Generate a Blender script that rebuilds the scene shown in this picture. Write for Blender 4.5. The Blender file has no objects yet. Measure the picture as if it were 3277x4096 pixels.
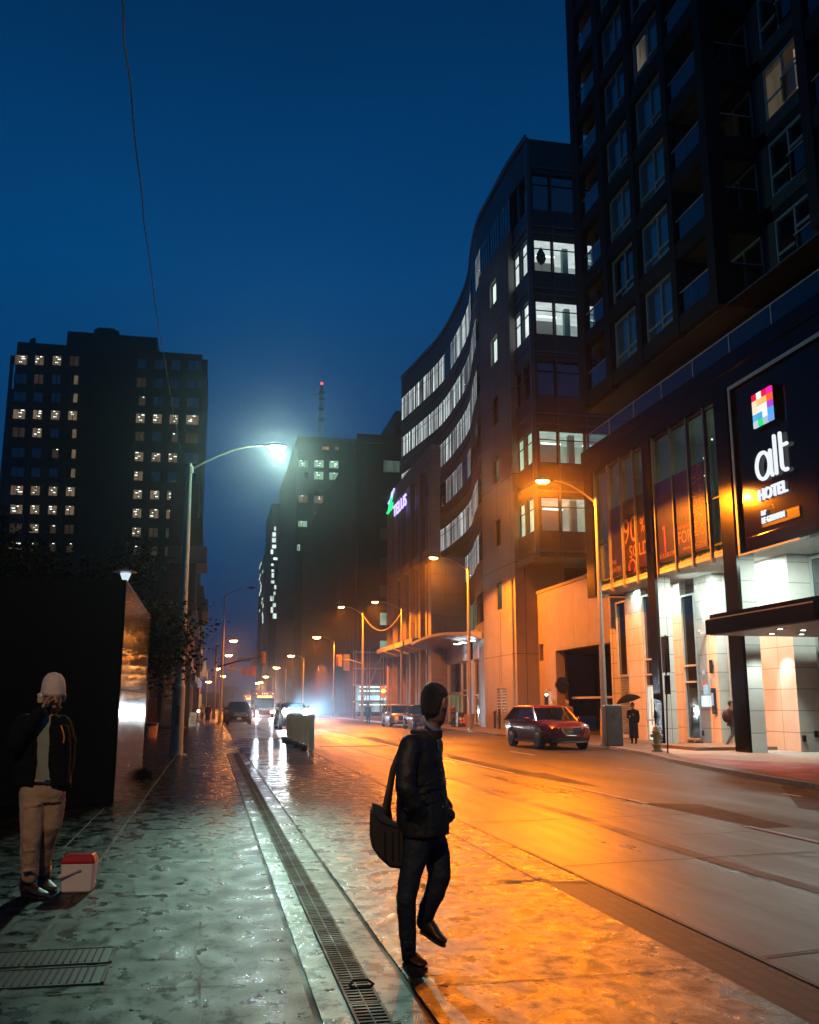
import bpy, bmesh, math, random
from mathutils import Vector, Matrix, noise as mnoise
R = math.radians
rnd = random.Random(7)
scene = bpy.context.scene
COL = scene.collection

# ------------------------------------------------------------------ camera
PITCH, YAW, EYE = 11.4136, 11.5395, 1.62
FPX, CXP, CYP = 3824.0, 1638.5, 2048.0
cd = bpy.data.cameras.new('camera')
cam = bpy.data.objects.new('camera', cd)
COL.objects.link(cam)
cam.location = (0, 0, EYE)
cam.rotation_euler = (R(90 + PITCH), 0, R(-YAW))
cd.sensor_fit = 'HORIZONTAL'
cd.sensor_width = 36
cd.lens = 36 * FPX / 3277
cd.clip_start = 0.05
cd.clip_end = 3000
scene.camera = cam

# ------------------------------------------------------------------ sky
world = bpy.data.worlds.new('World')
scene.world = world
world.use_nodes = True
wn, wl = world.node_tree.nodes, world.node_tree.links
bg = wn['Background']
sky = wn.new('ShaderNodeTexSky')
sky.sky_type = 'NISHITA'
sky.sun_disc = False
sky.sun_elevation = R(-3.5)
sky.sun_rotation = R(180)
sky.dust_density = 0.4
# deep blue dusk: the thin twilight of the sky model plus the blue hour's own gradient by height
wtc = wn.new('ShaderNodeTexCoord'); wsp = wn.new('ShaderNodeSeparateXYZ'); ramp = wn.new('ShaderNodeValToRGB')
wl.new(wtc.outputs['Generated'], wsp.inputs[0]); wl.new(wsp.outputs[2], ramp.inputs[0])
el = ramp.color_ramp.elements
el[0].position = 0.0; el[0].color = (.014, .016, .055, 1)
el[1].position = 1.0; el[1].color = (.001, .010, .035, 1)
for p_, c_ in ((0.07, (.005, .024, .080)), (0.17, (.0005, .039, .130)), (0.42, (.0002, .047, .158)), (0.62, (.0002, .027, .098)), (0.75, (.0002, .018, .068))):
    e_ = el.new(p_); e_.color = (*c_, 1)
wnz = wn.new('ShaderNodeTexNoise'); wnz.inputs['Scale'].default_value = 1.6; wnz.inputs['Detail'].default_value = 5
wl.new(wtc.outputs['Generated'], wnz.inputs['Vector'])
wmr = wn.new('ShaderNodeMapRange'); wmr.inputs['From Min'].default_value = .3; wmr.inputs['From Max'].default_value = .7; wmr.inputs['To Min'].default_value = .80; wmr.inputs['To Max'].default_value = 1.16; wl.new(wnz.outputs['Fac'], wmr.inputs['Value'])
wmx = wn.new('ShaderNodeMix'); wmx.data_type = 'RGBA'; wmx.blend_type = 'MULTIPLY'; wmx.inputs['Factor'].default_value = 1
wl.new(ramp.outputs[0], wmx.inputs['A']); wl.new(wmr.outputs[0], wmx.inputs['B'])
tint = wn.new('ShaderNodeMix'); tint.data_type = 'RGBA'; tint.blend_type = 'ADD'; tint.inputs['Factor'].default_value = 0.02
wl.new(wmx.outputs['Result'], tint.inputs['A']); wl.new(sky.outputs[0], tint.inputs['B'])
wl.new(tint.outputs['Result'], bg.inputs['Color'])
bg.inputs['Strength'].default_value = 1.0

scene.view_settings.view_transform = 'Standard'
scene.view_settings.look = 'None'
scene.view_settings.exposure = 0
scene.view_settings.gamma = 1
scene.cycles.use_denoising = True
scene.cycles.max_bounces = 5
scene.cycles.diffuse_bounces = 2
scene.cycles.glossy_bounces = 3
scene.cycles.transmission_bounces = 3
scene.cycles.volume_bounces = 0
scene.cycles.transparent_max_bounces = 8
scene.cycles.caustics_reflective = False
scene.cycles.caustics_refractive = False
scene.cycles.sample_clamp_indirect = 3
scene.cycles.sample_clamp_direct = 0
scene.cycles.use_light_tree = True

# pixel of the photograph -> point of the place (on a level plane, on x = X, on y = Y)
_p, _y = R(PITCH), R(YAW)
def ray(px, py):
    r, f, u = px - CXP, FPX, -(py - CYP)
    f, u = f * math.cos(_p) - u * math.sin(_p), f * math.sin(_p) + u * math.cos(_p)
    return Vector((r * math.cos(_y) + f * math.sin(_y), -r * math.sin(_y) + f * math.cos(_y), u))
def at_z(px, py, z=0.0):
    w = ray(px, py); return Vector((0, 0, EYE)) + w * ((z - EYE) / w.z)
def at_x(px, py, X):
    w = ray(px, py); return Vector((0, 0, EYE)) + w * (X / w.x)
def at_y(px, py, Y):
    w = ray(px, py); return Vector((0, 0, EYE)) + w * (Y / w.y)

# ------------------------------------------------------------------ object helpers
LOC = {}
def tag(o, label=None, cat=None, group=None, kind=None):
    if label: o['label'] = label
    if cat: o['category'] = cat
    if group: o['group'] = group
    if kind: o['kind'] = kind
    return o
def thing(name, label, cat, loc=(0, 0, 0), rz=0.0, group=None):
    o = bpy.data.objects.new(name, None)
    COL.objects.link(o)
    o.location = loc
    o.rotation_euler = (0, 0, rz)
    o.empty_display_size = 0.3
    LOC[o.name] = Vector(loc)
    return tag(o, label, cat, group)
def copy_tree(o, parent=None):
    c = o.copy(); COL.objects.link(c)
    if parent is not None: c.parent = parent
    LOC[c.name] = LOC.get(o.name, Vector((0, 0, 0)))
    for ch in list(o.children): copy_tree(ch, c)
    return c

class MB:
    def __init__(s): s.v = []; s.f = []; s.m = []
    def add(s, vs, fs, mi=0):
        n = len(s.v)
        s.v += [tuple(p) for p in vs]
        s.f += [tuple(i + n for i in f) for f in fs]
        s.m += [mi] * len(fs)
        return s
    def box(s, x0, x1, y0, y1, z0, z1, mi=0):
        if x0 > x1: x0, x1 = x1, x0
        if y0 > y1: y0, y1 = y1, y0
        if z0 > z1: z0, z1 = z1, z0
        vs = [(x, y, z) for z in (z0, z1) for y in (y0, y1) for x in (x0, x1)]
        return s.add(vs, [(0, 2, 3, 1), (4, 5, 7, 6), (0, 1, 5, 4), (2, 6, 7, 3), (0, 4, 6, 2), (1, 3, 7, 5)], mi)
    def fbox(s, O, u, n, u0, u1, z0, z1, n0, n1, mi=0):
        u = Vector(u); n = Vector(n); O = Vector(O)
        vs = [O + u * a + n * c + Vector((0, 0, b)) for b in (z0, z1) for c in (n0, n1) for a in (u0, u1)]
        return s.add(vs, [(0, 2, 3, 1), (4, 5, 7, 6), (0, 1, 5, 4), (2, 6, 7, 3), (0, 4, 6, 2), (1, 3, 7, 5)], mi)
    def obox(s, c, ax, ay, az, mi=0):      # oriented box: centre + three half axes
        c, ax, ay, az = Vector(c), Vector(ax), Vector(ay), Vector(az)
        vs = [c + ax * i + ay * j + az * k for k in (-1, 1) for j in (-1, 1) for i in (-1, 1)]
        return s.add(vs, [(0, 2, 3, 1), (4, 5, 7, 6), (0, 1, 5, 4), (2, 6, 7, 3), (0, 4, 6, 2), (1, 3, 7, 5)], mi)
    def quad(s, a, b, c, d, mi=0): return s.add([a, b, c, d], [(0, 1, 2, 3)], mi)
    def sheet(s, pts, z, mi=0):            # flat polygon
        return s.add([(p[0], p[1], z if len(p) < 3 else p[2]) for p in pts], [tuple(range(len(pts)))], mi)
    def prism(s, pts, z0, z1, mi=0):
        n = len(pts)
        vs = [(p[0], p[1], z0) for p in pts] + [(p[0], p[1], z1) for p in pts]
        fs = [tuple(range(n))[::-1], tuple(range(n, 2 * n))]
        fs += [(i, (i + 1) % n, n + (i + 1) % n, n + i) for i in range(n)]
        return s.add(vs, fs, mi)
    def tube(s, path, rad, n=10, mi=0, cap=True, ref=None, flat=1.0):
        path = [Vector(p) for p in path]
        if not hasattr(rad, '__len__'): rad = [rad] * len(path)
        rings = []
        prev = None
        for i, p in enumerate(path):
            t = (path[min(i + 1, len(path) - 1)] - path[max(i - 1, 0)])
            if t.length < 1e-9: t = Vector((0, 0, 1))
            t.normalize()
            if prev is None:
                a = Vector(ref) if ref else (Vector((1, 0, 0)) if abs(t.z) > .8 else Vector((0, 0, 1)))
            else: a = prev
            a = (a - t * a.dot(t))
            if a.length < 1e-6: a = Vector((0, 1, 0)) - t * t.y
            a.normalize(); prev = a
            b = t.cross(a)
            r = rad[i]
            ra, rb = (r if hasattr(r, '__len__') else (r, r * flat))
            rings.append([p + a * ra * math.cos(2 * math.pi * k / n) + b * rb * math.sin(2 * math.pi * k / n) for k in range(n)])
        return s.loft(rings, mi, cap)
    def loft(s, rings, mi=0, cap=True, closed=True):
        n = len(rings[0]); vs = [p for r in rings for p in r]; fs = []
        for i in range(len(rings) - 1):
            for k in range(n if closed else n - 1):
                a, b = i * n + k, i * n + (k + 1) % n
                fs.append((a, b, b + n, a + n))
        if cap and closed:
            fs.append(tuple(range(n))[::-1]); fs.append(tuple(range(len(vs) - n, len(vs))))
        return s.add(vs, fs, mi)
    def lathe(s, c, prof, n=20, mi=0, sx=1.0, sy=1.0):   # prof: (r, z)
        c = Vector(c)
        rings = [[c + Vector((max(r, 1e-4) * sx * math.cos(2 * math.pi * k / n), max(r, 1e-4) * sy * math.sin(2 * math.pi * k / n), z)) for k in range(n)] for r, z in prof]
        return s.loft(rings, mi)
    def ball(s, c, r, n=14, mi=0, rz=None, ry=None):
        rz = r if rz is None else rz
        m = 8
        prof = [(r * math.sin(math.pi * i / m), -rz * math.cos(math.pi * i / m)) for i in range(m + 1)]
        return s.lathe(c, prof, n, mi, 1.0, 1.0 if ry is None else ry / r)
    def build(s, name, mats, parent=None, smooth=False, world=True, bevel=0.0, label=None, auto=None):
        me = bpy.data.meshes.new(name)
        off = Vector((0, 0, 0))
        if parent is not None and world:
            p = parent
            while p is not None:
                off = off + LOC.get(p.name, Vector((0, 0, 0))); p = p.parent
        me.from_pydata([(a - off.x, b - off.y, c - off.z) for a, b, c in s.v], [], s.f)
        if not isinstance(mats, (list, tuple)): mats = [mats]
        for m in mats: me.materials.append(m)
        if len(mats) > 1: me.polygons.foreach_set('material_index', s.m)
        bm = bmesh.new(); bm.from_mesh(me)
        bmesh.ops.recalc_face_normals(bm, faces=bm.faces)
        bm.to_mesh(me); bm.free()
        if smooth:
            me.polygons.foreach_set('use_smooth', [True] * len(me.polygons))
            if auto:
                try: me.set_sharp_from_angle(angle=R(auto))
                except Exception: pass
        o = bpy.data.objects.new(name, me)
        COL.objects.link(o)
        if parent is not None: o.parent = parent
        if bevel:
            b = o.modifiers.new('bevel', 'BEVEL'); b.width = bevel; b.segments = 2; b.limit_method = 'ANGLE'; b.angle_limit = R(40)
        if label: o['label'] = label
        return o
def structure(name, mb, m, **k):
    o = mb.build(name, m, None, **k); o['kind'] = 'structure'; return o
def stuff(name, mb, m, label, cat, parent=None):
    o = mb.build(name, m, parent); return tag(o, label, cat, None, 'stuff')

# ------------------------------------------------------------------ materials
def new_mat(name):
    m = bpy.data.materials.new(name); m.use_nodes = True
    nt = m.node_tree
    return m, nt, nt.nodes['Principled BSDF']
def mat(name, col, rough=0.6, metal=0.0, var=0.25, scale=3.0, bump=0.0, bscale=40.0, spec=0.5, coat=0.0, sheen=0.0, stretch=None):
    m, nt, b = new_mat(name)
    b.inputs['Roughness'].default_value = rough
    b.inputs['Metallic'].default_value = metal
    b.inputs['Specular IOR Level'].default_value = spec
    b.inputs['Coat Weight'].default_value = coat
    b.inputs['Coat Roughness'].default_value = 0.05
    if sheen: b.inputs['Sheen Weight'].default_value = sheen
    tc = nt.nodes.new('ShaderNodeTexCoord')
    vec = tc.outputs['Object']
    if stretch:
        mp = nt.nodes.new('ShaderNodeMapping'); mp.inputs['Scale'].default_value = stretch
        nt.links.new(vec, mp.inputs['Vector']); vec = mp.outputs[0]
    nz = nt.nodes.new('ShaderNodeTexNoise'); nz.inputs['Scale'].default_value = scale; nz.inputs['Detail'].default_value = 6
    nz.inputs['Roughness'].default_value = 0.65
    nt.links.new(vec, nz.inputs['Vector'])
    mx = nt.nodes.new('ShaderNodeMix'); mx.data_type = 'RGBA'
    lo = [c * (1 - var) for c in col]; hi = [min(1, c * (1 + var)) for c in col]
    mx.inputs['A'].default_value = (*lo, 1); mx.inputs['B'].default_value = (*hi, 1)
    nt.links.new(nz.outputs['Fac'], mx.inputs['Factor'])
    nt.links.new(mx.outputs['Result'], b.inputs['Base Color'])
    if bump:
        n2 = nt.nodes.new('ShaderNodeTexNoise'); n2.inputs['Scale'].default_value = bscale; n2.inputs['Detail'].default_value = 4
        nt.links.new(vec, n2.inputs['Vector'])
        bp = nt.nodes.new('ShaderNodeBump'); bp.inputs['Strength'].default_value = min(1, bump); bp.inputs['Distance'].default_value = 0.02
        nt.links.new(n2.outputs['Fac'], bp.inputs['Height']); nt.links.new(bp.outputs[0], b.inputs['Normal'])
    return m
def glow(name, col, s, var=0.0, scale=2.0):
    m = bpy.data.materials.new(name); m.use_nodes = True
    nt = m.node_tree; nt.nodes.clear()
    e = nt.nodes.new('ShaderNodeEmission'); o = nt.nodes.new('ShaderNodeOutputMaterial')
    e.inputs['Color'].default_value = (*col, 1); e.inputs['Strength'].default_value = s
    if var:
        g_ = nt.nodes.new('ShaderNodeNewGeometry')
        mp = nt.nodes.new('ShaderNodeMapping'); mp.inputs['Scale'].default_value = (1, 1, 0.35)
        nt.links.new(g_.outputs['Position'], mp.inputs[0])
        nz = nt.nodes.new('ShaderNodeTexNoise'); nz.inputs['Scale'].default_value = scale; nz.inputs['Detail'].default_value = 3
        nt.links.new(mp.outputs[0], nz.inputs['Vector'])
        mr = nt.nodes.new('ShaderNodeMapRange'); mr.inputs['From Min'].default_value = .3; mr.inputs['From Max'].default_value = .7
        mr.inputs['To Min'].default_value = s * (1 - var); mr.inputs['To Max'].default_value = s * (1 + var)
        nt.links.new(nz.outputs['Fac'], mr.inputs['Value']); nt.links.new(mr.outputs[0], e.inputs['Strength'])
    nt.links.new(e.outputs[0], o.inputs[0])
    m.cycles.emission_sampling = 'NONE'
    return m
def panels(name, col, w, h, joint=0.012, rough=0.6, var=0.12, off=0.0, jd=0.35, spec=0.5, zoff=0.0, bump=0.15, mort=None):
    """cladding: joints from a brick pattern laid in (x+y, z)"""
    m, nt, b = new_mat(name)
    b.inputs['Roughness'].default_value = rough
    b.inputs['Specular IOR Level'].default_value = spec
    g_ = nt.nodes.new('ShaderNodeNewGeometry'); sp = nt.nodes.new('ShaderNodeSeparateXYZ')
    nt.links.new(g_.outputs['Position'], sp.inputs[0])
    ad = nt.nodes.new('ShaderNodeMath'); ad.operation = 'ADD'
    nt.links.new(sp.outputs[0], ad.inputs[0]); nt.links.new(sp.outputs[1], ad.inputs[1])
    za = nt.nodes.new('ShaderNodeMath'); za.operation = 'ADD'; za.inputs[1].default_value = zoff
    nt.links.new(sp.outputs[2], za.inputs[0])
    cb = nt.nodes.new('ShaderNodeCombineXYZ')
    nt.links.new(ad.outputs[0], cb.inputs[0]); nt.links.new(za.outputs[0], cb.inputs[1])
    br = nt.nodes.new('ShaderNodeTexBrick')
    br.inputs['Scale'].default_value = 1; br.inputs['Brick Width'].default_value = w; br.inputs['Row Height'].default_value = h
    br.inputs['Mortar Size'].default_value = joint; br.inputs['Mortar Smooth'].default_value = 0.1
    br.offset = off; br.inputs['Bias'].default_value = 0
    br.inputs['Color1'].default_value = (*[c * (1 - var) for c in col], 1)
    br.inputs['Color2'].default_value = (*[min(1, c * (1 + var)) for c in col], 1)
    br.inputs['Mortar'].default_value = (*(mort if mort else [c * jd for c in col]), 1)
    nt.links.new(cb.outputs[0], br.inputs['Vector'])
    nz = nt.nodes.new('ShaderNodeTexNoise'); nz.inputs['Scale'].default_value = 1.3; nz.inputs['Detail'].default_value = 8; nz.inputs['Roughness'].default_value = .7
    nt.links.new(g_.outputs['Position'], nz.inputs['Vector'])
    mr = nt.nodes.new('ShaderNodeMapRange'); mr.inputs['To Min'].default_value = 0.75; mr.inputs['To Max'].default_value = 1.2
    nt.links.new(nz.outputs['Fac'], mr.inputs['Value'])
    mx = nt.nodes.new('ShaderNodeMix'); mx.data_type = 'RGBA'; mx.blend_type = 'MULTIPLY'; mx.inputs['Factor'].default_value = 1
    nt.links.new(br.outputs['Color'], mx.inputs['A']); nt.links.new(mr.outputs[0], mx.inputs['B'])
    nt.links.new(mx.outputs['Result'], b.inputs['Base Color'])
    bp = nt.nodes.new('ShaderNodeBump'); bp.inputs['Strength'].default_value = bump; bp.inputs['Distance'].default_value = 0.01; bp.invert = True
    nt.links.new(br.outputs['Fac'], bp.inputs['Height']); nt.links.new(bp.outputs[0], b.inputs['Normal'])
    return m
def wet(name, col, r0=0.12, r1=0.5, scale=0.6, bump=0.35, grain=90.0, stretch=(1, 1, 1), var=0.35, lump=0.0, lscale=6.0, gd=0.004, spec=0.5, lines=None, fade=None):
    """rain-wet paving: gloss broken up by damp patches and aggregate"""
    m, nt, b = new_mat(name)
    b.inputs['Specular IOR Level'].default_value = spec
    g_ = nt.nodes.new('ShaderNodeNewGeometry')
    mp = nt.nodes.new('ShaderNodeMapping'); mp.inputs['Scale'].default_value = stretch
    nt.links.new(g_.outputs['Position'], mp.inputs[0])
    n1 = nt.nodes.new('ShaderNodeTexNoise'); n1.inputs['Scale'].default_value = scale; n1.inputs['Detail'].default_value = 7; n1.inputs['Roughness'].default_value = .62
    nt.links.new(mp.outputs[0], n1.inputs['Vector'])
    rr = nt.nodes.new('ShaderNodeMapRange'); rr.inputs['From Min'].default_value = .36; rr.inputs['From Max'].default_value = .62
    rr.inputs['To Min'].default_value = r0; rr.inputs['To Max'].default_value = r1
    nt.links.new(n1.outputs['Fac'], rr.inputs['Value']); nt.links.new(rr.outputs[0], b.inputs['Roughness'])
    fb = None
    if fade:    # the paving is wetter and smoother beyond: (y0, y1, r0, r1, bump factor)
        s2_ = nt.nodes.new('ShaderNodeSeparateXYZ'); nt.links.new(g_.outputs['Position'], s2_.inputs[0])
        fm = nt.nodes.new('ShaderNodeMapRange'); fm.inputs['From Min'].default_value = fade[0]; fm.inputs['From Max'].default_value = fade[1]; nt.links.new(s2_.outputs[1], fm.inputs['Value'])
        rb2 = nt.nodes.new('ShaderNodeMapRange'); rb2.inputs['From Min'].default_value = .36; rb2.inputs['From Max'].default_value = .62
        rb2.inputs['To Min'].default_value = fade[2]; rb2.inputs['To Max'].default_value = fade[3]; nt.links.new(n1.outputs['Fac'], rb2.inputs['Value'])
        mf = nt.nodes.new('ShaderNodeMix'); nt.links.new(fm.outputs[0], mf.inputs['Factor']); nt.links.new(rr.outputs[0], mf.inputs['A']); nt.links.new(rb2.outputs[0], mf.inputs['B'])
        nt.links.new(mf.outputs['Result'], b.inputs['Roughness'])
        fb = nt.nodes.new('ShaderNodeMapRange'); fb.inputs['To Min'].default_value = bump; fb.inputs['To Max'].default_value = bump * fade[4]; nt.links.new(fm.outputs[0], fb.inputs['Value'])
    n2 = nt.nodes.new('ShaderNodeTexNoise'); n2.inputs['Scale'].default_value = grain; n2.inputs['Detail'].default_value = 3
    nt.links.new(g_.outputs['Position'], n2.inputs['Vector'])
    n3 = nt.nodes.new('ShaderNodeTexNoise'); n3.inputs['Scale'].default_value = lscale; n3.inputs['Detail'].default_value = 5
    nt.links.new(mp.outputs[0], n3.inputs['Vector'])
    mx = nt.nodes.new('ShaderNodeMix'); mx.data_type = 'RGBA'
    mx.inputs['A'].default_value = (*[c * (1 - var) for c in col], 1); mx.inputs['B'].default_value = (*[c * (1 + var) for c in col], 1)
    av = nt.nodes.new('ShaderNodeMath'); av.operation = 'ADD'; nt.links.new(n1.outputs['Fac'], av.inputs[0]); nt.links.new(n3.outputs['Fac'], av.inputs[1])
    ms = nt.nodes.new('ShaderNodeMapRange'); ms.inputs['From Min'].default_value = .7; ms.inputs['From Max'].default_value = 1.3
    nt.links.new(av.outputs[0], ms.inputs['Value']); nt.links.new(ms.outputs[0], mx.inputs['Factor'])
    nt.links.new(mx.outputs['Result'], b.inputs['Base Color'])
    if var > .55:    # dry, dull spots between the wet ones
        n4 = nt.nodes.new('ShaderNodeTexNoise'); n4.inputs['Scale'].default_value = 8; n4.inputs['Detail'].default_value = 9; n4.inputs['Roughness'].default_value = .72
        nt.links.new(mp.outputs[0], n4.inputs['Vector'])
        ms4 = nt.nodes.new('ShaderNodeMapRange'); ms4.inputs['From Min'].default_value = .43; ms4.inputs['From Max'].default_value = .58
        ms4.inputs['To Min'].default_value = spec * .14; ms4.inputs['To Max'].default_value = min(1, spec * 1.5)
        nt.links.new(n4.outputs['Fac'], ms4.inputs['Value']); nt.links.new(ms4.outputs[0], b.inputs['Specular IOR Level'])
    b1 = nt.nodes.new('ShaderNodeBump'); b1.inputs['Strength'].default_value = bump; b1.inputs['Distance'].default_value = gd
    nt.links.new(n2.outputs['Fac'], b1.inputs['Height'])
    if fb: nt.links.new(fb.outputs[0], b1.inputs['Strength'])
    last = b1
    if lump:
        b2 = nt.nodes.new('ShaderNodeBump'); b2.inputs['Strength'].default_value = lump; b2.inputs['Distance'].default_value = 0.02
        nt.links.new(n3.outputs['Fac'], b2.inputs['Height']); nt.links.new(b1.outputs[0], b2.inputs['Normal']); last = b2
    if lines:   # ridges across the lane: (period along y, strength)
        sp = nt.nodes.new('ShaderNodeSeparateXYZ'); nt.links.new(g_.outputs['Position'], sp.inputs[0])
        mu = nt.nodes.new('ShaderNodeMath'); mu.operation = 'MULTIPLY_ADD'; mu.inputs[1].default_value = 2 * math.pi / lines[0]
        nm = nt.nodes.new('ShaderNodeMath'); nm.operation = 'MULTIPLY'; nm.inputs[1].default_value = 2.5
        nt.links.new(n1.outputs['Fac'], nm.inputs[0])
        nt.links.new(sp.outputs[1], mu.inputs[0]); nt.links.new(nm.outputs[0], mu.inputs[2])
        sn = nt.nodes.new('ShaderNodeMath'); sn.operation = 'SINE'; nt.links.new(mu.outputs[0], sn.inputs[0])
        b3 = nt.nodes.new('ShaderNodeBump'); b3.inputs['Strength'].default_value = lines[1]; b3.inputs['Distance'].default_value = 0.02
        nt.links.new(sn.outputs[0], b3.inputs['Height']); nt.links.new(last.outputs[0], b3.inputs['Normal']); last = b3
    nt.links.new(last.outputs[0], b.inputs['Normal'])
    return m
def lamp(name, kind, loc, col, power, size=0.1, parent=None, rot=None, spot=None, blend=0.5, aim=None):
    d = bpy.data.lights.new(name, kind); d.energy = power; d.color = col
    if kind == 'AREA': d.size = size
    else: d.shadow_soft_size = size
    if kind == 'SPOT': d.spot_size = R(spot or 120); d.spot_blend = blend
    o = bpy.data.objects.new(name, d); COL.objects.link(o)
    off = Vector((0, 0, 0)); p = parent
    if parent is not None:
        while p is not None: off = off + LOC.get(p.name, Vector((0, 0, 0))); p = p.parent
        o.parent = parent
    o.location = Vector(loc) - off
    if aim is not None: o.rotation_euler = (Vector(aim) - Vector(loc)).to_track_quat('-Z', 'Y').to_euler()
    return o
SODIUM = (1.0, 0.225, 0.005)
COOL = (0.58, 1.0, 0.78)
# ------------------------------------------------------------------ ground, pavements and road
M_conc = wet('wet_concrete', (0.004, 0.0075, 0.005), 0.2, 0.5, 4.0, 1.0, 120, (1, .7, 1), lump=0.0, lscale=9, gd=0.0046, spec=.13, var=.7, fade=(9, 19, .13, .36, .3))
M_conc_b = M_conc
M_conc_far = wet('wet_concrete_slab', (0.014, 0.017, 0.015), 0.2, 0.42, 2, 0.9, 110, (1, 1, 1), lump=0.05, lscale=14, gd=.004, spec=.3, var=.6)
M_apron = wet('wet_apron_concrete', (0.012, 0.008, 0.006), 0.13, 0.46, 3.4, 0.85, 105, (1, .8, 1), lump=0.0, lscale=9, gd=0.0046, spec=1.0, var=.7, fade=(12, 26, .15, .4, .5))
M_lane = wet('worn_concrete_lane', (0.018, 0.017, 0.016), 0.27, 0.42, 0.9, 0.9, 90, (1.6, .16, 1), gd=.0035, lump=0.04, lscale=9, var=.5, spec=.40)
M_asphalt = wet('wet_asphalt', (0.008, 0.009, 0.011), 0.38, 0.56, 0.5, 1.0, 90, (1, .25, 1), lump=0.03, lscale=8, var=.4, spec=.35)
M_patch = wet('asphalt_patch', (0.010, 0.010, 0.011), 0.6, 0.75, 0.6, 0.5, 90, spec=.25)
M_ridge = wet('grooved_concrete', (0.03, 0.027, 0.03), 0.12, 0.3, 0.5, 0.25, 50, (1, 2.2, 1), lump=0.2, lscale=3, lines=(0.62, 0.6))
M_joint = wet('tar_joint', (0.008, 0.008, 0.008), 0.5, 0.8, 2, 0.4, 60)
M_paint = mat('worn_road_paint', (0.55, 0.54, 0.5), 0.5, var=0.35, scale=9, bump=.2)
M_red = wet('red_cycle_surface', (0.3, 0.03, 0.05), 0.3, 0.6, 0.8, 0.4, 60)
M_kerb = wet('kerb_concrete', (0.17, 0.165, 0.15), 0.35, 0.6, 1.5, 0.3, 50)
M_walk = wet('dry_concrete_walk', (0.3, 0.3, 0.28), 0.45, 0.7, 0.8, 0.3, 40)
M_iron = wet('cast_iron', (0.006, 0.007, 0.007), 0.5, 0.7, 3, 0.3, 60, spec=.3)
M_brick_strip = panels('wet_brick_strip', (0.028, 0.013, 0.011), 0.105, 0.21, 0.012, rough=0.55, var=.5, spec=.3, bump=1.0, jd=.15)
# the brick pattern lies flat here: rebuild its coordinates from x and y
nt = M_brick_strip.node_tree
for n in nt.nodes:
    if n.type == 'COMBXYZ':
        sp_ = [q for q in nt.nodes if q.type == 'SEPXYZ'][0]
        nt.links.new(sp_.outputs[0], n.inputs[0]); nt.links.new(sp_.outputs[1], n.inputs[1])

b = MB(); b.box(-900, 900, -60, 1400, -2.5, -0.32); structure('ground', b, mat('far_ground', (0.03, 0.03, 0.03), .8))
# left pavement up to its edge
b = MB()
b.prism([(-14, -6), (0.6, -6), (0.6, 11.4), (-14, 11.4)], -0.3, 0.0)
structure('sidewalk', b, M_conc)
b = MB(); b.prism([(-14, 11.4), (0.6, 11.4), (0.6, 34.3), (1.12, 34.3), (1.12, 520), (-40, 520), (-40, 30), (-14, 30)], -0.3, 0.0)
structure('sidewalk_beyond', b, M_conc_b)
b = MB(); b.prism([(0.64, -6), (1.19, -6), (1.19, 34.3), (0.64, 34.3)], -0.3, 0.0); structure('gutter', b, M_conc_far)
b = MB(); b.prism([(1.23, -6), (3.12, -6), (3.12, 27.5), (1.23, 27.5)], -0.3, 0.0); b.box(3.12, 3.53, 9.0, 27.5, -0.3, 0.0); structure('apron', b, M_apron)
b = MB(); b.prism([(1.23, 27.5), (3.53, 27.5), (3.53, 49), (1.16, 49), (1.16, 34.3), (1.23, 34.3)], -0.3, -0.002); structure('bus_lane_threshold', b, M_ridge)
b = MB(); b.prism([(1.16, 49), (3.53, 49), (3.53, 520), (1.16, 520)], -0.3, -0.02); structure('bus_lane', b, M_asphalt)
b = MB(); b.prism([(3.12, -6), (3.53, -6), (3.53, 9.0), (3.12, 9.0)], -0.3, 0.0); structure('brick_strip', b, M_brick_strip)
# joints of the pavement, a few mm below the slabs' top: dark fill
b = MB()
b.box(0.6, 0.64, -6, 34.3, -0.3, -0.012); b.box(1.19, 1.23, -6, 34.3, -0.3, -0.012)
structure('expansion_joints', b, M_joint)
b = MB()
def line(x0, y0, x1, y1, w, z=0.004, wob=0.0, n=1):
    d = Vector((x1 - x0, y1 - y0, 0)); L = d.length; d.normalize(); q = Vector((-d.y, d.x, 0)) * w / 2
    pts = [(Vector((x0, y0, z)) + d * L * i / n + Vector((-d.y, d.x, 0)) * (rnd.uniform(-wob, wob) if 0 < i < n else 0)) for i in range(n + 1)]
    for i in range(n): b.quad(pts[i] - q, pts[i + 1] - q, pts[i + 1] + q, pts[i] + q)
for y in (2.6, 4.3, 6.15, 9.05, 11.4, 14.6, 17.5, 20.6, 23.8, 27.0, 30.3, 33.3): line(-1.1 if y > 12 else -2.6, y + .05, 0.6, y, 0.014, wob=.004, n=6)
for y in (3.9, 7.7, 11.0, 14.3, 17.6, 21, 24.4): line(0.64, y, 1.19, y, 0.012)
for y in (2.9, 5.9, 8.93, 12.1, 15.2, 18.3, 21.4, 24.6, 27.5): line(1.23, y, 3.1, y + .02, 0.016, wob=.005, n=5)
line(-1.1, 5.9, -1.04, 34, 0.03, wob=.012, n=30)
line(-0.0, 2.2, -0.01, 7.9, 0.015, wob=.03, n=22)
line(-1.6, 12.0, -1.6, 16.6, 0.02, wob=.01, n=8)
line(3.1, 9.0, 3.5, 8.85, .03); line(2.75, 9.0, 3.15, 9.12, .07, wob=.02, n=4)
line(3.08, 9, 3.1, 27, .02, wob=.01, n=12)
structure('pavement_joints', b, M_joint)

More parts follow.
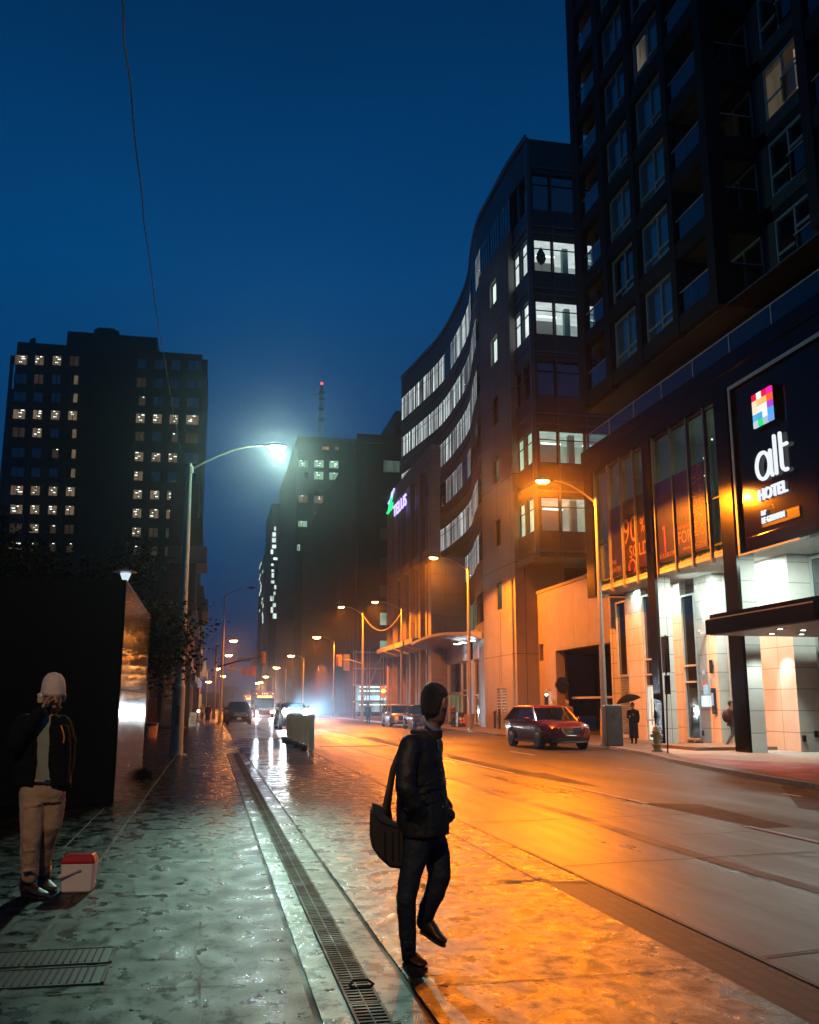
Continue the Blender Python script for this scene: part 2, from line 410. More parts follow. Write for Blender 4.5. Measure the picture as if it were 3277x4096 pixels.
# carriageway: level to x = 3.5, falling 10 cm towards the right gutter
def rz(x): return 0.0 if x < 3.53 else -0.1 * min(1, (x - 3.53) / 9.0)
def road_strip(x0, x1, y0=-6, y1=520, dz=0.0):
    return [(x0, y0, rz(x0) + dz), (x1, y0, rz(x1) + dz), (x1, y1, rz(x1) + dz), (x0, y1, rz(x0) + dz)]
b = MB(); b.sheet(road_strip(3.55, 7.4), 0); structure('concrete_lane', b, M_lane)
b = MB(); b.sheet(road_strip(7.4, 12.53), 0); b.sheet([(12.53, -6, -.1), (24, -6, -.1), (24, 520, -.1), (12.53, 520, -.1)], 0); structure('road', b, M_asphalt)
b = MB()
def flat(pts, dz, mi=0): b.sheet([(x, y, rz(x) + dz) for x, y in pts], 0, mi)
flat([(7.41, 16.04), (8.3, 15.7), (8.05, 12.6), (7.52, 12.5)], .004)
flat([(7.53, 30.4), (8.1, 33.4), (7.96, 23.75), (8.28, 23.6), (8.0, 19.1), (7.7, 20.4), (7.5, 23.0)], .004)
flat([(7.6, 35), (8.6, 52), (7.9, 52), (7.3, 38)], .004)
flat([(4.2, 39.5), (9.2, 41.2), (9.1, 40.2), (4.6, 38.6)], .004)
flat([(8.0, 36), (8.8, 42), (9.5, 48), (9.2, 48), (8.2, 41)], .006)
flat([(9.8, 14), (12.4, 19), (12.1, 19.3), (9.7, 15)], .004)
structure('asphalt_patches', b, M_patch)
b = MB()
for i in range(26):      # tar band down the lane
    y0, y1 = 5 + i * 1.2, 6.2 + i * 1.2
    x = 5.4 + .05 * math.sin(i); x2 = 5.4 + .05 * math.sin(i + 1)
    flat([(x - .09, y0), (x + .12, y0), (x2 + .12, y1), (x2 - .09, y1)], .004)
structure('tar_band', b, wet('sealed_band', (0.055, 0.052, 0.05), 0.45, 0.62, 1, .3, 60))
b = MB()
def rline(x0, y0, x1, y1, w, n=8, wob=.03):
    d = Vector((x1 - x0, y1 - y0)); L = d.length; d.normalize(); q = Vector((-d.y, d.x)) * w / 2
    pts = [(Vector((x0, y0)) + d * L * i / n + Vector((-d.y, d.x)) * (rnd.uniform(-wob, wob) if 0 < i < n else 0)) for i in range(n + 1)]
    for i in range(n): flat([pts[i] - q, pts[i + 1] - q, pts[i + 1] + q, pts[i] + q], .008)
for y in (6.1, 9.76, 13.5, 17.6, 21.6, 26, 30.5, 35.5, 41, 47): rline(3.6, y, 7.35, y + .75, .02 + y * .0008)
for y in (8.3, 11.5, 18.4, 24.5, 33): rline(7.6, y, 12.4, y + .5, .02, 10, .04)
rline(3.57, -5, 3.54, 36, .012, 40, .012); rline(6.3, 10.4, 7.3, 9.3, .02); rline(6.0, 11.9, 7.2, 12.2, .02)
rline(9.4, 22, 8.9, 24.2, .03, 6, .09); rline(9.2, 24.2, 9.5, 28, .03, 6, .09)
structure('road_cracks', b, M_joint)
b = MB()
for y0, y1 in ((8.0, 12.7), (15.9, 20.1), (23.4, 31.5), (38, 43), (50, 56), (62, 68), (74, 82)): flat([(7.34, y0), (7.46, y0), (7.46, y1), (7.34, y1)], .010)
for y0, y1 in ((32.3, 35.1), (22.1, 25.2), (16.9, 17.5), (44, 47), (56, 59)): flat([(10.95, y0), (11.05, y0), (11.05, y1), (10.95, y1)], .010)
for y0 in (60, 72, 84, 96): flat([(5.4, y0), (5.5, y0), (5.5, y0 + 4), (5.4, y0 + 4)], .010)
structure('road_markings', b, M_paint)

# right pavement, bulging kerb line, red cycle track in front of the hotel
kerb = [(12.2, -6), (12.25, 14), (12.42, 18.4), (12.75, 21.5), (13.14, 24), (13.85, 28), (14.75, 31.2), (15.35, 34.5), (15.75, 37.6), (16.0, 42), (16.2, 52), (16.3, 66), (16.4, 90), (16.6, 110), (16.8, 520)]
b = MB(); b.prism([(x + .18, y) for x, y in kerb] + [(60, 520), (60, -6)], -0.3, 0.0); structure('sidewalk_across', b, wet('across_walk', (0.09, 0.085, 0.08), 0.4, 0.65, .8, .3, 40))
b = MB(); b.prism(kerb + [(x + .172, y) for x, y in kerb[::-1]], -0.3, 0.002); structure('kerb', b, M_kerb)
b = MB(); b.sheet([(13.35, 21.6), (14.6, 28.9), (15.4, 26.6), (16.72, 24.7), (16.6, 10), (12.9, 10), (12.75, 19)], 0.004); structure('cycle_track', b, M_red)
b = MB(); b.sheet([(14.9, 22.3), (15.6, 21.7), (15.5, 21.6), (14.8, 22.1)], 0.008); structure('cycle_marking', b, M_paint)
b = MB(); b.sheet([(14.75, 28.9), (16.4, 34), (22, 36.5), (26, 36), (26, 10), (16.75, 10), (16.85, 24.7), (15.5, 26.7)], 0.004); structure('forecourt', b, M_walk)
b = MB(); b.box(17.2, 20.6, 32.6, 36.2, 0.0, 0.12); structure('ramp', b, mat('ramp_concrete', (.2, .15, .1), .6))
# ------------------------------------------------------------------ street lamps
M_steel = mat('galvanised_steel', (0.34, 0.34, 0.32), 0.42, 0.5, var=.18, scale=6, bump=.1)
M_concpole = mat('concrete_pole', (0.24, 0.25, 0.22), 0.7, var=.2, scale=30, bump=.5, bscale=120)
M_darkmetal = mat('dark_metal', (0.03, 0.03, 0.032), 0.45, 0.6)
M_lens_na = glow('sodium_lens', (1.0, 0.5, 0.12), 45)
M_lens_far = glow('far_sodium_lens', (1.0, 0.42, 0.1), 90)
M_lens_cool = glow('cool_lens', (0.85, 1.0, 0.92), 160)
def street_lamp(label, base, h, head, col, lens, power, pole_r=.11, rbot=None, pm=None, group='street lamps along the road', hs=1.0, size=.12, spot=165):
    base = Vector(base); head = Vector(head)
    t = thing('street_lamp', label, 'street lamp', base, 0, group)
    pm = pm or M_steel
    b = MB(); rb = rbot or pole_r * 1.25
    b.tube([base, base + Vector((0, 0, h * .3)), base + Vector((0, 0, h * .7)), base + Vector((0, 0, h))], [rb, rb * .9, pole_r * .85, pole_r * .62], 14)
    b.tube([base, base + Vector((0, 0, .04))], rb * 1.9, 14)
    b.tube([base + Vector((0, 0, .04)), base + Vector((0, 0, .35))], rb * 1.25, 14)
    b.build('pole', pm, t, smooth=True, auto=40)
    top = base + Vector((0, 0, h - .25)); d = head - top; dh = Vector((d.x, d.y, 0)); L = dh.length; dn = dh.normalized()
    pts = [top + dn * (L - .55 * hs) * s + Vector((0, 0, d.z * math.sin(s * math.pi / 2))) for s in (0, .2, .4, .6, .8, 1)]
    b = MB(); b.tube(pts, [.045, .042, .04, .036, .033, .03], 8); b.tube([top - Vector((0, 0, .1)), top + Vector((0, 0, .14))], pole_r * .95, 12)
    b.build('arm', pm, t, smooth=True, auto=40)
    a = pts[-1]
    b = MB()
    w = Vector((-dn.y, dn.x, 0))
    rings = []
    for s, rw, rt in ((0, .05, .05), (.12, .1, .08), (.3, .16, .12), (.55, .18, .12), (.78, .14, .08), (.86, .03, .03)):
        c = a + dn * s * hs
        rings.append([c + w * rw * hs * math.cos(k * math.pi / 5) + Vector((0, 0, rt * hs * max(-.15, math.sin(k * math.pi / 5)))) for k in range(10)])
    b.loft(rings); hd = b.build('lamp_head', M_darkmetal, t, smooth=True)
    b = MB()
    c = a + dn * .5 * hs + Vector((0, 0, -.02))
    for i in range(1):
        rings = [[c + dn * .3 * hs * r * math.cos(k * math.pi / 8) + w * .17 * hs * r * math.sin(k * math.pi / 8) + Vector((0, 0, z)) for k in range(16)] for r, z in ((1, 0), (.9, -.06 * hs), (.6, -.11 * hs), (.05, -.13 * hs))]
        b.loft(rings)
    if lens: b.build('lens', lens, hd, smooth=True)
    else: b.build('lens', mat('unlit_lens', (.15, .1, .06), .2), hd, smooth=True)
    if power:
        if col is COOL:
            lamp('lamp_spill', 'POINT', c + Vector((0, 0, -.3 * hs)), col, power * .11, size, t)
            lamp('lamp_light', 'SPOT', c + Vector((0, -.05, -.3 * hs)), col, power, size, t, spot=36, blend=1, aim=(-0.9, 0, 0.5))
        else:
            lamp('lamp_light', 'SPOT', c + Vector((0, 0, -.3 * hs)), col, power, size, t, spot=165, blend=.14, aim=c + Vector((0, 0, -9)))
            lamp('lamp_spill', 'POINT', c + Vector((0, 0, -.3 * hs)), col, power * .02, size, t)
    return t
P0 = 13000
# the cool lamp beside the granite wall
cool = street_lamp('tall concrete lamp post on the near left pavement with the blazing cool white lamp', (-1.04, 33.1, 0), 9.85, (2.0, 33.0, 10.6), COOL, M_lens_cool, 6400, .155, .175, M_concpole, size=.16)
b = MB(); b.tube([(-1.04, 33.1, 0), (-1.04, 33.1, 2.2)], .205, 18); b.tube([(-1.04, 33.1, 2.2), (-1.04, 33.1, 2.32)], [.205, .17], 18); b.build('base_sleeve', M_concpole, cool, smooth=True, auto=40)
b = MB(); b.box(-1.10, -.98, 32.86, 32.90, 1.0, 1.6); b.build('access_hatch', M_darkmetal, cool)
street_lamp('orange street lamp on a galvanised pole by the grey bin', (15.95, 37.9, 0), 10.4, (13.5, 37.9, 11.05), SODIUM, M_lens_na, P0)
street_lamp('orange street lamp in front of the curved glass entrance canopy', (16.75, 62.2, 0), 10.8, (14.25, 62.0, 11.35), SODIUM, M_lens_na, P0)
street_lamp('slim orange street lamp in front of the finned portal building', (18.0, 92.0, 0), 11, (15.3, 92, 11.5), SODIUM, M_lens_na, P0 * .8)
r3 = street_lamp('orange street lamp whose pole carries a yellow signal on a side arm', (14.95, 97, 0), 10.9, (12.65, 97, 11.45), SODIUM, M_lens_na, P0 * .8)
lampU = street_lamp('unlit street lamp on a tall pole above the far left pavement', (.97, 95, 0), 12.2, (3.6, 95, 12.95), SODIUM, None, 0)
far = [(1265, 2548, 135), (1163, 2622, 190), (937, 2562, 145), (917, 2620, 190), (1105, 2670, 250), (1062, 2706, 330), (894, 2704, 320), (871, 2674, 260), (836, 2726, 330), (1030, 2732, 420), (1042, 2729, 390)]
words = ['first lit lamp beyond the yellow signal on the right', 'second lit lamp beyond the yellow signal on the right', 'highest of the lit lamps over the far left kerb', 'second highest lit lamp over the far left kerb', 'small far lamp over the road below the ribbed brown building', 'far lamp low over the road above the buses', 'far left lamp hanging between the two signal arms and the sign post', 'small far lamp touching the left signal mast', 'farthest lamp low beside the hanging shop sign', 'tiny far lamp just above the dark pickup', 'tiny twin far lamp beside the bus roof']
for (px, py, Y), wd in zip(far, words):
    hp = at_y(px, py, Y); side = -1 if px < 1000 else 1
    x = hp.x + 2.6 * side
    street_lamp(wd, (x, Y, 0), hp.z - .5, hp, SODIUM, M_lens_far, P0 * 1.3 if Y < 200 else P0 * .6, hs=1.0 + Y / 160)
# two more of the same lamps stand behind the camera and light the near pavement
street_lamp('orange street lamp behind the viewer on the left', (-4.6, -4.5, 0), 9.5, (-2.6, -4.0, 10), (1, .60, .26), M_lens_na, P0 * .17)
# ------------------------------------------------------------------ building kit
def glass_mat(name, tintc=(1, 1, 1), refl=0.12, rough=0.03):
    m = bpy.data.materials.new(name); m.use_nodes = True
    nt = m.node_tree; nt.nodes.clear()
    t = nt.nodes.new('ShaderNodeBsdfTransparent'); t.inputs[0].default_value = (*tintc, 1)
    g_ = nt.nodes.new('ShaderNodeBsdfGlossy'); g_.inputs['Roughness'].default_value = rough; g_.inputs['Color'].default_value = (.9, .95, 1, 1)
    lw = nt.nodes.new('ShaderNodeLayerWeight'); lw.inputs['Blend'].default_value = .5; fr = nt.nodes.new('ShaderNodeMath'); fr.operation = 'POWER'; fr.inputs[1].default_value = 4; nt.links.new(lw.outputs['Facing'], fr.inputs[0])
    ad = nt.nodes.new('ShaderNodeMath'); ad.operation = 'ADD'; ad.use_clamp = True; ad.inputs[1].default_value = refl * .6
    mx = nt.nodes.new('ShaderNodeMixShader'); o = nt.nodes.new('ShaderNodeOutputMaterial')
    nt.links.new(fr.outputs[0], ad.inputs[0]); nt.links.new(ad.outputs[0], mx.inputs[0])
    nt.links.new(t.outputs[0], mx.inputs[1]); nt.links.new(g_.outputs[0], mx.inputs[2]); nt.links.new(mx.outputs[0], o.inputs[0])
    return m
M_clear = glass_mat('clear_glass')
M_railglass = glass_mat('balustrade_glass', (.55, .62, .6), .05)
def pane_mat(name, base, rough=.06, var=.5, scale=.8, spec=1.0, e=None, es=0):
    m, nt, b = new_mat(name)
    b.inputs['Base Color'].default_value = (*base, 1); b.inputs['Roughness'].default_value = rough
    b.inputs['Specular IOR Level'].default_value = spec; b.inputs['IOR'].default_value = 1.8
    g_ = nt.nodes.new('ShaderNodeNewGeometry'); nz = nt.nodes.new('ShaderNodeTexNoise'); nz.inputs['Scale'].default_value = scale
    nt.links.new(g_.outputs['Position'], nz.inputs['Vector'])
    bp = nt.nodes.new('ShaderNodeBump'); bp.inputs['Strength'].default_value = .08; bp.inputs['Distance'].default_value = .05
    nt.links.new(nz.outputs['Fac'], bp.inputs['Height']); nt.links.new(bp.outputs[0], b.inputs['Normal'])
    return m
M_dkglass = pane_mat('dark_window_glass', (.006, .012, .016))
M_curtain = pane_mat('curtained_window_glass', (.11, .20, .21), .12)
M_bluecurt = pane_mat('blue_curtained_glass', (.06, .14, .22), .1)
M_blindgl = pane_mat('blind_behind_glass', (.12, .115, .105), .15)
E_white = glow('lit_office_white', (.80, 1, .92), .85, .45, 1.1)
E_green = glow('lit_office_green', (.42, .78, .56), .42, .5, .9)
E_dimgreen = glow('dim_lit_office_green', (.35, .55, .45), .13, .6, .9)
E_blind = glow('lit_vertical_blinds', (.72, .78, .82), .42, .75, .8)
E_tan = glow('lit_room_tan', (1.0, .68, .42), .14, .5, .7)
E_tandim = glow('dim_room_tan', (.9, .62, .42), .03, .6, .7)
E_orange = glow('lit_curtain_orange', (1, .5, .22), .3, .4, 1)
E_tube = glow('fluorescent_tube', (.8, 1, .88), 2.6)
E_far = glow('far_window_light', (.8, 1, .95), .9, .6, .4)
E_wall_int = glow('glowing_back_wall', (.62, .78, .72), .5, .35, 1.5)  # emissive wall: the room's light is put into it
E_ceil_int = glow('glowing_ceiling', (.82, .95, .92), .8, .2, 1.0)  # ceiling glows itself in place of lamplight on it
M_black = mat('black_cladding', (.002, .0025, .003), .25, var=.3, scale=1.2, spec=.15)
M_frame_dk = mat('dark_window_frame', (.02, .022, .024), .4, .3)
M_frame_lt = mat('pale_aluminium_frame', (.45, .5, .48), .45, .1)
M_tower = mat('black_tower_frame', (.026, .036, .038), .8, var=.3, scale=.8, spec=.15)

def wall_open(mb, O, u, n, W, z0, z1, ops, depth=.25, mi=0):
    """front face of a wall with rectangular openings and their reveals. n points outward"""
    O, u, n = Vector(O), Vector(u), Vector(n)
    us = sorted({0, W} | {o[0] for o in ops} | {o[1] for o in ops}); zs = sorted({z0, z1} | {o[2] for o in ops} | {o[3] for o in ops})
    P = lambda a, z, d=0: O + u * a + Vector((0, 0, z)) - n * d
    for i in range(len(us) - 1):
        for j in range(len(zs) - 1):
            cu, cz = (us[i] + us[i + 1]) / 2, (zs[j] + zs[j + 1]) / 2
            if any(o[0] < cu < o[1] and o[2] < cz < o[3] for o in ops): continue
            mb.quad(P(us[i], zs[j]), P(us[i + 1], zs[j]), P(us[i + 1], zs[j + 1]), P(us[i], zs[j + 1]), mi)
    for a, c, za, zb in ops:
        mb.quad(P(a, za), P(c, za), P(c, za, depth), P(a, za, depth), mi); mb.quad(P(a, zb), P(c, zb), P(c, zb, depth), P(a, zb, depth), mi)
        mb.quad(P(a, za), P(a, zb), P(a, zb, depth), P(a, za, depth), mi); mb.quad(P(c, za), P(c, zb), P(c, zb, depth), P(c, za, depth), mi)
def window(par, O, u, n, u0, u1, z0, z1, d, fm, pm, cols=(), rows=(), fw=.07, tubes=0, name='window', rowsplit=None):
    """frame with its pane (and lamps seen inside); rows: heights; cols: positions along u"""
    m = MB(); t = .05
    m.fbox(O, u, n, u0, u1, z0, z0 + fw, -d, -d + .08); m.fbox(O, u, n, u0, u1, z1 - fw, z1, -d, -d + .08)
    m.fbox(O, u, n, u0, u0 + fw, z0 + fw, z1 - fw, -d, -d + .08); m.fbox(O, u, n, u1 - fw, u1, z0 + fw, z1 - fw, -d, -d + .08)
    for c in cols: m.fbox(O, u, n, c - fw / 2, c + fw / 2, z0 + fw, z1 - fw, -d + .002, -d + .075)
    for r in rows:
        if hasattr(r, '__len__'): m.fbox(O, u, n, r[0], r[1], r[2] - fw / 2, r[2] + fw / 2, -d + .004, -d + .07)
        else: m.fbox(O, u, n, u0 + fw, u1 - fw, r - fw / 2, r + fw / 2, -d + .004, -d + .07)
    w = m.build(name, fm, par)
    if pm is not None:
        q = MB(); q.fbox(O, u, n, u0 + .02, u1 - .02, z0 + .02, z1 - .02, -d - .03, -d - .01); q.build('pane', pm, w)
    if tubes:
        q = MB(); W = u1 - u0; H = z1 - z0
        for i in range(tubes):
            a = u0 + W * rnd.uniform(.1, .62); zz = z1 - H * (rnd.uniform(.08, .2) + .26 * i); L = W * rnd.uniform(.12, .34)
            q.fbox(O, u, n, a, min(a + L, u1 - .05), zz - .035 * H, zz + .035 * H, -d - .008, -d - .002)
        q.build('ceiling_light', E_tube, w)
    return w
X_ = Vector((1, 0, 0)); Y_ = Vector((0, 1, 0)); NX = Vector((-1, 0, 0)); NY = Vector((0, -1, 0))
def text(name, s, size, m, par, origin, u, n, ext=.02, align='LEFT', bold=0.0, sx=1.0, shear=0, spacing=1.0, up=Vector((0, 0, 1))):
    """lettering standing on a wall: u reading direction, n outward"""
    cu = bpy.data.curves.new(name, 'FONT'); cu.body = s; cu.size = size; cu.extrude = ext; cu.align_x = align
    cu.offset = bold; cu.shear = shear; cu.space_character = spacing; cu.resolution_u = 3
    tmp = bpy.data.objects.new(name + '_c', cu); COL.objects.link(tmp)
    dg = bpy.context.evaluated_depsgraph_get(); me = bpy.data.meshes.new_from_object(tmp.evaluated_get(dg))
    bpy.data.objects.remove(tmp)
    u, n = Vector(u), Vector(n)
    M = Matrix((( u.x * sx, up.x, n.x, origin[0]), (u.y * sx, up.y, n.y, origin[1]), (u.z * sx, up.z, n.z, origin[2]), (0, 0, 0, 1)))
    off = Vector((0, 0, 0)); p = par
    while p is not None: off = off + LOC.get(p.name, Vector((0, 0, 0))); p = p.parent
    me.transform(Matrix.Translation(-off) @ M)
    me.materials.clear(); me.materials.append(m)
    me.name = name
    o = bpy.data.objects.new(name, me); COL.objects.link(o); o.parent = par
    return o
# ------------------------------------------------------------------ hotel podium across the road
S_ = 18.3
M_stone = panels('white_stone_cladding', (.62, .60, .54), 1.25, .76, .012, .55, .05, jd=.3, zoff=.1)
M_soffit = panels('pale_soffit_panels', (.5, .49, .44), 1.8, 1.2, .02, .5, .05, jd=.4)
hotel = thing('hotel_building', 'hotel podium with black frame, tall glass bays and white stone ground floor', 'building', (18.3, 31, 0))
b = MB()
b.box(18.3, 20.4, 18, 45.05, 13.02, 14.3); b.box(18.24, 18.3, 18, 45.1, 13.75, 14.36)
b.build('roof_beam', M_black, hotel)
for y0, y1, z0 in ((44.0, 45.0, 6.85), (37.5, 38.2, 0.0), (30.95, 31.85, 0.0)):
    b = MB(); b.box(18.3, 18.42, y0, y1, z0, 13.02); c = b.build('column', M_black, hotel)
    b = MB(); b.box(18.42, 19.0, y0 + .003, y1 - .003, z0, 7.05); b.build('stone_face', M_stone, c)
    b = MB(); b.box(18.42, 19.0, y0 + .003, y1 - .003, 7.05, 13.02); b.build('upper_face', M_black, c)
b = MB(); b.box(18.42, 20.4, 44.9, 45.05, 7.0, 13.02); b.build('end_wall', M_black, hotel)
# glass bays
M_fin = mat('brushed_fin', (.2, .21, .2), .4, .2)
M_bayback = mat('bay_interior', (.16, .18, .14), .8, var=.6, scale=.6)
for (ya, yb, fins) in ((38.2, 44.0, (43.82, 42.2, 40.74, 39.3)), (31.85, 37.5, (37.3, 35.62, 34.22, 32.8))):
    g_ = MB(); g_.box(18.52, 18.56, ya, yb, 7.5, 13.0); bay = g_.build('glass_bay', glass_mat('bay_glass', (.7, .75, .7), .08), hotel)
    q = MB(); q.box(18.6, 21.4, ya, yb, 7.28, 7.5); q.box(21.3, 21.4, ya, yb, 7.5, 13.0); q.box(18.6, 21.3, ya, yb, 12.9, 12.98); q.box(18.6, 21.3, yb - .06, yb - .01, 7.5, 12.9); q.build('room', M_bayback, bay)
    for y in fins:
        f = MB(); f.box(18.34, 18.5, y - .045, y + .045, 6.9, 13.0); f.build('fin', M_fin, bay)
    for bb_ in ((18.4, 12.9, 13.0), (18.44, 7.5, 7.58), (18.47, 9.3, 9.36)):
        q = MB(); q.box(bb_[0], 18.5, ya, yb, bb_[1], bb_[2]); q.build('glazing_bar', M_frame_dk, bay)
    for k in range(9):
        q = MB(); y = ya + .4 + rnd.random() * (yb - ya - .8); z = rnd.uniform(7.8, 12.6)
        q.ball((19.6 + rnd.random(), y, z), rnd.uniform(.025, .05), 8); q.build('pendant_lamp', E_tube, bay)
lamp('bay_light', 'POINT', (20.0, 34.6, 10.4), (.80, 1, .76), 110, .2, hotel)
lamp('bay_light', 'POINT', (20.0, 41, 10.4), (.80, 1, .76), 80, .2, hotel)
# white soffit and ground-floor walls
b = MB(); b.box(18.42, 24, 18, 45, 7.05, 7.27); b.build('soffit', M_soffit, hotel)
def stone_wall(name, X, y0, y1, X2=None, m=None):
    w = MB(); w.box(X, X + .3, y0, y1, 0, 7.05)
    if X2: w.box(X + .3, X2, y0, y0 + .3, 0, 7.05)
    return w.build(name, m or M_stone, hotel)
stone_wall('stone_pier', 19.85, 42.3, 44.0)
stone_wall('stone_pier', 20.4, 39.45, 40.4)
stone_wall('stone_pier', 20.4, 36.5, 38.1, 21.6)
stone_wall('stone_pier', 20.4, 31.1, 34.6, 21.3)
stone_wall('stone_pier', 20.9, 26.0, 29.0, 22.0)
b = MB(); b.box(21.5, 21.7, 18, 45, 0, 7.05); b.box(20.0, 21.5, 46.2, 46.4, 0, 7.05); b.build('rear_wall', M_stone, hotel)
# tall dark windows between the piers
def hwin(X, y0, y1, z0, z1, rows, pm=M_dkglass, cols=()):
    return window(hotel, (X, 0, 0), Y_, NX, y0, y1, z0, z1, .0, M_frame_lt, pm, cols, rows, .08)
hwin(20.45, 38.15, 39.4, .15, 6.4, (2.6, 3.3))
hwin(19.95, 40.5, 42.25, .9, 6.7, (3.0, 3.7))
hwin(20.9, 34.7, 36.4, .1, 6.9, (3.4,), cols=(35.5,))
hwin(21.3, 29.2, 31.0, .1, 6.9, (2.9, 3.5), cols=())
hwin(19.95, 44.1, 45.3, 3.0, 6.7, (), cols=())
b = MB()
for i in range(30): b.obox((19.98, 44.75, .3 + i * .09), (.04, 0, -.025), (0, .58, 0), (0, 0, .008))
b.box(20.04, 20.06, 44.1, 45.35, .2, 3.0)
b.build('louvre', M_frame_lt, hotel)
b = MB(); b.box(19.95, 20.0, 41.3, 42.2, .05, 2.45); w = b.build('lit_door', glow('lit_doorway', (1, .93, .75), .9, .15), hotel)
b = MB(); b.box(19.9, 19.94, 41.25, 41.31, .02, 2.5); b.box(19.9, 19.94, 42.19, 42.25, .02, 2.5); b.box(19.9, 19.94, 41.25, 42.25, 2.45, 2.52); b.box(19.88, 19.93, 41.72, 41.78, .7, 1.9); b.build('door_frame', M_frame_lt, w)
b = MB(); b.box(19.2, 19.3, 38.5, 38.62, .4, 2.6); w = b.build('kiosk_screen', mat('kiosk_case', (.02, .05, .08), .2, coat=1), hotel)
b = MB(); b.box(19.19, 19.2, 38.42, 38.9, 2.35, 2.62); b.build('screen_header', glow('screen_header_light', (.5, .75, 1), .8, .3, 3), w)
# glowing panes standing in for adverts reflected in the glazed pier
b = MB(); b.box(20.36, 20.395, 37.0, 37.95, 1.55, 2.0); w = b.build('advert_reflection', glow('reflected_advert_white', (.85, .95, 1), 1.1, .25, 3), hotel)
b = MB(); b.box(20.35, 20.358, 37.2, 37.7, 2.05, 2.45); b.box(20.35, 20.358, 37.05, 37.2, 2.5, 2.75); b.box(20.35, 20.358, 37.55, 37.7, 2.9, 3.05); b.build('advert_reflection_upper', glow('reflected_advert_blue', (.7, .85, 1), .7, .4, 4), w)
b = MB(); b.ball((20.35, 37.62, 2.5), .07, 12); b.build('advert_reflection_dot', glow('reflected_advert_red', (1, .08, .05), 1.2), w)
b = MB(); b.box(20.3, 20.39, 36.75, 36.98, 1.25, 2.3); w = b.build('wall_panel', M_frame_dk, hotel)
b = MB(); b.box(20.285, 20.295, 36.79, 36.94, 1.6, 2.1); b.build('panel_screen', glow('panel_light', (.75, .85, 1), .6, .3, 5), w)
for (x, y, z) in ((20.4, 36.85, 2.9), (20.4, 33.4, 2.9)):
    b = MB(); b.tube([(x - .1, y, z), (x - .1, y, z + .55)], .075, 12); b.box(x - .06, x, y - .03, y + .03, z + .2, z + .35); b.build('wall_sconce', M_frame_dk, hotel)
for (x, y, z) in ((20.38, 38.0, .35), (20.5, 31.05, .35), (21.0, 31.07, .5)):
    b = MB(); b.box(x - .06, x + .06, y - .06, y + .02, z, z + .22); b.build('socket_box', M_frame_dk, hotel)
for (x, y) in ((20.1, 37.3), (20.1, 33.2)):
    b = MB(); b.box(x, x + .28, y - .08, y + .08, 4.55, 4.62); b.ball((x, y, 4.66), .06, 10); b.build('uplight', M_frame_lt, hotel)
WH = (.82, 1, .93)
for y in (37.3, 33.2): lamp('uplight_beam', 'SPOT', (20.12, y, 4.75), WH, 200, .06, hotel, spot=62, blend=.6, aim=(20.35, y, 7))
for y, p_ in ((42.6, 70), (39.6, 110), (35.8, 250), (32.6, 240), (28.8, 330)): lamp('soffit_light', 'AREA', (19.6, y, 6.98), WH, p_, .5, hotel, aim=(19.75, y, 0))
lamp('downlight', 'SPOT', (19.6, 31.9, 3.9), WH, 200, .06, hotel, spot=70, blend=.6, aim=(20.6, 31.0, 1.0))
lamp('downlight', 'SPOT', (18.9, 29.6, 3.9), WH, 330, .06, hotel, spot=80, blend=.6, aim=(18.75, 31.0, .8))
lamp('downlight', 'SPOT', (19.9, 35.3, 6.6), WH, 190, .06, hotel, spot=60, blend=.6, aim=(21.0, 36.6, 1.0))
lamp('downlight', 'SPOT', (18.6, 27.5, 3.9), WH, 420, .1, hotel, spot=110, blend=.7, aim=(18.2, 27.5, 0))
# entrance canopy
b = MB(); b.box(16.6, 20.85, 24.2, 30.35, 3.98, 4.5); cn = b.build('entrance_canopy', M_black, hotel)
b = MB(); b.box(16.72, 20.85, 24.2, 30.25, 4.5, 4.66); b.build('canopy_upstand', M_black, cn)
b = MB(); b.box(16.594, 16.6, 24.2, 30.35, 4.47, 4.51); b.build('canopy_drip_edge', M_steel, cn)
b = MB(); b.box(16.7, 20.85, 24.2, 30.25, 3.955, 3.98); b.build('canopy_soffit', panels('canopy_soffit_panels', (.22, .2, .18), 1.4, 1.4, .02, .5, .05), cn)
for x, y in ((18.2, 28.9), (18.3, 27.3), (19.3, 28.9), (19.3, 27.2), (17.3, 27.0)):
    b = MB(); b.box(x - .14, x + .14, y - .09, y + .09, 3.94, 3.953); w = b.build('recessed_lamp', M_frame_dk, cn)
    b = MB(); b.box(x - .06, x + .06, y - .05, y + .05, 3.93, 3.938); b.build('lamp_glass', glow('canopy_lamp', (1, .95, .85), 9), w)
# dark panel wall beside the glass bays, z 6.9 to 13
M_darkpanel = panels('glossy_dark_panels', (.002, .007, .009), 1.8, 1.85, .01, .10, .25, jd=.4, spec=.22)
M_redpanel = panels('dark_red_panels', (.012, .0025, .002), 1.8, 1.85, .01, .10, .2, jd=.4, spec=.25)
b = MB(); b.box(18.34, 18.5, 18, 30.5, 6.95, 13.0); b.box(18.24, 18.4, 30.5, 30.62, 6.85, 13.05); b.box(18.24, 18.5, 18, 30.5, 6.85, 6.95); pw = b.build('sign_wall', M_darkpanel, hotel)
b = MB(); b.box(18.325, 18.34, 26.0, 30.45, 7.0, 8.85); b.box(18.32, 18.335, 27.1, 29.6, 8.2, 9.3); b.build('red_panel_band', M_redpanel, pw)
b = MB(); b.box(18.20, 18.24, 18, 30.62, 12.95, 13.08); b.box(18.20, 18.24, 30.5, 30.62, 6.85, 12.95); b.box(18.2, 18.24, 26.95, 30.62, 6.8, 6.86); b.build('frame_trim', M_frame_lt, pw)
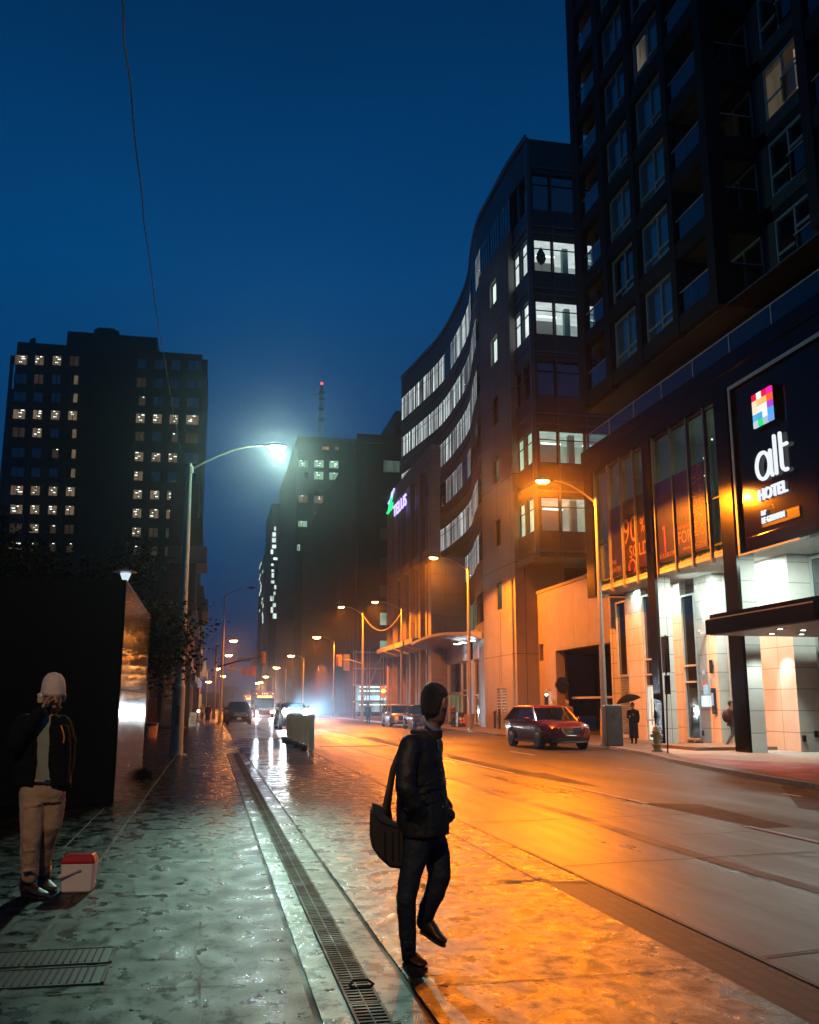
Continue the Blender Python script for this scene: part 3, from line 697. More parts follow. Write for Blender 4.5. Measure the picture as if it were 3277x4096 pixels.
# terrace behind the glass balustrade and the set-back floor below the tower
b = MB(); b.box(21.6, 21.8, 22, 45, 14.3, 16.6); b.box(20.4, 24, 22, 45, 14.0, 14.3); b.build('terrace_floor', panels('terrace_wall', (.10, .10, .09), 1.6, 2.4, .02, .4, .2), hotel)
b = MB(); b.box(18.52, 18.54, 20, 45, 14.36, 15.25); r_ = b.build('terrace_balustrade', M_railglass, hotel)
b = MB(); b.box(18.5, 18.56, 20, 45, 15.25, 15.3)
for y in (44.95, 42, 39.2, 36.4, 33.6, 30.8, 28, 25.2, 22.4): b.box(18.5, 18.56, y - .03, y + .03, 14.36, 15.25)
b.build('rail', M_frame_lt, r_)

# ---- illuminated hotel sign
hs = thing('hotel_sign', 'glowing vertical sign of coloured squares, white script and HOTEL on the dark panel wall', 'sign', (18.2, 28.3, 9.5))
E_let = glow('white_sign_light', (.90, .96, 1), 1.0)
tiles = [((.75, .01, .05), (.9, .95, 1), (.8, .01, .06), (.85, .02, .4)), ((1, .75, .5), (1, .55, .2), (1, .5, .15), (.95, .12, .02)), ((1, .8, .62), (1, .85, .7), (.9, .95, .95), (.4, .06, .6)),
         ((.1, .45, .75), (.08, .38, .7), (.9, .95, .95), (.08, .4, .8)), ((.5, .6, .7), (.02, .75, .2), (.4, .52, .65), (.15, .35, .85))]
ZT, ZB, YL, YR = 12.2, 11.0, 28.9, 27.7
for r in range(5):
    for c in range(4):
        b = MB(); y1 = YL - (YL - YR) * c / 4; y0 = YL - (YL - YR) * (c + 1) / 4; z1 = ZT - (ZT - ZB) * r / 5; z0 = ZT - (ZT - ZB) * (r + 1) / 5
        b.box(18.08, 18.14, y0 + .006, y1 - .006, z0 + .005, z1 - .005); b.build('colour_square', glow('sign_colour', tiles[r][c], 1.15), hs)
b = MB(); b.box(18.14, 18.32, YR - .03, YL + .03, ZB - .03, ZT + .03); b.build('backing_box', M_black, hs)
# script word: strokes in the plane (u to the right = -y)
def stroke(pts, r=.068):
    return [(18.24, YL + .3 - p[0], p[1]) for p in pts], r
def arc(cx, cz, rx, rz_, a0, a1, n=18): return [(cx + rx * math.cos(R(a0 + (a1 - a0) * i / n)), cz + rz_ * math.sin(R(a0 + (a1 - a0) * i / n))) for i in range(n + 1)]
for nm, pts in (('letter_a', [arc(.46, 9.66, .39, .46, 0, 360, 30), [(.93, 10.08), (.93, 9.35), (.98, 9.22)]]), ('letter_l', [[(1.22, 10.50), (1.22, 9.22)]]),
                ('letter_t', [[(1.56, 10.50), (1.56, 9.5)] + arc(1.78, 9.45, .22, .24, 190, 285, 8), [(1.56, 10.07), (1.90, 10.07)]])):
    b = MB()
    for p in pts:
        q, r = stroke(p, .068); b.tube(q, r, 8)
        for e in (q[0], q[-1]): b.ball(e, r, 8)
    b.build(nm, E_let, hs, smooth=True)
text('lettering_hotel', 'HOTEL', .56, glow('hotel_letters', (.9, .94, 1), 1.0), hs, (18.26, 29.2, 8.5), (0, -1, 0), (-1, 0, 0), .04, bold=.010, sx=.97)
text('lettering_by', 'BY', .22, E_let, hs, (18.26, 29.08, 7.98), (0, -1, 0), (-1, 0, 0), .03, bold=.008)
text('lettering_lower', 'LE GERMAIN', .28, E_let, hs, (18.26, 29.08, 7.70), (0, -1, 0), (-1, 0, 0), .03, bold=.006, sx=.86)
b = MB(); b.box(18.28, 18.31, 26.95, 29.1, 7.55, 7.9); b.build('lettering_back', M_black, hs)
#lamp('sign_glow', 'AREA', (17.9, 28.3, 10.2), (.75, .92, 1), 14, 1.5, hs, aim=(18.3, 28.3, 10.2))

# ---- hanging advertising sheets inside the glass bays
def grad_mat(name, top, bot, z0, z1, streak=None):
    m, nt, bb = new_mat(name); bb.inputs['Roughness'].default_value = .5
    g_ = nt.nodes.new('ShaderNodeNewGeometry'); sp = nt.nodes.new('ShaderNodeSeparateXYZ'); nt.links.new(g_.outputs['Position'], sp.inputs[0])
    mr = nt.nodes.new('ShaderNodeMapRange'); mr.inputs['From Min'].default_value = z0; mr.inputs['From Max'].default_value = z1; nt.links.new(sp.outputs[2], mr.inputs['Value'])
    mx = nt.nodes.new('ShaderNodeMix'); mx.data_type = 'RGBA'; mx.inputs['A'].default_value = (*bot, 1); mx.inputs['B'].default_value = (*top, 1)
    nt.links.new(mr.outputs[0], mx.inputs['Factor']); nt.links.new(mx.outputs['Result'], bb.inputs['Base Color'])
    return m
M_purple = grad_mat('purple_poster_print', (.006, .006, .13), (.009, .002, .07), 7.6, 11.0)
M_redpost = grad_mat('red_poster_print', (.004, .002, .003), (.02, .003, .003), 7.5, 10.9)
M_ylw = mat('poster_gold_ink', (.20, .11, .04), .5); M_blk = mat('poster_black_ink', (.01, .01, .015), .5); M_pink = mat('poster_pink_ink', (.3, .06, .05), .5)
p1 = thing('poster', 'dark red window poster reading OVER 90% SOLD in gold', 'poster', (18.43, 39.5, 7.5), group='posters in the hotel glass bays')
b = MB(); b.box(18.44, 18.46, 38.25, 40.95, 7.45, 10.85); b.build('sheet', M_redpost, p1)
text('lettering', 'OVER', .5, M_ylw, p1, (18.435, 40.75, 10.15), (0, -1, 0), NX, .003)
text('lettering', '90', 1.75, M_ylw, p1, (18.435, 40.8, 8.85), (0, -1, 0), NX, .003, sx=.86, bold=-.02)
text('lettering', '%', .9, M_ylw, p1, (18.43, 38.95, 9.15), (0, -1, 0), NX, .003, sx=.75)
text('lettering', 'SOLD', .82, M_ylw, p1, (18.435, 40.2, 8.15), (0, -1, 0), NX, .003, sx=.95)
b = MB(); b.tube([(18.43, 39.9 + .35 * math.cos(k * math.pi / 10), 7.75 + .3 * math.sin(k * math.pi / 10)) for k in range(-2, 15)], .04, 6); b.build('curl_motif', M_pink, p1)
p2 = thing('poster', 'narrow purple window poster reading THE SLATER at its foot', 'poster', (18.43, 41.7, 7.5), group='posters in the hotel glass bays')
b = MB(); b.box(18.44, 18.46, 40.98, 42.5, 7.55, 10.8); b.build('sheet', M_purple, p2)
text('lettering', 'THE', .34, M_ylw, p2, (18.435, 42.3, 8.1), (0, -1, 0), NX, .003); text('lettering', 'SLATER', .34, M_ylw, p2, (18.435, 42.3, 7.75), (0, -1, 0), NX, .003)
b = MB(); b.box(18.43, 18.436, 41.2, 41.32, 8.6, 10.3); b.box(18.43, 18.436, 41.2, 41.9, 10.2, 10.3); b.build('bar_motif', M_blk, p2)
p3 = thing('poster', 'wide purple window poster reading IMMEDIATE OCCUPANCY up its side', 'poster', (18.43, 35.3, 7.5), group='posters in the hotel glass bays')
b = MB(); b.box(18.44, 18.46, 33.15, 37.35, 7.55, 10.95); b.build('sheet', M_purple, p3)
for s_, z, sz in (('1  BDRM', 10.05, .5), ('2 BDRM', 9.4, .5), ('& PENTHOUSE', 8.75, .5)): text('lettering', s_, sz, M_blk, p3, (18.435, 37.2, z), (0, -1, 0), NX, .003, sx=.95)
text('lettering', 'AVAILABLE', .24, M_pink, p3, (18.435, 35.45, 8.62), (0, -1, 0), NX, .003)
text('lettering', 'FOR', .72, M_ylw, p3, (18.435, 35.5, 8.02), (0, -1, 0), NX, .003, sx=.85)
text('lettering', 'IMMEDIATE', .5, M_ylw, p3, (18.435, 33.75, 8.1), (0, 0, 1), NX, .003, up=Vector((0, 1, 0)), sx=1.0)
text('lettering', 'OCCUPANCY', .5, M_ylw, p3, (18.435, 33.3, 8.1), (0, 0, 1), NX, .003, up=Vector((0, 1, 0)), sx=.93)
text('lettering', '613.230.0197', .27, M_ylw, p3, (18.435, 37.2, 7.68), (0, -1, 0), NX, .003); text('lettering', 'www.theslater.ca', .27, M_ylw, p3, (18.435, 35.1, 7.72), (0, -1, 0), NX, .003)
b = MB(); b.box(18.43, 18.436, 36.6, 36.68, 7.9, 9.0); b.box(18.43, 18.436, 36.55, 36.8, 8.9, 9.0); b.build('bar_motif', M_pink, p3)
# ------------------------------------------------------------------ apartment tower above the hotel
apt = thing('apartment_tower', 'black gridded apartment tower with pale window frames and recessed glass balconies', 'building', (18.3, 38, 16.6))
FL = [16.6 + 3.2 * k for k in range(9)]
b = MB()
for z in FL:
    b.box(18.3, 18.62, 31.0, 44.95, z, z + .72)          # street edge
    b.box(18.62, 24.5, 31.0, 44.95, z + .02, z + .70)
    b.box(18.3, 20.4, 30.94, 31.0, z - .002, z + .722)
    b.box(18.3, 20.4, 18, 25.05, z, z + .72); b.box(20.4, 24.5, 18, 31, z + .02, z + .7)
sl = b.build('floor_slabs', M_tower, apt)
for y0, y1 in ((44.0, 45.0), (40.9, 41.55), (37.5, 38.0), (34.05, 34.5), (30.93, 31.5), (24.6, 25.1)):
    b = MB(); b.box(18.26, 18.9 if y0 in (30.93, 24.6) else 18.6, y0, y1, 16.55, 46); b.build('column', M_tower, apt)
M_grey = panels('grey_fibre_panels', (.09, .10, .095), 1.5, 1.6, .012, .6, .08)
b = MB()
b.box(20.4, 20.9, 30.2, 30.9, 16.6, 46); b.box(20.0, 24, 34.0, 34.1, 16.6, 46); b.box(18.62, 20.0, 34.1, 34.2, 16.6, 46); b.box(19.0, 19.7, 43.9, 44.4, 16.6, 46); b.box(23.9, 24.4, 18, 44, 16.6, 46)
b.box(19.9, 24, 41.1, 41.2, 16.6, 46)
b.build('grey_wall', M_grey, apt)
M_tsof = panels('tower_soffit_panels', (.10, .085, .07), 2.6, 1.5, .02, .5, .06)
for z in FL:
    for y0, y1 in ((41.2, 44.9), (31.02, 34)): b = MB(); b.box(18.66, 23.9, y0, y1, z - .02, z + .02); b.build('balcony_ceiling', M_tsof, apt)
b = MB(); b.box(18.62, 24.4, 31, 44.9, 16.52, 16.6); b.build('soffit', M_tsof, apt)
b = MB(); b.box(18.62, 24.4, 18, 31, 16.5, 16.58); b.build('soffit', M_tsof, apt)
cur = [M_curtain, M_curtain, M_bluecurt, M_dkglass, M_curtain, M_bluecurt, M_curtain]
k = 0
for fi, z in enumerate(FL[:-1]):
    za, zb = z + .72, z + 3.2
    for bi, (y0, y1) in enumerate(((38.0, 40.9), (34.5, 37.5))):
        ym = y0 + (y1 - y0) * .5; m_ = cur[(fi * 3 + bi * 2) % 7]
        lit = (fi, bi) == (4, 1)
        hi = (za + .75)
        rows = [(ym, y1, za + .65), (y0, ym, za + .38 + .35), (y0, ym, za + .35)] if True else []
        w = window(apt, (18.5, 0, 0), Y_, NX, y0 + .02, y1 - .02, za, zb - .02, .12, M_frame_lt, m_, (ym,), rows, .1)
        if lit:
            q = MB(); q.box(18.58, 18.6, ym + .3, y1 - .35, za + .8, zb - .35); q.build('lit_blind', glow('dim_lit_blind', (.8, .68, .58), .12, .8, 1.2), w)
            q = MB(); q.box(18.58, 18.6, y0 + .6, y0 + .9, za + .05, za + .3); q.build('orange_lamp', glow('orange_lamp', (1, .18, .02), .9), w)
    # balcony fronts
    for (y0, y1) in ((41.55, 44.0), (31.5, 34.05)):
        q = MB(); q.box(18.4, 18.42, y0, y1, za, za + 1.0); g_ = q.build('balcony_glass', M_railglass, apt)
        q = MB(); q.box(18.38, 18.44, y0, y1, za + 1.0, za + 1.05)
        for t in (.33, .66): q.box(18.42, 18.45, y0 + (y1 - y0) * t - .02, y0 + (y1 - y0) * t + .02, za, za + 1.0)
        q.build('rail', M_frame_lt, g_)
    q = MB(); q.box(18.9, 20.35, 31.04, 31.06, za, za + 1.0); g_ = q.build('balcony_glass', M_railglass, apt)
    q = MB(); q.box(18.9, 20.35, 31.02, 31.08, za + 1.0, za + 1.05); q.build('rail', M_frame_lt, g_)
    q = MB(); q.box(18.7, 23.5, 44.84, 44.86, za, za + 1.0); g_ = q.build('balcony_glass', M_railglass, apt)
    q = MB(); q.box(18.7, 23.5, 44.82, 44.88, za + 1.0, za + 1.05)
    for x in (19.9, 21.1, 22.3): q.box(x, x + .04, 44.82, 44.88, za, za + 1)
    q.build('rail', M_frame_dk, g_)
    window(apt, (20.5, 0, 0), Y_, NX, 31.3, 33.9, za, zb - .05, .1, M_frame_lt, M_dkglass, (32.6,), (), .08)
    if fi == 6:
        q = MB(); q.box(20.36, 20.38, 31.9, 32.5, za, za + 1.9); q.build('lit_blind', glow('faint_blind', (.7, .65, .6), .09), apt)
    # second front, set back
    lit2 = fi == 2
    w = window(apt, (20.42, 0, 0), Y_, NX, 27.2, 30.15, za + .15, zb - .05, .05, M_frame_lt, E_tandim if lit2 else M_dkglass, (28.9,), ((28.9, 30.1, za + 1.0), (27.3, 28.9, za + 1.55)), .1)
    if lit2:
        q = MB(); q.box(20.44, 20.46, 27.3, 28.2, za + .35, zb - .5); q.build('lit_room', glow('lit_flat', (1, .75, .55), .2, .55, 1.6), w)
        q = MB(); q.box(20.435, 20.455, 28.95, 30.0, za + .3, zb - .4); q.build('lit_room', glow('dim_lit_flat', (1, .8, .55), .07, .3, 1), w)
    q = MB(); q.box(20.3, 20.42, 25.1, 30.15, za - .4, za + .12); q.build('spandrel', M_grey, apt)
    q = MB(); q.box(20.15, 20.17, 25.1, 28.7, za + .1, za + 1.05); g_ = q.build('balcony_glass', M_railglass, apt)
    q = MB(); q.box(20.13, 20.19, 25.1, 28.7, za + 1.05, za + 1.1); q.build('rail', M_frame_lt, g_)
    window(apt, (20.42, 0, 0), Y_, NX, 25.2, 27.15, za + .15, zb - .05, .05, M_frame_lt, cur[(fi * 2) % 7], (), (), .1)
    q = MB(); q.box(18.4, 18.42, 18, 24.6, za, za + 1.0); g_ = q.build('balcony_glass', M_railglass, apt)
    q = MB(); q.box(18.38, 18.44, 18, 24.6, za + 1.0, za + 1.05); q.build('rail', M_frame_lt, g_)
# ------------------------------------------------------------------ curved office building, cream tower, garage
ZTOP = 40.9
M_curve = mat('dark_green_grey_cladding', (.045, .062, .062), .45, .1, var=.2, scale=.5)
M_curve_lt = mat('grey_cladding_trim', (.12, .14, .14), .4, .3, var=.2, scale=.5)
off = thing('office_building', 'curved office building with serpentine roofline and bands of lit windows', 'building', (21, 80, 0))
plan = [(20.3, 58.15), (20.08, 61.9), (20.1, 66), (20.2, 70.6), (21.0, 75.6), (22.1, 80.8), (22.7, 86.8), (22.95, 95), (22.35, 101.7), (21.4, 109.8)]
def smooth_path(p, n=6):
    out = []
    for i in range(len(p) - 1):
        p0, p1, p2, p3 = [Vector(p[max(0, min(len(p) - 1, j))]) for j in (i - 1, i, i + 1, i + 2)]
        for k in range(n):
            t = k / n
            out.append(.5 * ((2 * p1) + (-p0 + p2) * t + (2 * p0 - 5 * p1 + 4 * p2 - p3) * t * t + (-p0 + 3 * p1 - 3 * p2 + p3) * t ** 3))
    out.append(Vector(p[-1])); return out
sp = smooth_path(plan, 5)
bands = [(38.3, 35.5), (33.3, 30.9), (28.75, 26.3), (24.4, 21.95), (19.55, 17.3), (15.0, 12.7), (10.2, 7.9)]
b = MB()
def curtain(b, pts, z0, z1, inset, mi=0):
    for i in range(len(pts) - 1):
        a, c = pts[i], pts[i + 1]
        b.quad((a.x + inset, a.y, z0), (c.x + inset, c.y, z0), (c.x + inset, c.y, z1), (a.x + inset, a.y, z1), mi)
zs = [ZTOP] + [z for bb in bands for z in bb] + [0]
for i in range(0, len(zs), 2):
    qs = sp if i == 0 else sp[14:]
    curtain(b, qs, zs[i + 1], zs[i], 0)
    for z in (zs[i], zs[i + 1]):
        for k in range(0 if i == 0 else 14, len(sp) - 1):
            a, c = sp[k], sp[k + 1]; b.quad((a.x, a.y, z), (c.x, c.y, z), (c.x + .3, c.y, z), (a.x + .3, a.y, z))
b.sheet([(p.x, p.y) for p in sp] + [(40, 109.8), (40, 58.15)], ZTOP)
b.quad((21.4, 109.8, 0), (40, 109.8, 0), (40, 109.8, ZTOP), (21.4, 109.8, ZTOP))
b.build('facade', M_curve, off)
for zt in (ZTOP, 34.6, 30.1, 25.5, 21.0, 16.4):
    b = MB()
    for k in range(0 if zt == ZTOP else 14, len(sp) - 1):
        a, c = sp[k], sp[k + 1]
        b.quad((a.x - .12, a.y, zt - .12), (c.x - .12, c.y, zt - .12), (c.x - .12, c.y, zt + (.3 if zt == ZTOP else 0)), (a.x - .12, a.y, zt + (.3 if zt == ZTOP else 0)))
        b.quad((a.x - .12, a.y, zt - .12), (c.x - .12, c.y, zt - .12), (c.x + .05, c.y, zt - .12), (a.x + .05, a.y, zt - .12))
        b.quad((a.x - .12, a.y, zt + (.3 if zt == ZTOP else 0)), (c.x - .12, c.y, zt + (.3 if zt == ZTOP else 0)), (c.x + .05, c.y, zt + (.3 if zt == ZTOP else 0)), (a.x + .05, a.y, zt + (.3 if zt == ZTOP else 0)))
    b.build('cornice' if zt == ZTOP else 'floor_trim', M_curve_lt, off)
# window bays along the curve
cum = [0]
for i in range(len(sp) - 1): cum.append(cum[-1] + (sp[i + 1] - sp[i]).length)
def at_len(s):
    for i in range(len(sp) - 1):
        if cum[i + 1] >= s: 
            t = (s - cum[i]) / (cum[i + 1] - cum[i]); return sp[i].lerp(sp[i + 1], t), (sp[i + 1] - sp[i]).normalized()
    return sp[-1], (sp[-1] - sp[-2]).normalized()
E_bl2 = glow('lit_blinds_dim', (.68, .76, .8), .4, .6, .8); E_gr2 = glow('lit_green_office', (.35, .8, .5), .26, .5, .8)
E_wb = glow('lit_blinds_bright', (.82, .95, .95), .85, .4, 1)
s0 = 14.2; nb = 14; Lb = (cum[-1] - s0) / nb
for fi, (zt, zb) in enumerate(bands):
    for i in range(-4 if fi == 0 else 0, nb):
        s = s0 + i * Lb
        p, t = at_len(s + .12); q_, _ = at_len(s + Lb - .12)
        u = Vector((q_.x - p.x, q_.y - p.y, 0)); W = u.length; u.normalize(); n = Vector((-u.y, u.x, 0))
        O = Vector((p.x, p.y, 0))
        r = rnd.random()
        m_ = {0: (E_wb if r < .85 and i > 1 else (E_bl2 if i == -1 else M_dkglass)), 1: E_wb if r < .85 else E_bl2, 2: E_wb if r < .65 else E_bl2, 3: M_dkglass if r < .3 else E_bl2, 4: E_wb if r < .7 else (E_gr2 if r < .8 else M_dkglass), 5: E_wb if r < .85 else E_bl2, 6: E_gr2 if r < .7 else M_dkglass}[fi]
        w = MB()
        for c in [W * j / 4 for j in range(5)]: w.fbox(O, u, n, c - .06, c + .06, zb, zt, -.05, .004)
        w.fbox(O, u, n, 0, W, zb + (zt - zb) * .72, zb + (zt - zb) * .72 + .06, -.011, -.004)
        w = w.build('window', M_frame_dk, off)
        for j in range(4):
            mm = m_
            if m_ in (E_wb, E_bl2) and rnd.random() < .3: mm = E_bl2
            v = MB(); v.fbox(O, u, n, W * j / 4 + .1, W * (j + 1) / 4 - .1, zb, zt, -.045, -.012); v.build('pane', mm, w)
            if mm in (E_wb, E_bl2) and rnd.random() < .6:
                v = MB(); a = W * j / 4 + .14; v.fbox(O, u, n, a, a + .12 + rnd.random() * .15, zb, zt - .1, -.011, -.008); v.build('blind', M_blindgl, w)
# the camera-facing glazed end
b = MB()
ops = []
for zt, zb in bands[:6]:
    if fi is not None: ops += [(.35, 1.65, zb, zt), (1.75, 3.55, zb, zt), (3.85, 5.6, zb, zt), (5.8, 8.6, zb, zt)]
wall_open(b, (20.3, 58.15, 0), X_, NY, 18, 11.0, ZTOP, ops, .22)
wall_open(b, (20.3, 58.15, 0), Y_, NX, 4.3, 11.0, ZTOP - .001, [(.5, 1.9, zb + .1, zt + .1) for zt, zb in bands[:6]] + [(2.3, 3.7, zb + .1, zt + .1) for zt, zb in bands[:6]], .22)
b.sheet([(20.3, 58.15), (36, 58.15), (36, 62.5), (20.3, 62.5)], 11.0)
oe = b.build('corner_bay', M_curve, off)
b = MB()
for zt, zb in bands[:6]:
    b.box(20.26, 36, 58.03, 58.15, zb - 1.35, zb - 1.22); b.box(20.18, 20.3, 58.03, 62.4, zb - 1.35, zb - 1.22); b.box(20.26, 36, 58.05, 58.15, zt + .35, zt + .45)
b.box(20.16, 20.42, 58.0, 58.26, 11.0, ZTOP)
for x in (22.0, 24.0): b.box(x - .04, x + .04, 58.06, 58.15, 11, 38)
b.box(20.1, 20.3, 58.2, 62.4, 10.75, 11.15)
b.build('trim', M_curve_lt, oe)
E_gr3 = glow('lit_green_pane', (.5, .85, .6), .7, .4, 1)
lit = {1: 'w', 2: 'w', 4: 'g', 5: 'g'}
for fi, (zt, zb) in enumerate(bands[:6]):
    L = lit.get(fi)
    for (a, c) in ((.35, 1.65), (1.75, 3.55), (3.85, 5.6), (5.8, 8.6)):
        window(off, (20.3, 58.15, 0), X_, NY, a, c, zb, zt, .2, M_frame_dk, M_clear if L else M_dkglass, (), (zb + (zt - zb) * .72,), .06)
    for (a, c) in ((.5, 1.9), (2.3, 3.7)):
        window(off, (20.3, 58.15, 0), Y_, NX, a, c, zb + .1, zt + .1, .2, M_frame_dk, (E_wb if L == 'w' else E_gr3) if L else M_dkglass, (), (zb + (zt - zb) * .72,), .06)
    if L:
        q = MB(); q.box(20.55, 30, 62.3, 62.4, zb - .4, zt + .3); q.box(29.9, 30, 58.5, 62.3, zb - .4, zt + .3); rm = q.build('lit_room', E_wall_int if L == 'w' else glow('glowing_green_wall', (.42, .72, .55), .42, .4, 1.4), off)  # back wall emits, standing in for office light on it
        q = MB(); q.box(20.55, 30, 58.5, 62.3, zt + .12, zt + .2); q.build('ceiling', E_ceil_int if L == 'w' else glow('glowing_green_ceiling', (.6, .88, .72), .55, .3, 1), rm)  # ceiling surface emits too, in place of lamplight
        q = MB(); q.box(20.55, 30, 58.6, 62.3, zb - .5, zb - .4); q.build('floor', mat('office_floor', (.1, .1, .1), .8), rm)
        for k in range(3): q = MB(); q.box(21.3 + k * 3, 22.7 + k * 3, 59.6, 59.72, zt - .55, zt - .47); q.build('tube_lamp', E_tube, rm)
        q = MB(); q.box(23.2, 23.6, 59.4, 59.8, zb - .4, zt + .1); q.build('room_pillar', mat('room_pillar', (.2, .32, .26), .8), rm)
        if fi == 1:
            q = MB(); lf = [(0, -.75), (.28, -.5), (.36, -.2), (.3, .1), (.12, .45), (0, .62), (-.12, .45), (-.3, .1), (-.36, -.2), (-.28, -.5)]
            q.add([(21.2 + x, 58.33, zb + 1.25 + z) for x, z in lf] + [(21.2 + x, 58.31, zb + 1.25 + z) for x, z in lf], [tuple(range(10)), tuple(range(10, 20))[::-1]] + [(i, (i + 1) % 10, 10 + (i + 1) % 10, 10 + i) for i in range(10)])
            q.box(21.19, 21.21, 58.31, 58.33, zb + .25, zb + .55)
            q.build('leaf_picture', mat('leaf_green', (.05, .16, .12), .7), rm)
# lower block under the glazed end
b = MB(); b.box(21.2, 36, 62.6, 66, 8.5, 11); lb = b.build('lower_storey', M_curve, off)
for a in (21.4, 22.6, 24.0, 25.6): window(off, (0, 62.6, 0), X_, NY, a, a + 1.0, 8.7, 10.1, -.02, M_frame_dk, E_green, (), (), .06)

# cream stone tower with single windows
M_cream = panels('cream_stone_panels', (.27, .25, .21), 3.3, 6.2, .03, .7, .04, jd=.35, zoff=1.2)
ct = thing('stair_tower', 'cream stone stair tower with one window per floor beside the curved glass', 'building', (20.2, 66, 0))
b = MB()
kf = .983; zf = lambda z: (z - 1.62) * kf + 1.62
wz = [(zf(p), zf(q)) for p, q in ((32.1, 34.0), (27.3, 29.4), (22.4, 24.7), (17.85, 19.8), (13.1, 15.15), (8.4, 10.4))]
XT, YT0, YT1 = 19.95, 61.85, 69.7
wall_open(b, (XT, YT0, 0), Y_, NX, YT1 - YT0, 0, 35.6, [(3.1, 4.75, a, c) for a, c in wz] + [(2.5, 4.75, .35, 2.75)], .3)
b.quad((XT, YT0, 0), (23.5, YT0, 0), (23.5, YT0, 35.6), (XT, YT0, 35.6)); b.quad((XT, YT1, 0), (23.5, YT1, 0), (23.5, YT1, 35.6), (XT, YT1, 35.6))
b.sheet([(XT, YT0), (23.5, YT0), (23.5, YT1), (XT, YT1)], 35.6)
b.build('walls', M_cream, ct)
for i, (a, c) in enumerate(wz): window(ct, (XT, YT0, 0), Y_, NX, 3.1, 4.75, a, c, .25, M_frame_dk, [E_white, E_white, M_dkglass, E_dimgreen, M_dkglass, E_dimgreen][i], (), (), .08)
b = MB()
for i in range(11): b.obox((XT + .05, YT0 + 3.62, .5 + i * .205), (.06, 0, -.05), (0, 1.1, 0), (0, 0, .02))
b.box(XT + .15, XT + .19, YT0 + 2.5, YT0 + 4.75, .35, 2.75); b.box(XT - .01, XT + .09, YT0 + 3.6, YT0 + 3.68, .35, 2.75)
b.build('louvre', M_frame_lt, ct)
b = MB(); b.box(XT - .012, XT, YT0 + 3.55, YT0 + 3.62, 2.9, zf(8.3)); b.build('drain_groove', M_frame_dk, ct)

# garage building
M_gar = panels('beige_render_panels', (.33, .27, .22), 2.4, 9.5, .02, .75, .03, jd=.45, zoff=.4)
ga = thing('garage_building', 'low beige building with a wide dark garage opening', 'building', (21.5, 52, 0))
b = MB()
wall_open(b, (21.5, 46.3, 0), Y_, NX, 16.6, 0, 9.0, [(1.2, 12.3, 0, 5.0), (13.9, 14.7, 0, 2.3), (14.6, 15.4, 4.5, 5.6)], .6)
b.box(21.42, 21.9, 46.3, 62.88, 9.0, 9.18)
b.build('walls', M_gar, ga)
b = MB(); b.box(22.3, 26, 46.3, 62.8, 5.0, 5.2); b.box(25.8, 26, 46.3, 62.8, 0, 5.0); b.build('garage_inside', mat('garage_dark', (.006, .006, .006), .9), ga)
b = MB(); b.box(22.5, 22.55, 47.5, 58.6, 2.0, 2.12); b.build('height_bar', mat('height_bar', (.5, .45, .35), .6), ga)
b = MB(); b.box(21.7, 21.75, 60.3, 61.0, 0, 2.25); w = b.build('door', M_frame_dk, ga)
b = MB(); b.box(21.68, 21.7, 60.5, 60.7, .6, .8); b.build('door_notice', M_blindgl, w)
b = MB(); b.tube([(21.5, 59.7, 2.55), (21.25, 59.7, 2.62), (21.2, 59.7, 2.5)], .05, 8); b.tube([(21.2, 59.7, 2.32), (21.2, 59.7, 2.5)], .12, 12); w = b.build('wall_lamp', M_frame_lt, ga)
b = MB(); b.ball((21.2, 59.7, 2.28), .09, 10); b.build('bulb', glow('wall_lamp_bulb', (.85, 1, .95), 14), w)
lamp('wall_lamp_light', 'SPOT', (21.22, 59.7, 2.2), COOL, 40, .05, ga, spot=100, blend=.8, aim=(21.45, 59.65, 0))
b = MB(); b.box(21.45, 21.49, 59.1, 60.0, .8, 1.9); b.build('notice_board', mat('notice_board', (.3, .3, .28), .5, var=.5, scale=14), ga)
# mirror over the garage exit
mi_ = thing('traffic_mirror', 'round convex traffic mirror beside the garage opening', 'mirror', (21.0, 58.2, 3))
b = MB(); rr_ = at_y(2250, 2740, 58.4)
b.lathe((0, 0, 0), [(.0, .06), (.3, .1), (.46, .03), (.5, 0), (.46, -.04), (0, -.05)], 24)
for i, v in enumerate(b.v): b.v[i] = (rr_.x - .1 - v[2], rr_.y - v[2], rr_.z + v[0] * 1.0) if False else (rr_.x + v[0] * .75, rr_.y - v[2] - v[0] * .6, rr_.z + v[1])
b.build('mirror_disc', mat('mirror_disc', (.05, .05, .05), .08, .8), mi_, smooth=True)
b = MB(); b.tube([(rr_.x, rr_.y + .08, rr_.z), (21.5, rr_.y + .3, rr_.z - .1)], .03, 8); b.build('bracket', M_frame_dk, mi_)

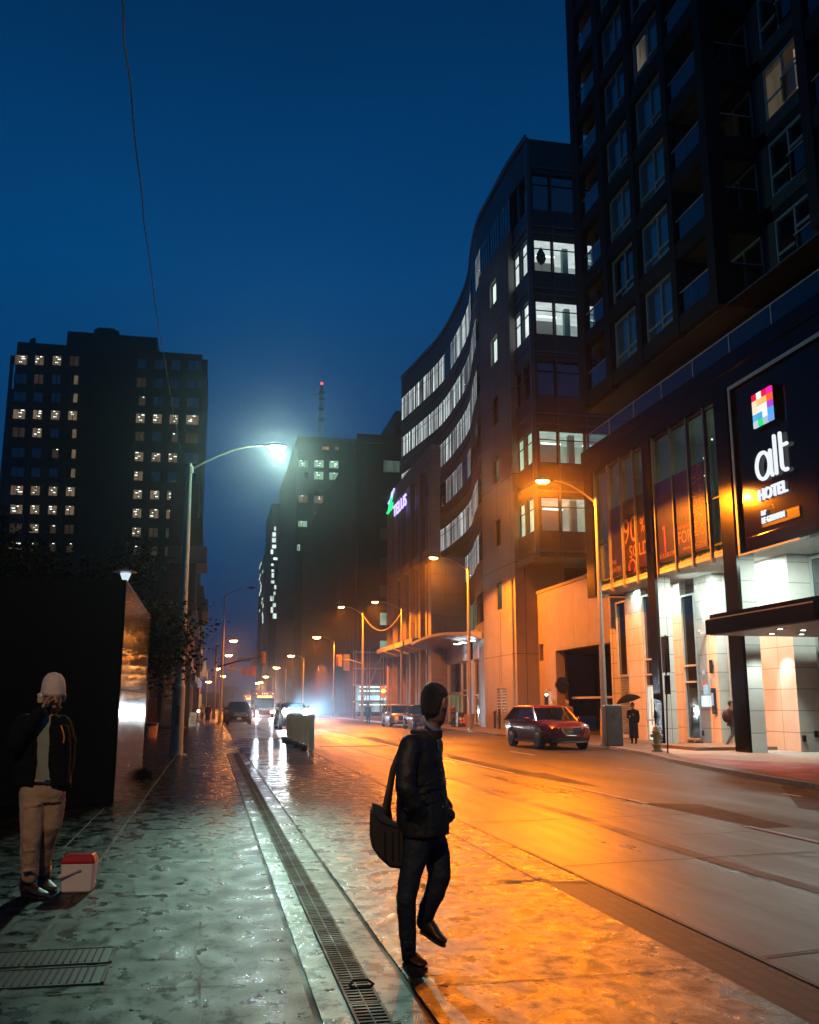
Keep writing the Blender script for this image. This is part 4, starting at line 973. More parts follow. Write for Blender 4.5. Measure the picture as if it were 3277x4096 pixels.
# ------------------------------------------------------------------ finned portal building
M_portal = panels('warm_grey_panels', (.20, .175, .155), 5.0, 1.9, .02, .7, .05, jd=.6)
tp = thing('portal_building', 'finned beige portal building carrying the small glowing word sign', 'building', (19.2, 95, 0))
b = MB(); b.box(19.1, 19.9, 84.3, 106, 23.6, 25.3); b.box(19.2, 19.9, 84.3, 106, 14.9, 15.9); b.box(19.05, 19.95, 83.6, 84.9, 0, 25.35); b.box(19.4, 22, 105.4, 106, 0, 25); b.box(20.0, 22.5, 84.4, 84.9, 0, 15)
b.build('frame', M_portal, tp)
for y in (88.2, 92.8, 97.4, 102.0, 105.7):
    b = MB(); b.box(19.0, 19.5, y - .16, y + .16, 0, 23.6); b.build('fin', M_portal, tp)
for i, (y0, y1) in enumerate(((84.9, 88.0), (88.4, 92.6), (93.0, 97.2), (97.6, 101.8), (102.2, 105.5))):
    b = MB(); b.box(19.72, 19.8, y0, y1, 7.5, 14.9); b.box(19.72, 19.8, y0, y1, 15.9, 23.6); b.box(19.72, 19.8, y0, y1, 0, 7.1); b.build('recessed_panel', panels('recess_panels', (.12, .115, .115), 2.4, 3.6, .02, .5, .05), tp)
for y0, y1 in ((85.0, 88.6), (89.5, 93.9), (94.6, 99.0), (99.8, 104.2)):
    b = MB(); b.add([(17.6, y0, 7.1), (17.6, y1, 7.1), (17.6, y1, 7.55), (17.6, y0, 7.55), (19.2, y0, 6.6), (19.2, y1, 6.6), (19.2, y1, 7.55), (19.2, y0, 7.55)], [(0, 1, 2, 3), (4, 5, 6, 7), (0, 1, 5, 4), (3, 2, 6, 7), (0, 3, 7, 4), (1, 2, 6, 5)])
    b.build('canopy_slab', mat('beige_slab', (.3, .25, .2), .7), tp)
for y in (84.9, 88.35, 92.95): lamp('facade_floor_light', 'SPOT', (18.9, y, .3), (.85, .75, 1), 60, .1, tp, spot=30, blend=.7, aim=(19.1, y, 6))
ts = thing('word_sign', 'small glowing violet and green word sign high on the finned portal building', 'sign', (19.0, 104, 23))
E_vio = glow('violet_letters', (.45, .35, 1), 2.2); E_grn = glow('green_swoosh', (.02, .9, .25), 1.6)
A_ = at_x(1573, 2070, 18.95); B_ = at_x(1630, 2005, 18.95)
text('lettering', 'TELUS', 1.75, E_vio, ts, (18.98, A_.y, A_.z), (0, -1, 0), NX, .05, sx=1.62 if False else (A_.y - at_x(1628, 2030, 18.95).y) / 5.1, bold=.02)
b = MB(); sw = [at_x(*p, 18.95) for p in ((1550, 2052), (1562, 2040), (1570, 2000), (1568, 1975))]
g1 = [at_x(*p, 18.93) for p in ((1550, 2053), (1556, 2045), (1560, 2022), (1565, 1998), (1570, 1968))]; g2 = [at_x(*p, 18.93) for p in ((1558, 2035), (1563, 2040), (1569, 2030), (1571, 2010))]
b.tube(g1, .14, 6); b.tube(g2, .12, 6); b.build('green_stroke', E_grn, ts, smooth=True)
v1 = [at_x(*p, 18.9) for p in ((1554, 2015), (1562, 2000), (1572, 1970), (1577, 1955))]
b = MB(); b.tube(v1, .1, 6); b.build('violet_stroke', E_vio, ts, smooth=True)

# ---- glazed entrance between portal and stair tower
en = thing('entrance_building', 'glazed entrance with a curved canopy between the portal and the stair tower', 'building', (20.5, 78, 0))
M_lil = mat('pale_entrance_cladding', (.42, .40, .42), .5)
b = MB(); b.box(20.6, 20.9, 71.2, 72.3, 0, 6.6); b.box(20.6, 20.9, 75.3, 76.0, 0, 6.6); b.box(20.6, 20.9, 71.2, 84.3, 5.2, 6.6); b.box(20.6, 22, 84.0, 84.3, 0, 6.6)
b.box(20.8, 20.9, 71.2, 84.3, 6.6, 7.6); b.build('walls', M_lil, en)
window(en, (20.75, 0, 0), Y_, NX, 72.3, 75.3, .1, 5.2, .0, M_frame_lt, M_dkglass, (73.8,), (2.4,), .1)
window(en, (20.75, 0, 0), Y_, NX, 76.0, 79.3, .1, 5.2, .0, M_frame_lt, M_dkglass, (77.6,), (2.4, 2.8), .1)
window(en, (20.75, 0, 0), Y_, NX, 79.4, 83.9, 2.6, 5.2, .0, M_frame_lt, M_dkglass, (), (), .1)
w = window(en, (20.75, 0, 0), Y_, NX, 79.4, 83.9, .1, 2.6, .0, M_frame_lt, glow('green_curtain', (.45, .6, .28), .17, .5, 3), (80.8, 82.2), (), .1)
b = MB(); b.box(20.6, 20.7, 75.4, 75.9, 0, 3.2); b.build('bright_pier', glow('lit_poster_pier', (.75, .85, 1), .5, .4, 2), en)
b = MB()
n_ = 14; rings = []
for i in range(n_ + 1):
    t = i / n_; y = 85.2 - t * 13.6; x = 17.6 + 1.9 * (t ** 1.6); z = 6.9 + .35 * math.sin(t * math.pi)
    rings.append([(x, y, z), (x, y, z + .22), (20.8, y, z + .3), (20.8, y, z - .5)])
b.loft(rings); cp = b.build('curved_canopy', M_lil, en)
for y in (73.2, 75.8, 77.6):
    b = MB(); b.lathe((19.9, y, 6.55), [(.3, 0), (.3, .05)], 16); b.build('canopy_light', glow('entrance_downlight', (.9, .97, 1), 8), cp)
    lamp('entrance_downlight', 'SPOT', (19.9, y, 6.45), (.88, .9, 1), 70, .15, en, spot=95, blend=.6, aim=(20.4, y, 0))
# ------------------------------------------------------------------ buildings down the street
M_brown = mat('dark_brown_brick', (.03, .018, .014), .8, var=.25, scale=.8, bump=.3, bscale=8)
M_brown2 = mat('brown_brick_pier', (.05, .028, .022), .8, var=.25, scale=.8)
M_darkst = mat('dark_stone', (.010, .010, .011), .9, var=.3, scale=.3)
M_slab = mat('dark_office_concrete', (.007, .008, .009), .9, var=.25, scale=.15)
rb_ = thing('ribbed_building', 'long brown brick building with closely ribbed street front and a raised roof block', 'building', (21, 143, 0))
b = MB(); b.box(21.3, 60, 143.3, 235, 0, 43); b.box(27, 60, 143.31, 175, 43, 47.5); b.build('walls', M_brown, rb_)
b = MB()
for i in range(58):
    y = 144 + i * 1.55; b.box(20.85, 21.3, y, y + .62, 0, 42.4)
b.build('ribbed_front', M_brown2, rb_)
b = MB(); b.box(20.8, 60, 143.0, 143.3, 41.9, 43.3); b.build('cornice', M_brown2, rb_)
for k, (z, e, nn) in enumerate(((37.3, E_dimgreen, 3), (31.5, M_dkglass, 2), (26.4, M_blindgl, 2), (21.9, M_blindgl, 2), (17.6, M_blindgl, 2), (13.4, E_green, 2), (9.2, E_green, 2))):
    for j in range(nn):
        x0 = (24.6 if k else 25.0) + j * 2.8; window(rb_, (0, 143.3, 0), X_, NY, x0, x0 + 2.7, z, z + 2.0, -.08, M_frame_dk, E_tan if (k == 0 and j == 2) else e, (), (), .08)
for k in range(8):
    q = MB(); z = 6 + 5.5 * (k % 3) + rnd.random() * 3; y = 150 + k * 7; q.box(20.80, 20.86, y, y + .5, z, z + 2.2); q.build('slit_window', M_blindgl, rb_)
b = MB(); b.box(21.0, 27.5, 143.1, 143.28, .6, 4.6); sf = b.build('shop_front', glow('shop_interior', (.9, 1, .95), .28, .7, .9), rb_)
b = MB(); b.box(21.4, 27.5, 142.98, 143.06, 2.3, 3.0); b.build('light_strip', glow('shop_sign_light', (.6, .88, 1), 1.1, .2, 1), sf)
for z in (1.6, 3.6, 4.2): b = MB(); b.box(21.6, 27.3, 143.0, 143.05, z, z + .1); b.build('shelf_light', E_tube, sf)
# scaffold by the corner
sc_ = thing('scaffold', 'steel tube scaffold standing at the brown building corner', 'scaffold', (18.4, 118, 0))
b = MB()
for x in (17.2, 18.9, 20.6):
    for y in (117, 119): b.tube([(x, y, 0), (x, y, 8.2)], .06, 6)
for z in (2, 4, 6, 8):
    for y in (117, 119): b.tube([(17.2, y, z), (20.6, y, z)], .05, 6)
    for x in (17.2, 18.9, 20.6): b.tube([(x, 117, z), (x, 119, z)], .05, 6)
b.tube([(17.2, 117, 0), (18.9, 117, 4)], .05, 6); b.tube([(18.9, 117, 4), (20.6, 117, 8)], .05, 6)
b.build('tubes', M_steel, sc_); b = MB()
for z in (2.05, 6.05): b.box(17.2, 20.6, 117.1, 118.9, z, z + .06)
b.build('deck_boards', mat('red_boards', (.2, .04, .03), .7), sc_)

def office(name, label, x0, x1, y0, y1, z1, m): 
    t = thing(name, label, 'building', (x0, y0, 0)); b = MB(); b.box(x0, x1, y0, y1, 0, z1); b.build('walls', m, t); return t
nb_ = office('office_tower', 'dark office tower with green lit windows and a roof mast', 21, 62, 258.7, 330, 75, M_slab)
b = MB(); b.box(20.9, 62, 258.5, 331, 74.2, 75.3); b.build('parapet', M_darkst, nb_)
def px_win(par, x0, y0, x1, y1, Y, m, tubes=0, cols=True):
    a = at_y(x0, y1, Y); c = at_y(x1, y0, Y)
    return window(par, (0, Y, 0), X_, NY, a.x, c.x, a.z, c.z, -.1, M_frame_dk, m, ((a.x + c.x) / 2,) if cols else (), (), .12, tubes)
f4 = lambda x, y: (900 + x / 1.917, 1400 + y / 1.917)
E_gl = glow('bright_green_office', (.5, .85, .6), .5, .4, .3)
for (x0, y0, x1, y1, m_, tb) in ((560, 845, 643, 900, E_gl, 3), (680, 845, 760, 903, E_gl, 3), (797, 850, 873, 908, E_gl, 3), (605, 935, 640, 990, E_tandim, 0), (680, 933, 758, 995, E_gl, 2), (797, 940, 870, 998, E_gl, 1), (560, 1112, 637, 1170, E_tan, 1), (680, 1118, 758, 1175, E_tan, 2),
    (677, 1240, 712, 1265, E_tan, 0), (557, 1310, 633, 1358, E_gl, 1), (550, 1490, 580, 1543, E_gl, 1), (743, 740, 803, 768, E_orange, 0), (843, 742, 875, 768, E_orange, 0), (700, 1068, 745, 1083, E_dimgreen, 0)):
    p, q = f4(x0, y0), f4(x1, y1); px_win(nb_, p[0], p[1], q[0], q[1], 258.6, m_, tb)
mast = thing('roof_mast', 'lattice roof mast with a red warning lamp', 'mast', at_y(1283, 1748, 262))
a = at_y(1283, 1752, 262); t_ = at_y(1284, 1447, 262); rl = at_y(1287, 1536, 262)
b = MB()
for dx, dy in ((-.7, 0), (.7, 0), (0, .9)): b.tube([(a.x + dx, 262 + dy, a.z), (a.x + dx * .35, 262 + dy * .35, rl.z)], .09, 5)
for i in range(14):
    z0 = a.z + (rl.z - a.z) * i / 14; z1 = a.z + (rl.z - a.z) * (i + 1) / 14; w0 = .7 * (1 - .65 * i / 14); w1 = .7 * (1 - .65 * (i + 1) / 14)
    b.tube([(a.x - w0, 262, z0), (a.x + w1, 262, z1)], .05, 4); b.tube([(a.x + w0, 262, z0), (a.x - w1, 262, z1)], .05, 4)
b.tube([(a.x, 262, rl.z - 1), (a.x, 262, t_.z)], [.12, .05], 6); 
for dz in (-3, -5, -8, -11, -17, -25): b.box(a.x - .8, a.x + .8, 261.6, 262.2, rl.z + dz, rl.z + dz + .8)
b.build('lattice', M_darkmetal, mast)
b = MB(); b.box(a.x - 2.3, a.x - .2, 261.9, 262.1, rl.z - 3.2, rl.z - 3.0); b.tube([(a.x - 2.3, 262, rl.z - 4), (a.x - 2.3, 262, rl.z + 5)], .05, 4); b.build('whip_aerial', M_darkmetal, mast)
b = MB(); b.ball((rl.x, 261.5, rl.z), .42, 10); b.build('warning_lamp', glow('red_warning', (1, .06, .02), 3), mast)
ob = office('office_tower', 'slim dark far tower just left of the mast tower', 20, 38, 361, 400, 77.1, M_slab)
pb = office('office_tower', 'lowest and farthest of the dark towers at the road end', 20, 36, 410, 452, 65, M_slab)
for t, X, cols_ in ((ob, 20, ((350, 388), )), (pb, 20, ((275, 305),))):
    for i in range(16):
        x0 = rnd.uniform(*cols_[0]) - 8; y0 = (1385 if t is ob else 1640) + i * (45 if t is ob else 30); p = f4(x0, y0)
        c = at_x(p[0], p[1], X)
        if t is ob: c = at_y(p[0], p[1], 361)
        q = MB(); h_ = rnd.uniform(.8, 2.2); w_ = rnd.uniform(.5, 1.6)
        if t is ob: q.box(c.x, c.x + w_, 360.9, 361.02, c.z, c.z + h_)
        else: q.box(19.9, 20.02, c.y, c.y + 6, c.z, c.z + h_ * .8)
        q.build('lit_window', E_far, t)
# low skyline at the end of the road
for i, (x0, x1, Y, z1) in enumerate(((-10, 6, 520, 8), (4, 14, 515, 11), (12, 20, 505, 9))):
    office('low_building', ['low dark building closing the road on its left', 'low dark building closing the road in the middle', 'low dark building closing the road beside the towers'][i], x0, x1, Y, Y + 20, z1, M_darkst)

# ---- big dark block on the left
bt = thing('apartment_block', 'broad dark block with rows of lit windows and a stepped roof left of the lamp', 'building', (-22, 200, 0))
b = MB(); b.box(-42.3, -4.7, 200.4, 232, 0, 75.7); b.box(-4.7, -3.5, 200.9, 232, 0, 74.8); b.box(-32.6, -14.2, 200.3, 225, 75.7, 78.8)
b.box(-43.2, -42.3, 200.6, 230, 0, 65.5)
b.prism([(-27.8, 204), (-26.6, 202.5), (-23.6, 202.5), (-22.6, 204), (-22.6, 212), (-27.8, 212)], 78.8, 81.0)
b.box(-39.8, -39.2, 202, 203, 75.7, 77.4); b.box(-40.3, -39.5, 202, 203, 76.6, 77.1)
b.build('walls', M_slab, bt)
b = MB()
for x in (-43.0, -38.6, -35.0, -31.4, -27.6, -18.4, -14.9, -11.4, -8.0, -4.9): b.box(x - .35, x + .35, 200.1, 200.4, 0, 72.5)
b.box(-27.2, -18.8, 200.05, 200.4, 0, 70.5)
b.build('piers', M_darkst, bt)
f1 = lambda x, y: (x / 1.725, 1200 + y / 1.725)
LC = [(82, 182), (220, 298), (343, 418), (462, 538)]; RC = [(930, 1004), (1047, 1122), (1163, 1235), (1278, 1376)]
rows = [(415, 0), (545, 1), (670, 2), (790, 3), (915, 4), (1055, 5), (1188, 6), (1315, 7), (1445, 8), (1575, 9), (1702, 10)]
Lst = ['tttd', '0d0r', '000r', 'bbbl', 'dt0r', '00sr', '000r', 'bbbl', 'bbbl', 'dbsd', 'bsss']
Rst = ['0000', 'd000'.replace('d', 'd'), 's000', 'bbbb', 'd0sd', 'bbb0', 'l000', 'bbbb', 'bbbb', 'bdd0', 'ssd0']
for (y, k) in rows:
    for side, cols_, st in ((0, LC, Lst[k]), (1, RC, Rst[k])):
        for c, (x0, x1) in enumerate(cols_):
            s = st[c]; dx = (-4 * (k - 3)) if side == 0 else (-4.5 * (k - 3)); yy = y - 34 + (28 if side else 0) + (c * (4 if side else 3))
            p0, p1 = f1(x0 + dx + 3, yy), f1(x1 + dx, yy + 66)
            m_ = {'0': M_dkglass, 'd': E_tandim, 'b': E_tan, 't': E_tan, 'l': E_tan, 'r': E_tandim, 's': E_tandim}[s]
            if s in 'rs': p0 = f1(x0 + dx + (35 if s == 'r' else 20), yy)
            if s == 'r': m_ = E_tan
            px_win(bt, p0[0], p0[1], p1[0], p1[1], 200.15, m_, {'b': 3, 'l': 2, 's': 1, 't': 3}.get(s, 0), cols=s not in 'rs')
# ---- old brick fronts on the left pavement
M_oldbrick = panels('old_red_brick', (.075, .028, .018), .22, .075, .01, .85, .3, off=.5)
M_oldstone = mat('old_stone_trim', (.11, .085, .06), .8, var=.3, scale=2)
lb1 = thing('brick_building', 'dark old brick building with the black shop sign on its end wall', 'building', (-8, 71, 0))
b = MB(); wall_open(b, (-22, 71, 0), X_, NY, 20.2, 0, 8.5, [(17.2, 18.3, 5.6, 7.6), (14.2, 15.3, 5.6, 7.6)], .2)
wall_open(b, (-1.8, 71, 0), Y_, (1, 0, 0), 30, 0, 8.5, [(3 + 4 * i, 4.6 + 4 * i, z, z + 2.3) for i in range(7) for z in (5.5,)] + [(1 + 4 * i, 4 + 4 * i, .5, 3.2) for i in range(7)], .25)
b.sheet([(-22, 71), (-1.8, 71), (-1.8, 101), (-22, 101)], 8.5); b.quad((-1.8, 101, 0), (-22, 101, 0), (-22, 101, 8.5), (-1.8, 101, 8.5)); b.build('walls', M_oldbrick, lb1)
b = MB(); b.box(-22, -1.3, 70.6, 101.2, 8.1, 8.8); b.box(-22, -1.6, 70.8, 101.1, 4.6, 5.0); b.build('cornice', M_oldstone, lb1)
for u0 in (17.2, 14.2): window(lb1, (-22, 71, 0), X_, NY, u0, u0 + 1.1, 5.6, 7.6, .15, M_frame_dk, M_dkglass, (), (6.7,), .07)
for i in range(7):
    window(lb1, (-1.8, 71, 0), Y_, (1, 0, 0), 3 + 4 * i, 4.6 + 4 * i, 5.5, 7.8, .15, M_frame_dk, M_dkglass, (), (), .07)
    window(lb1, (-1.8, 71, 0), Y_, (1, 0, 0), 1 + 4 * i, 4 + 4 * i, .5, 3.2, .15, M_frame_dk, E_orange if i in (2, 5) else M_dkglass, (), (), .07)
b = MB(); b.box(-1.78, -1.2, 74, 100, 3.4, 3.9); b.build('awning', M_frame_dk, lb1)
z_ = lambda x, y: (560 + x / 3.5925, 2350 + y / 3.5925)
cs = thing('shop_sign', 'tall black wall sign with a ring emblem and pale CAP lettering behind the lamp post', 'sign', (-2.5, 70.5, 0))
b = MB(); b.box(-3.35, -1.45, 70.4, 70.8, .15, 4.75); b.build('board', mat('black_signboard', (.008, .01, .013), .5), cs)
M_let = mat('faint_sign_paint', (.30, .33, .36), .6)
b = MB(); cc = at_y(*z_(510, 1290), 70.38); b.tube([(cc.x + .72 * math.cos(k * math.pi / 16), 70.38, cc.z + .72 * math.sin(k * math.pi / 16)) for k in range(33)], .012, 5)
for s_ in (1.0, .55):
    b.tube([(cc.x - .2 * s_, 70.38, cc.z - .36 * s_), (cc.x + .2 * s_, 70.38, cc.z - .36 * s_), (cc.x + .2 * s_, 70.38, cc.z + .36 * s_), (cc.x - .2 * s_, 70.38, cc.z + .36 * s_), (cc.x - .2 * s_, 70.38, cc.z - .36 * s_)], .015, 4)
b.build('ring_emblem', M_let, cs)
L0 = at_y(*z_(370, 1535), 70.37)
text('lettering', 'CAPITALE', .36, M_let, cs, (L0.x, 70.39, L0.z), (1, 0, 0), NY, .005, spacing=1.25, sx=.72)
text('lettering', 'ESCAPE ROOMS', .2, M_let, cs, (L0.x, 70.39, L0.z - .3), (1, 0, 0), NY, .005, sx=.8)
text('lettering', 'GUIDE TO', .14, M_let, cs, (L0.x, 70.39, L0.z - .82), (1, 0, 0), NY, .005); text('lettering', 'CAMPUS', .14, M_let, cs, (L0.x, 70.39, L0.z - .98), (1, 0, 0), NY, .005)
ws = thing('wall_board', 'dark services board half hidden behind the granite wall edge', 'sign', (-4.1, 70.7, 1.8))
b = MB(); b.box(-4.75, -3.75, 70.75, 70.95, 1.4, 3.4); b.build('board', mat('dark_board', (.01, .013, .02), .5), ws)
text('lettering', 'SERVICES', .2, M_let, ws, (-4.72, 70.74, 2.95), (1, 0, 0), NY, .004, sx=.85); text('lettering', '24', .4, mat('dim_numeral', (.05, .03, .06), .6), ws, (-4.5, 70.74, 1.95), (1, 0, 0), NY, .004)
lb2 = thing('brick_building', 'taller dark corner building with bracketed cornice over the far left pavement', 'building', (-10, 112, 0))
b = MB(); b.box(-5.5, -2.3, 112, 128, 0, 27); b.box(-5.5, -1.5, 128.1, 150, 0, 17); b.box(-2.3, -1.75, 111.9, 128, 19.5, 23); b.build('walls', M_oldbrick, lb2)
b = MB(); b.box(-5.5, -1.15, 111.5, 113.2, 17.6, 19.6); b.box(-2.3, -1.1, 113.2, 128, 18.6, 19.6); b.box(-1.5, -.8, 128, 150, 13.6, 15.2); b.box(-2.3, -1.9, 112, 150, 4.2, 4.9); b.build('cornice', M_oldstone, lb2)
for i in range(5):
    for z in (6, 10, 14): window(lb2, (-1.5, 129, 0), Y_, (1, 0, 0), .6 + 4 * i, 2.2 + 4 * i, z, z + 2.3, -.05, M_frame_dk, E_orange if (i + z) % 5 == 0 else M_dkglass, (), (), .1)
for y in (129, 135): b = MB(); b.box(-1.5, -1.2, y, y + 2, .3, 3.0); b.build('lit_shop_window', E_orange, lb2)
hsn = thing('hanging_sign', 'pale hanging shop sign on a bracket over the far left pavement', 'sign', (-1.2, 95, 4))
q0, q1 = at_y(*z_(825, 1440), 95), at_y(*z_(895, 1290), 95)
b = MB(); b.box(q0.x, q1.x, 94.95, 95.05, q0.z, q1.z); b.build('panel', glow('lit_sign_panel', (.85, .72, .78), .3, .3, 2), hsn)
b = MB(); b.tube([((q0.x + q1.x) / 2 - .3, 94.93, q0.z + 1.2), ((q0.x + q1.x) / 2, 94.93, q0.z + .9), ((q0.x + q1.x) / 2 + .3, 94.93, q1.z - .5)], .05, 5); b.build('emblem', M_frame_dk, hsn)
b = MB(); b.box(q0.x - .6, q1.x, 94.97, 95.03, q1.z + .05, q1.z + .12); b.build('bracket', M_frame_dk, hsn)
hs2 = thing('gable_sign', 'small gable glowing orange over the hanging shop sign', 'sign', (-1, 96, 6))
g0 = at_y(*z_(870, 1280), 96); b = MB(); b.add([(g0.x, 96, g0.z), (g0.x + .65, 96, g0.z), (g0.x + .4, 96, g0.z + 1.7), (g0.x, 96.2, g0.z), (g0.x + .65, 96.2, g0.z), (g0.x + .4, 96.2, g0.z + 1.7)], [(0, 1, 2), (3, 5, 4), (0, 1, 4, 3), (1, 2, 5, 4), (2, 0, 3, 5)]); b.build('gable', E_orange, hs2)  # gable has an emissive orange material

# ---- granite wall on the near left
M_gran = panels('polished_dark_granite', (.018, .016, .02), 4.2, 1.92, .006, .14, .06, jd=.3, spec=.9, bump=.02, zoff=.02)
nt = M_gran.node_tree; pb_ = nt.nodes['Principled BSDF']
mpg = nt.nodes.new('ShaderNodeMapping'); mpg.inputs['Scale'].default_value = (2, 3.2, .12); gg = nt.nodes.new('ShaderNodeNewGeometry'); nt.links.new(gg.outputs['Position'], mpg.inputs[0])
nzg = nt.nodes.new('ShaderNodeTexNoise'); nzg.inputs['Scale'].default_value = 4; nzg.inputs['Detail'].default_value = 5; nt.links.new(mpg.outputs[0], nzg.inputs['Vector'])
mrg = nt.nodes.new('ShaderNodeMapRange'); mrg.inputs['From Min'].default_value = .35; mrg.inputs['From Max'].default_value = .65; mrg.inputs['To Min'].default_value = .08; mrg.inputs['To Max'].default_value = .2
nt.links.new(nzg.outputs['Fac'], mrg.inputs['Value']); nt.links.new(mrg.outputs[0], pb_.inputs['Roughness'])
M_gran2 = mat('flamed_dark_granite', (.003, .005, .005), .8, var=.5, scale=60, spec=.15)
gw = thing('granite_wall', 'big dark polished granite block wall on the near left pavement', 'wall', (-6, 17.3, 0))
b = MB(); b.box(-16, -1.56, 17.34, 24.1, 0, 3.70); b.build('core', M_gran2, gw)
b = MB()
for z0, z1 in ((0, 1.885), (1.895, 3.74)):
    for x0, x1 in ((-4.6, -1.53), (-9.2, -4.61), (-16, -9.21)): b.box(x0, x1, 17.3, 17.33, z0, z1)
b.build('end_slabs', M_gran2, gw)
b = MB(); b.box(-1.555, -1.52, 17.3, 24.15, 0, 1.885); b.box(-1.555, -1.52, 17.3, 24.15, 1.895, 3.74); b.build('polished_face', M_gran, gw)
b = MB(); b.box(-16, -1.525, 17.32, 24.12, 3.745, 3.77); b.build('coping', M_gran2, gw)
# ------------------------------------------------------------------ trees on the left
M_leaf = mat('dark_green_leaves', (.007, .012, .004), .9, var=.6, scale=1.5, spec=.05)
M_bark = mat('bark', (.04, .03, .022), .9, var=.4, scale=8, bump=.6)
def tree(label, x, y, h, cr, base, seed, n=2600, group='street trees behind the granite wall', leafs=.16):
    r = random.Random(seed); t = thing('tree', label, 'tree', (x, y, 0), 0, group)
    b = MB(); tips = []
    b.tube([(x, y, 0), (x + .1, y, base * .6), (x - .05, y, base), (x, y + .1, h * .75)], [.2, .16, .13, .04], 8)
    for i in range(13):
        a = r.uniform(0, 6.28); z0 = base * .7 + (h * .7 - base * .7) * r.random(); L = cr * r.uniform(.5, 1.05)
        p1 = Vector((x, y, z0)); p2 = p1 + Vector((math.cos(a) * L * .5, math.sin(a) * L * .5, L * .35)); p3 = p2 + Vector((math.cos(a + r.uniform(-.6, .6)) * L * .5, math.sin(a) * L * .5, L * r.uniform(0, .4)))
        b.tube([p1, p2, p3], [.07, .045, .012], 5); tips += [p2, p3, (p2 + p3) / 2]
        for j in range(3):
            p4 = p2.lerp(p3, r.random()) + Vector((r.uniform(-.6, .6), r.uniform(-.6, .6), r.uniform(-.3, .7))); b.tube([p2, p4], [.025, .008], 4); tips.append(p4)
    b.build('trunk', M_bark, t, smooth=True)
    b = MB()
    for i in range(n):
        c = r.choice(tips) + Vector((r.gauss(0, .42), r.gauss(0, .42), r.gauss(0, .34)))
        d = Vector((r.uniform(-1, 1), r.uniform(-1, 1), r.uniform(-.8, .4))).normalized(); s = leafs * r.uniform(.5, 1.2)
        w = d.cross(Vector((r.uniform(-1, 1), r.uniform(-1, 1), 1))).normalized() * s * .45
        b.add([c, c + d * s * .5 + w, c + d * s, c + d * s * .5 - w], [(0, 1, 2, 3)])
    b.build('crown', M_leaf, t)
tree('leafy tree just past the granite wall, its leaves lit beside the lamp post', -2.3, 29.0, 5.0, 1.3, 2.2, 3, 4200, leafs=.15)
tree('dark tree right behind the granite wall', -4.6, 31, 7.4, 2.4, 3.2, 4, 5200)
tree('dark tree showing over the middle of the granite wall', -8.2, 34, 9.2, 3.2, 4, 5, 5600, leafs=.2)
tree('dark tree at the left picture edge over the granite wall', -12.0, 36, 9.6, 3.2, 4, 6, 5600, leafs=.2)
tree('dark tree before the brick building on the left pavement', -3.4, 52, 9.0, 2.4, 3.6, 8, 2600, leafs=.22)
b = MB(); r = random.Random(5)
for i in range(260):
    c = Vector((-1.5 + abs(r.gauss(0, .09)), 23.2 + r.gauss(0, .35), 0)); d = Vector((r.uniform(-1, 1), r.uniform(-1, 1), 1.6)).normalized() * r.uniform(.08, .26); w = Vector((.012, .01, 0))
    b.add([c - w, c + w, c + d], [(0, 1, 2)])
stuff('grass', b, M_leaf, 'small tuft of weeds at the foot of the granite wall', 'weeds')
# ------------------------------------------------------------------ street furniture
M_yel = mat('yellow_signal_housing', (.42, .25, .02), .5, var=.15)
M_signback = mat('sign_back_metal', (.16, .15, .15), .5, .4, var=.2)
M_redglow = glow('red_signal', (1, .08, .02), 4)
def signal_head(label, px0, py0, px1, py1, Y, sect=3, m=None, group='traffic signals seen from behind'):
    a, c = at_y(px0, py1, Y), at_y(px1, py0, Y)
    t = thing('traffic_signal', label, 'traffic signal', ((a.x + c.x) / 2, Y, a.z), 0, group)
    b = MB(); b.box(a.x, c.x, Y - .02, Y + .02, a.z, c.z); b.build('back_plate', m or M_yel, t)
    b = MB(); w = (c.x - a.x) * .26; mx = (a.x + c.x) / 2
    b.box(mx - w, mx + w, Y - .22, Y - .021, a.z + .1, c.z - .1); b.build('housing', m or M_yel, t, bevel=.02)
    return t
def sign_board(label, px0, py0, px1, py1, Y, m, name='street_sign'):
    a, c = at_y(px0, py1, Y), at_y(px1, py0, Y); t = thing(name, label, 'sign', ((a.x + c.x) / 2, Y, a.z))
    b = MB(); b.box(a.x, c.x, Y - .02, Y + .02, a.z, c.z); b.build('board', m, t)
    b = MB(); b.box((a.x + c.x) / 2 - .04, (a.x + c.x) / 2 + .04, Y + .02, Y + .07, a.z + .05, c.z - .05); b.build('bracket', M_darkmetal, t); return t
signal_head('yellow backed signal at the tip of the upper left mast arm', 1040, 2607, 1065, 2655, 95)
sign_board('tall grey lane sign beside the yellow signal on the upper left mast arm', 1009, 2606, 1033, 2664, 95, M_signback)
signal_head('orange lit signal at the end of the lower left mast arm', 997, 2661, 1023, 2705, 118, m=mat('orange_lit_housing', (.4, .12, .03), .5))  # orange street light is put into this housing's colour
sign_board('small board beside the signal on the lower left mast arm', 970, 2672, 992, 2700, 118, mat('orange_lit_board', (.35, .12, .05), .6))  # board colour carries the orange lamplight falling on it
sign_board('small square sign hanging from the upper left mast arm', 919, 2647, 943, 2671, 95, mat('tan_sign', (.4, .28, .14), .6))
sign_board('narrow street name sign on the upper left mast arm', 953, 2632, 1003, 2644, 95, M_signback)
m1 = thing('mast_arm', 'dark mast arm reaching right from the unlit lamp pole', 'mast arm', (.97, 95, 6))
b = MB(); b.tube([at_y(872, 2668, 95), at_y(950, 2645, 95), at_y(1065, 2623, 95)], [.1, .08, .05], 8); b.build('arm_tube', M_darkmetal, m1, smooth=True)
m2 = thing('mast_arm', 'orange lit mast arm on the farther left pole', 'mast arm', (.8, 118, 0))
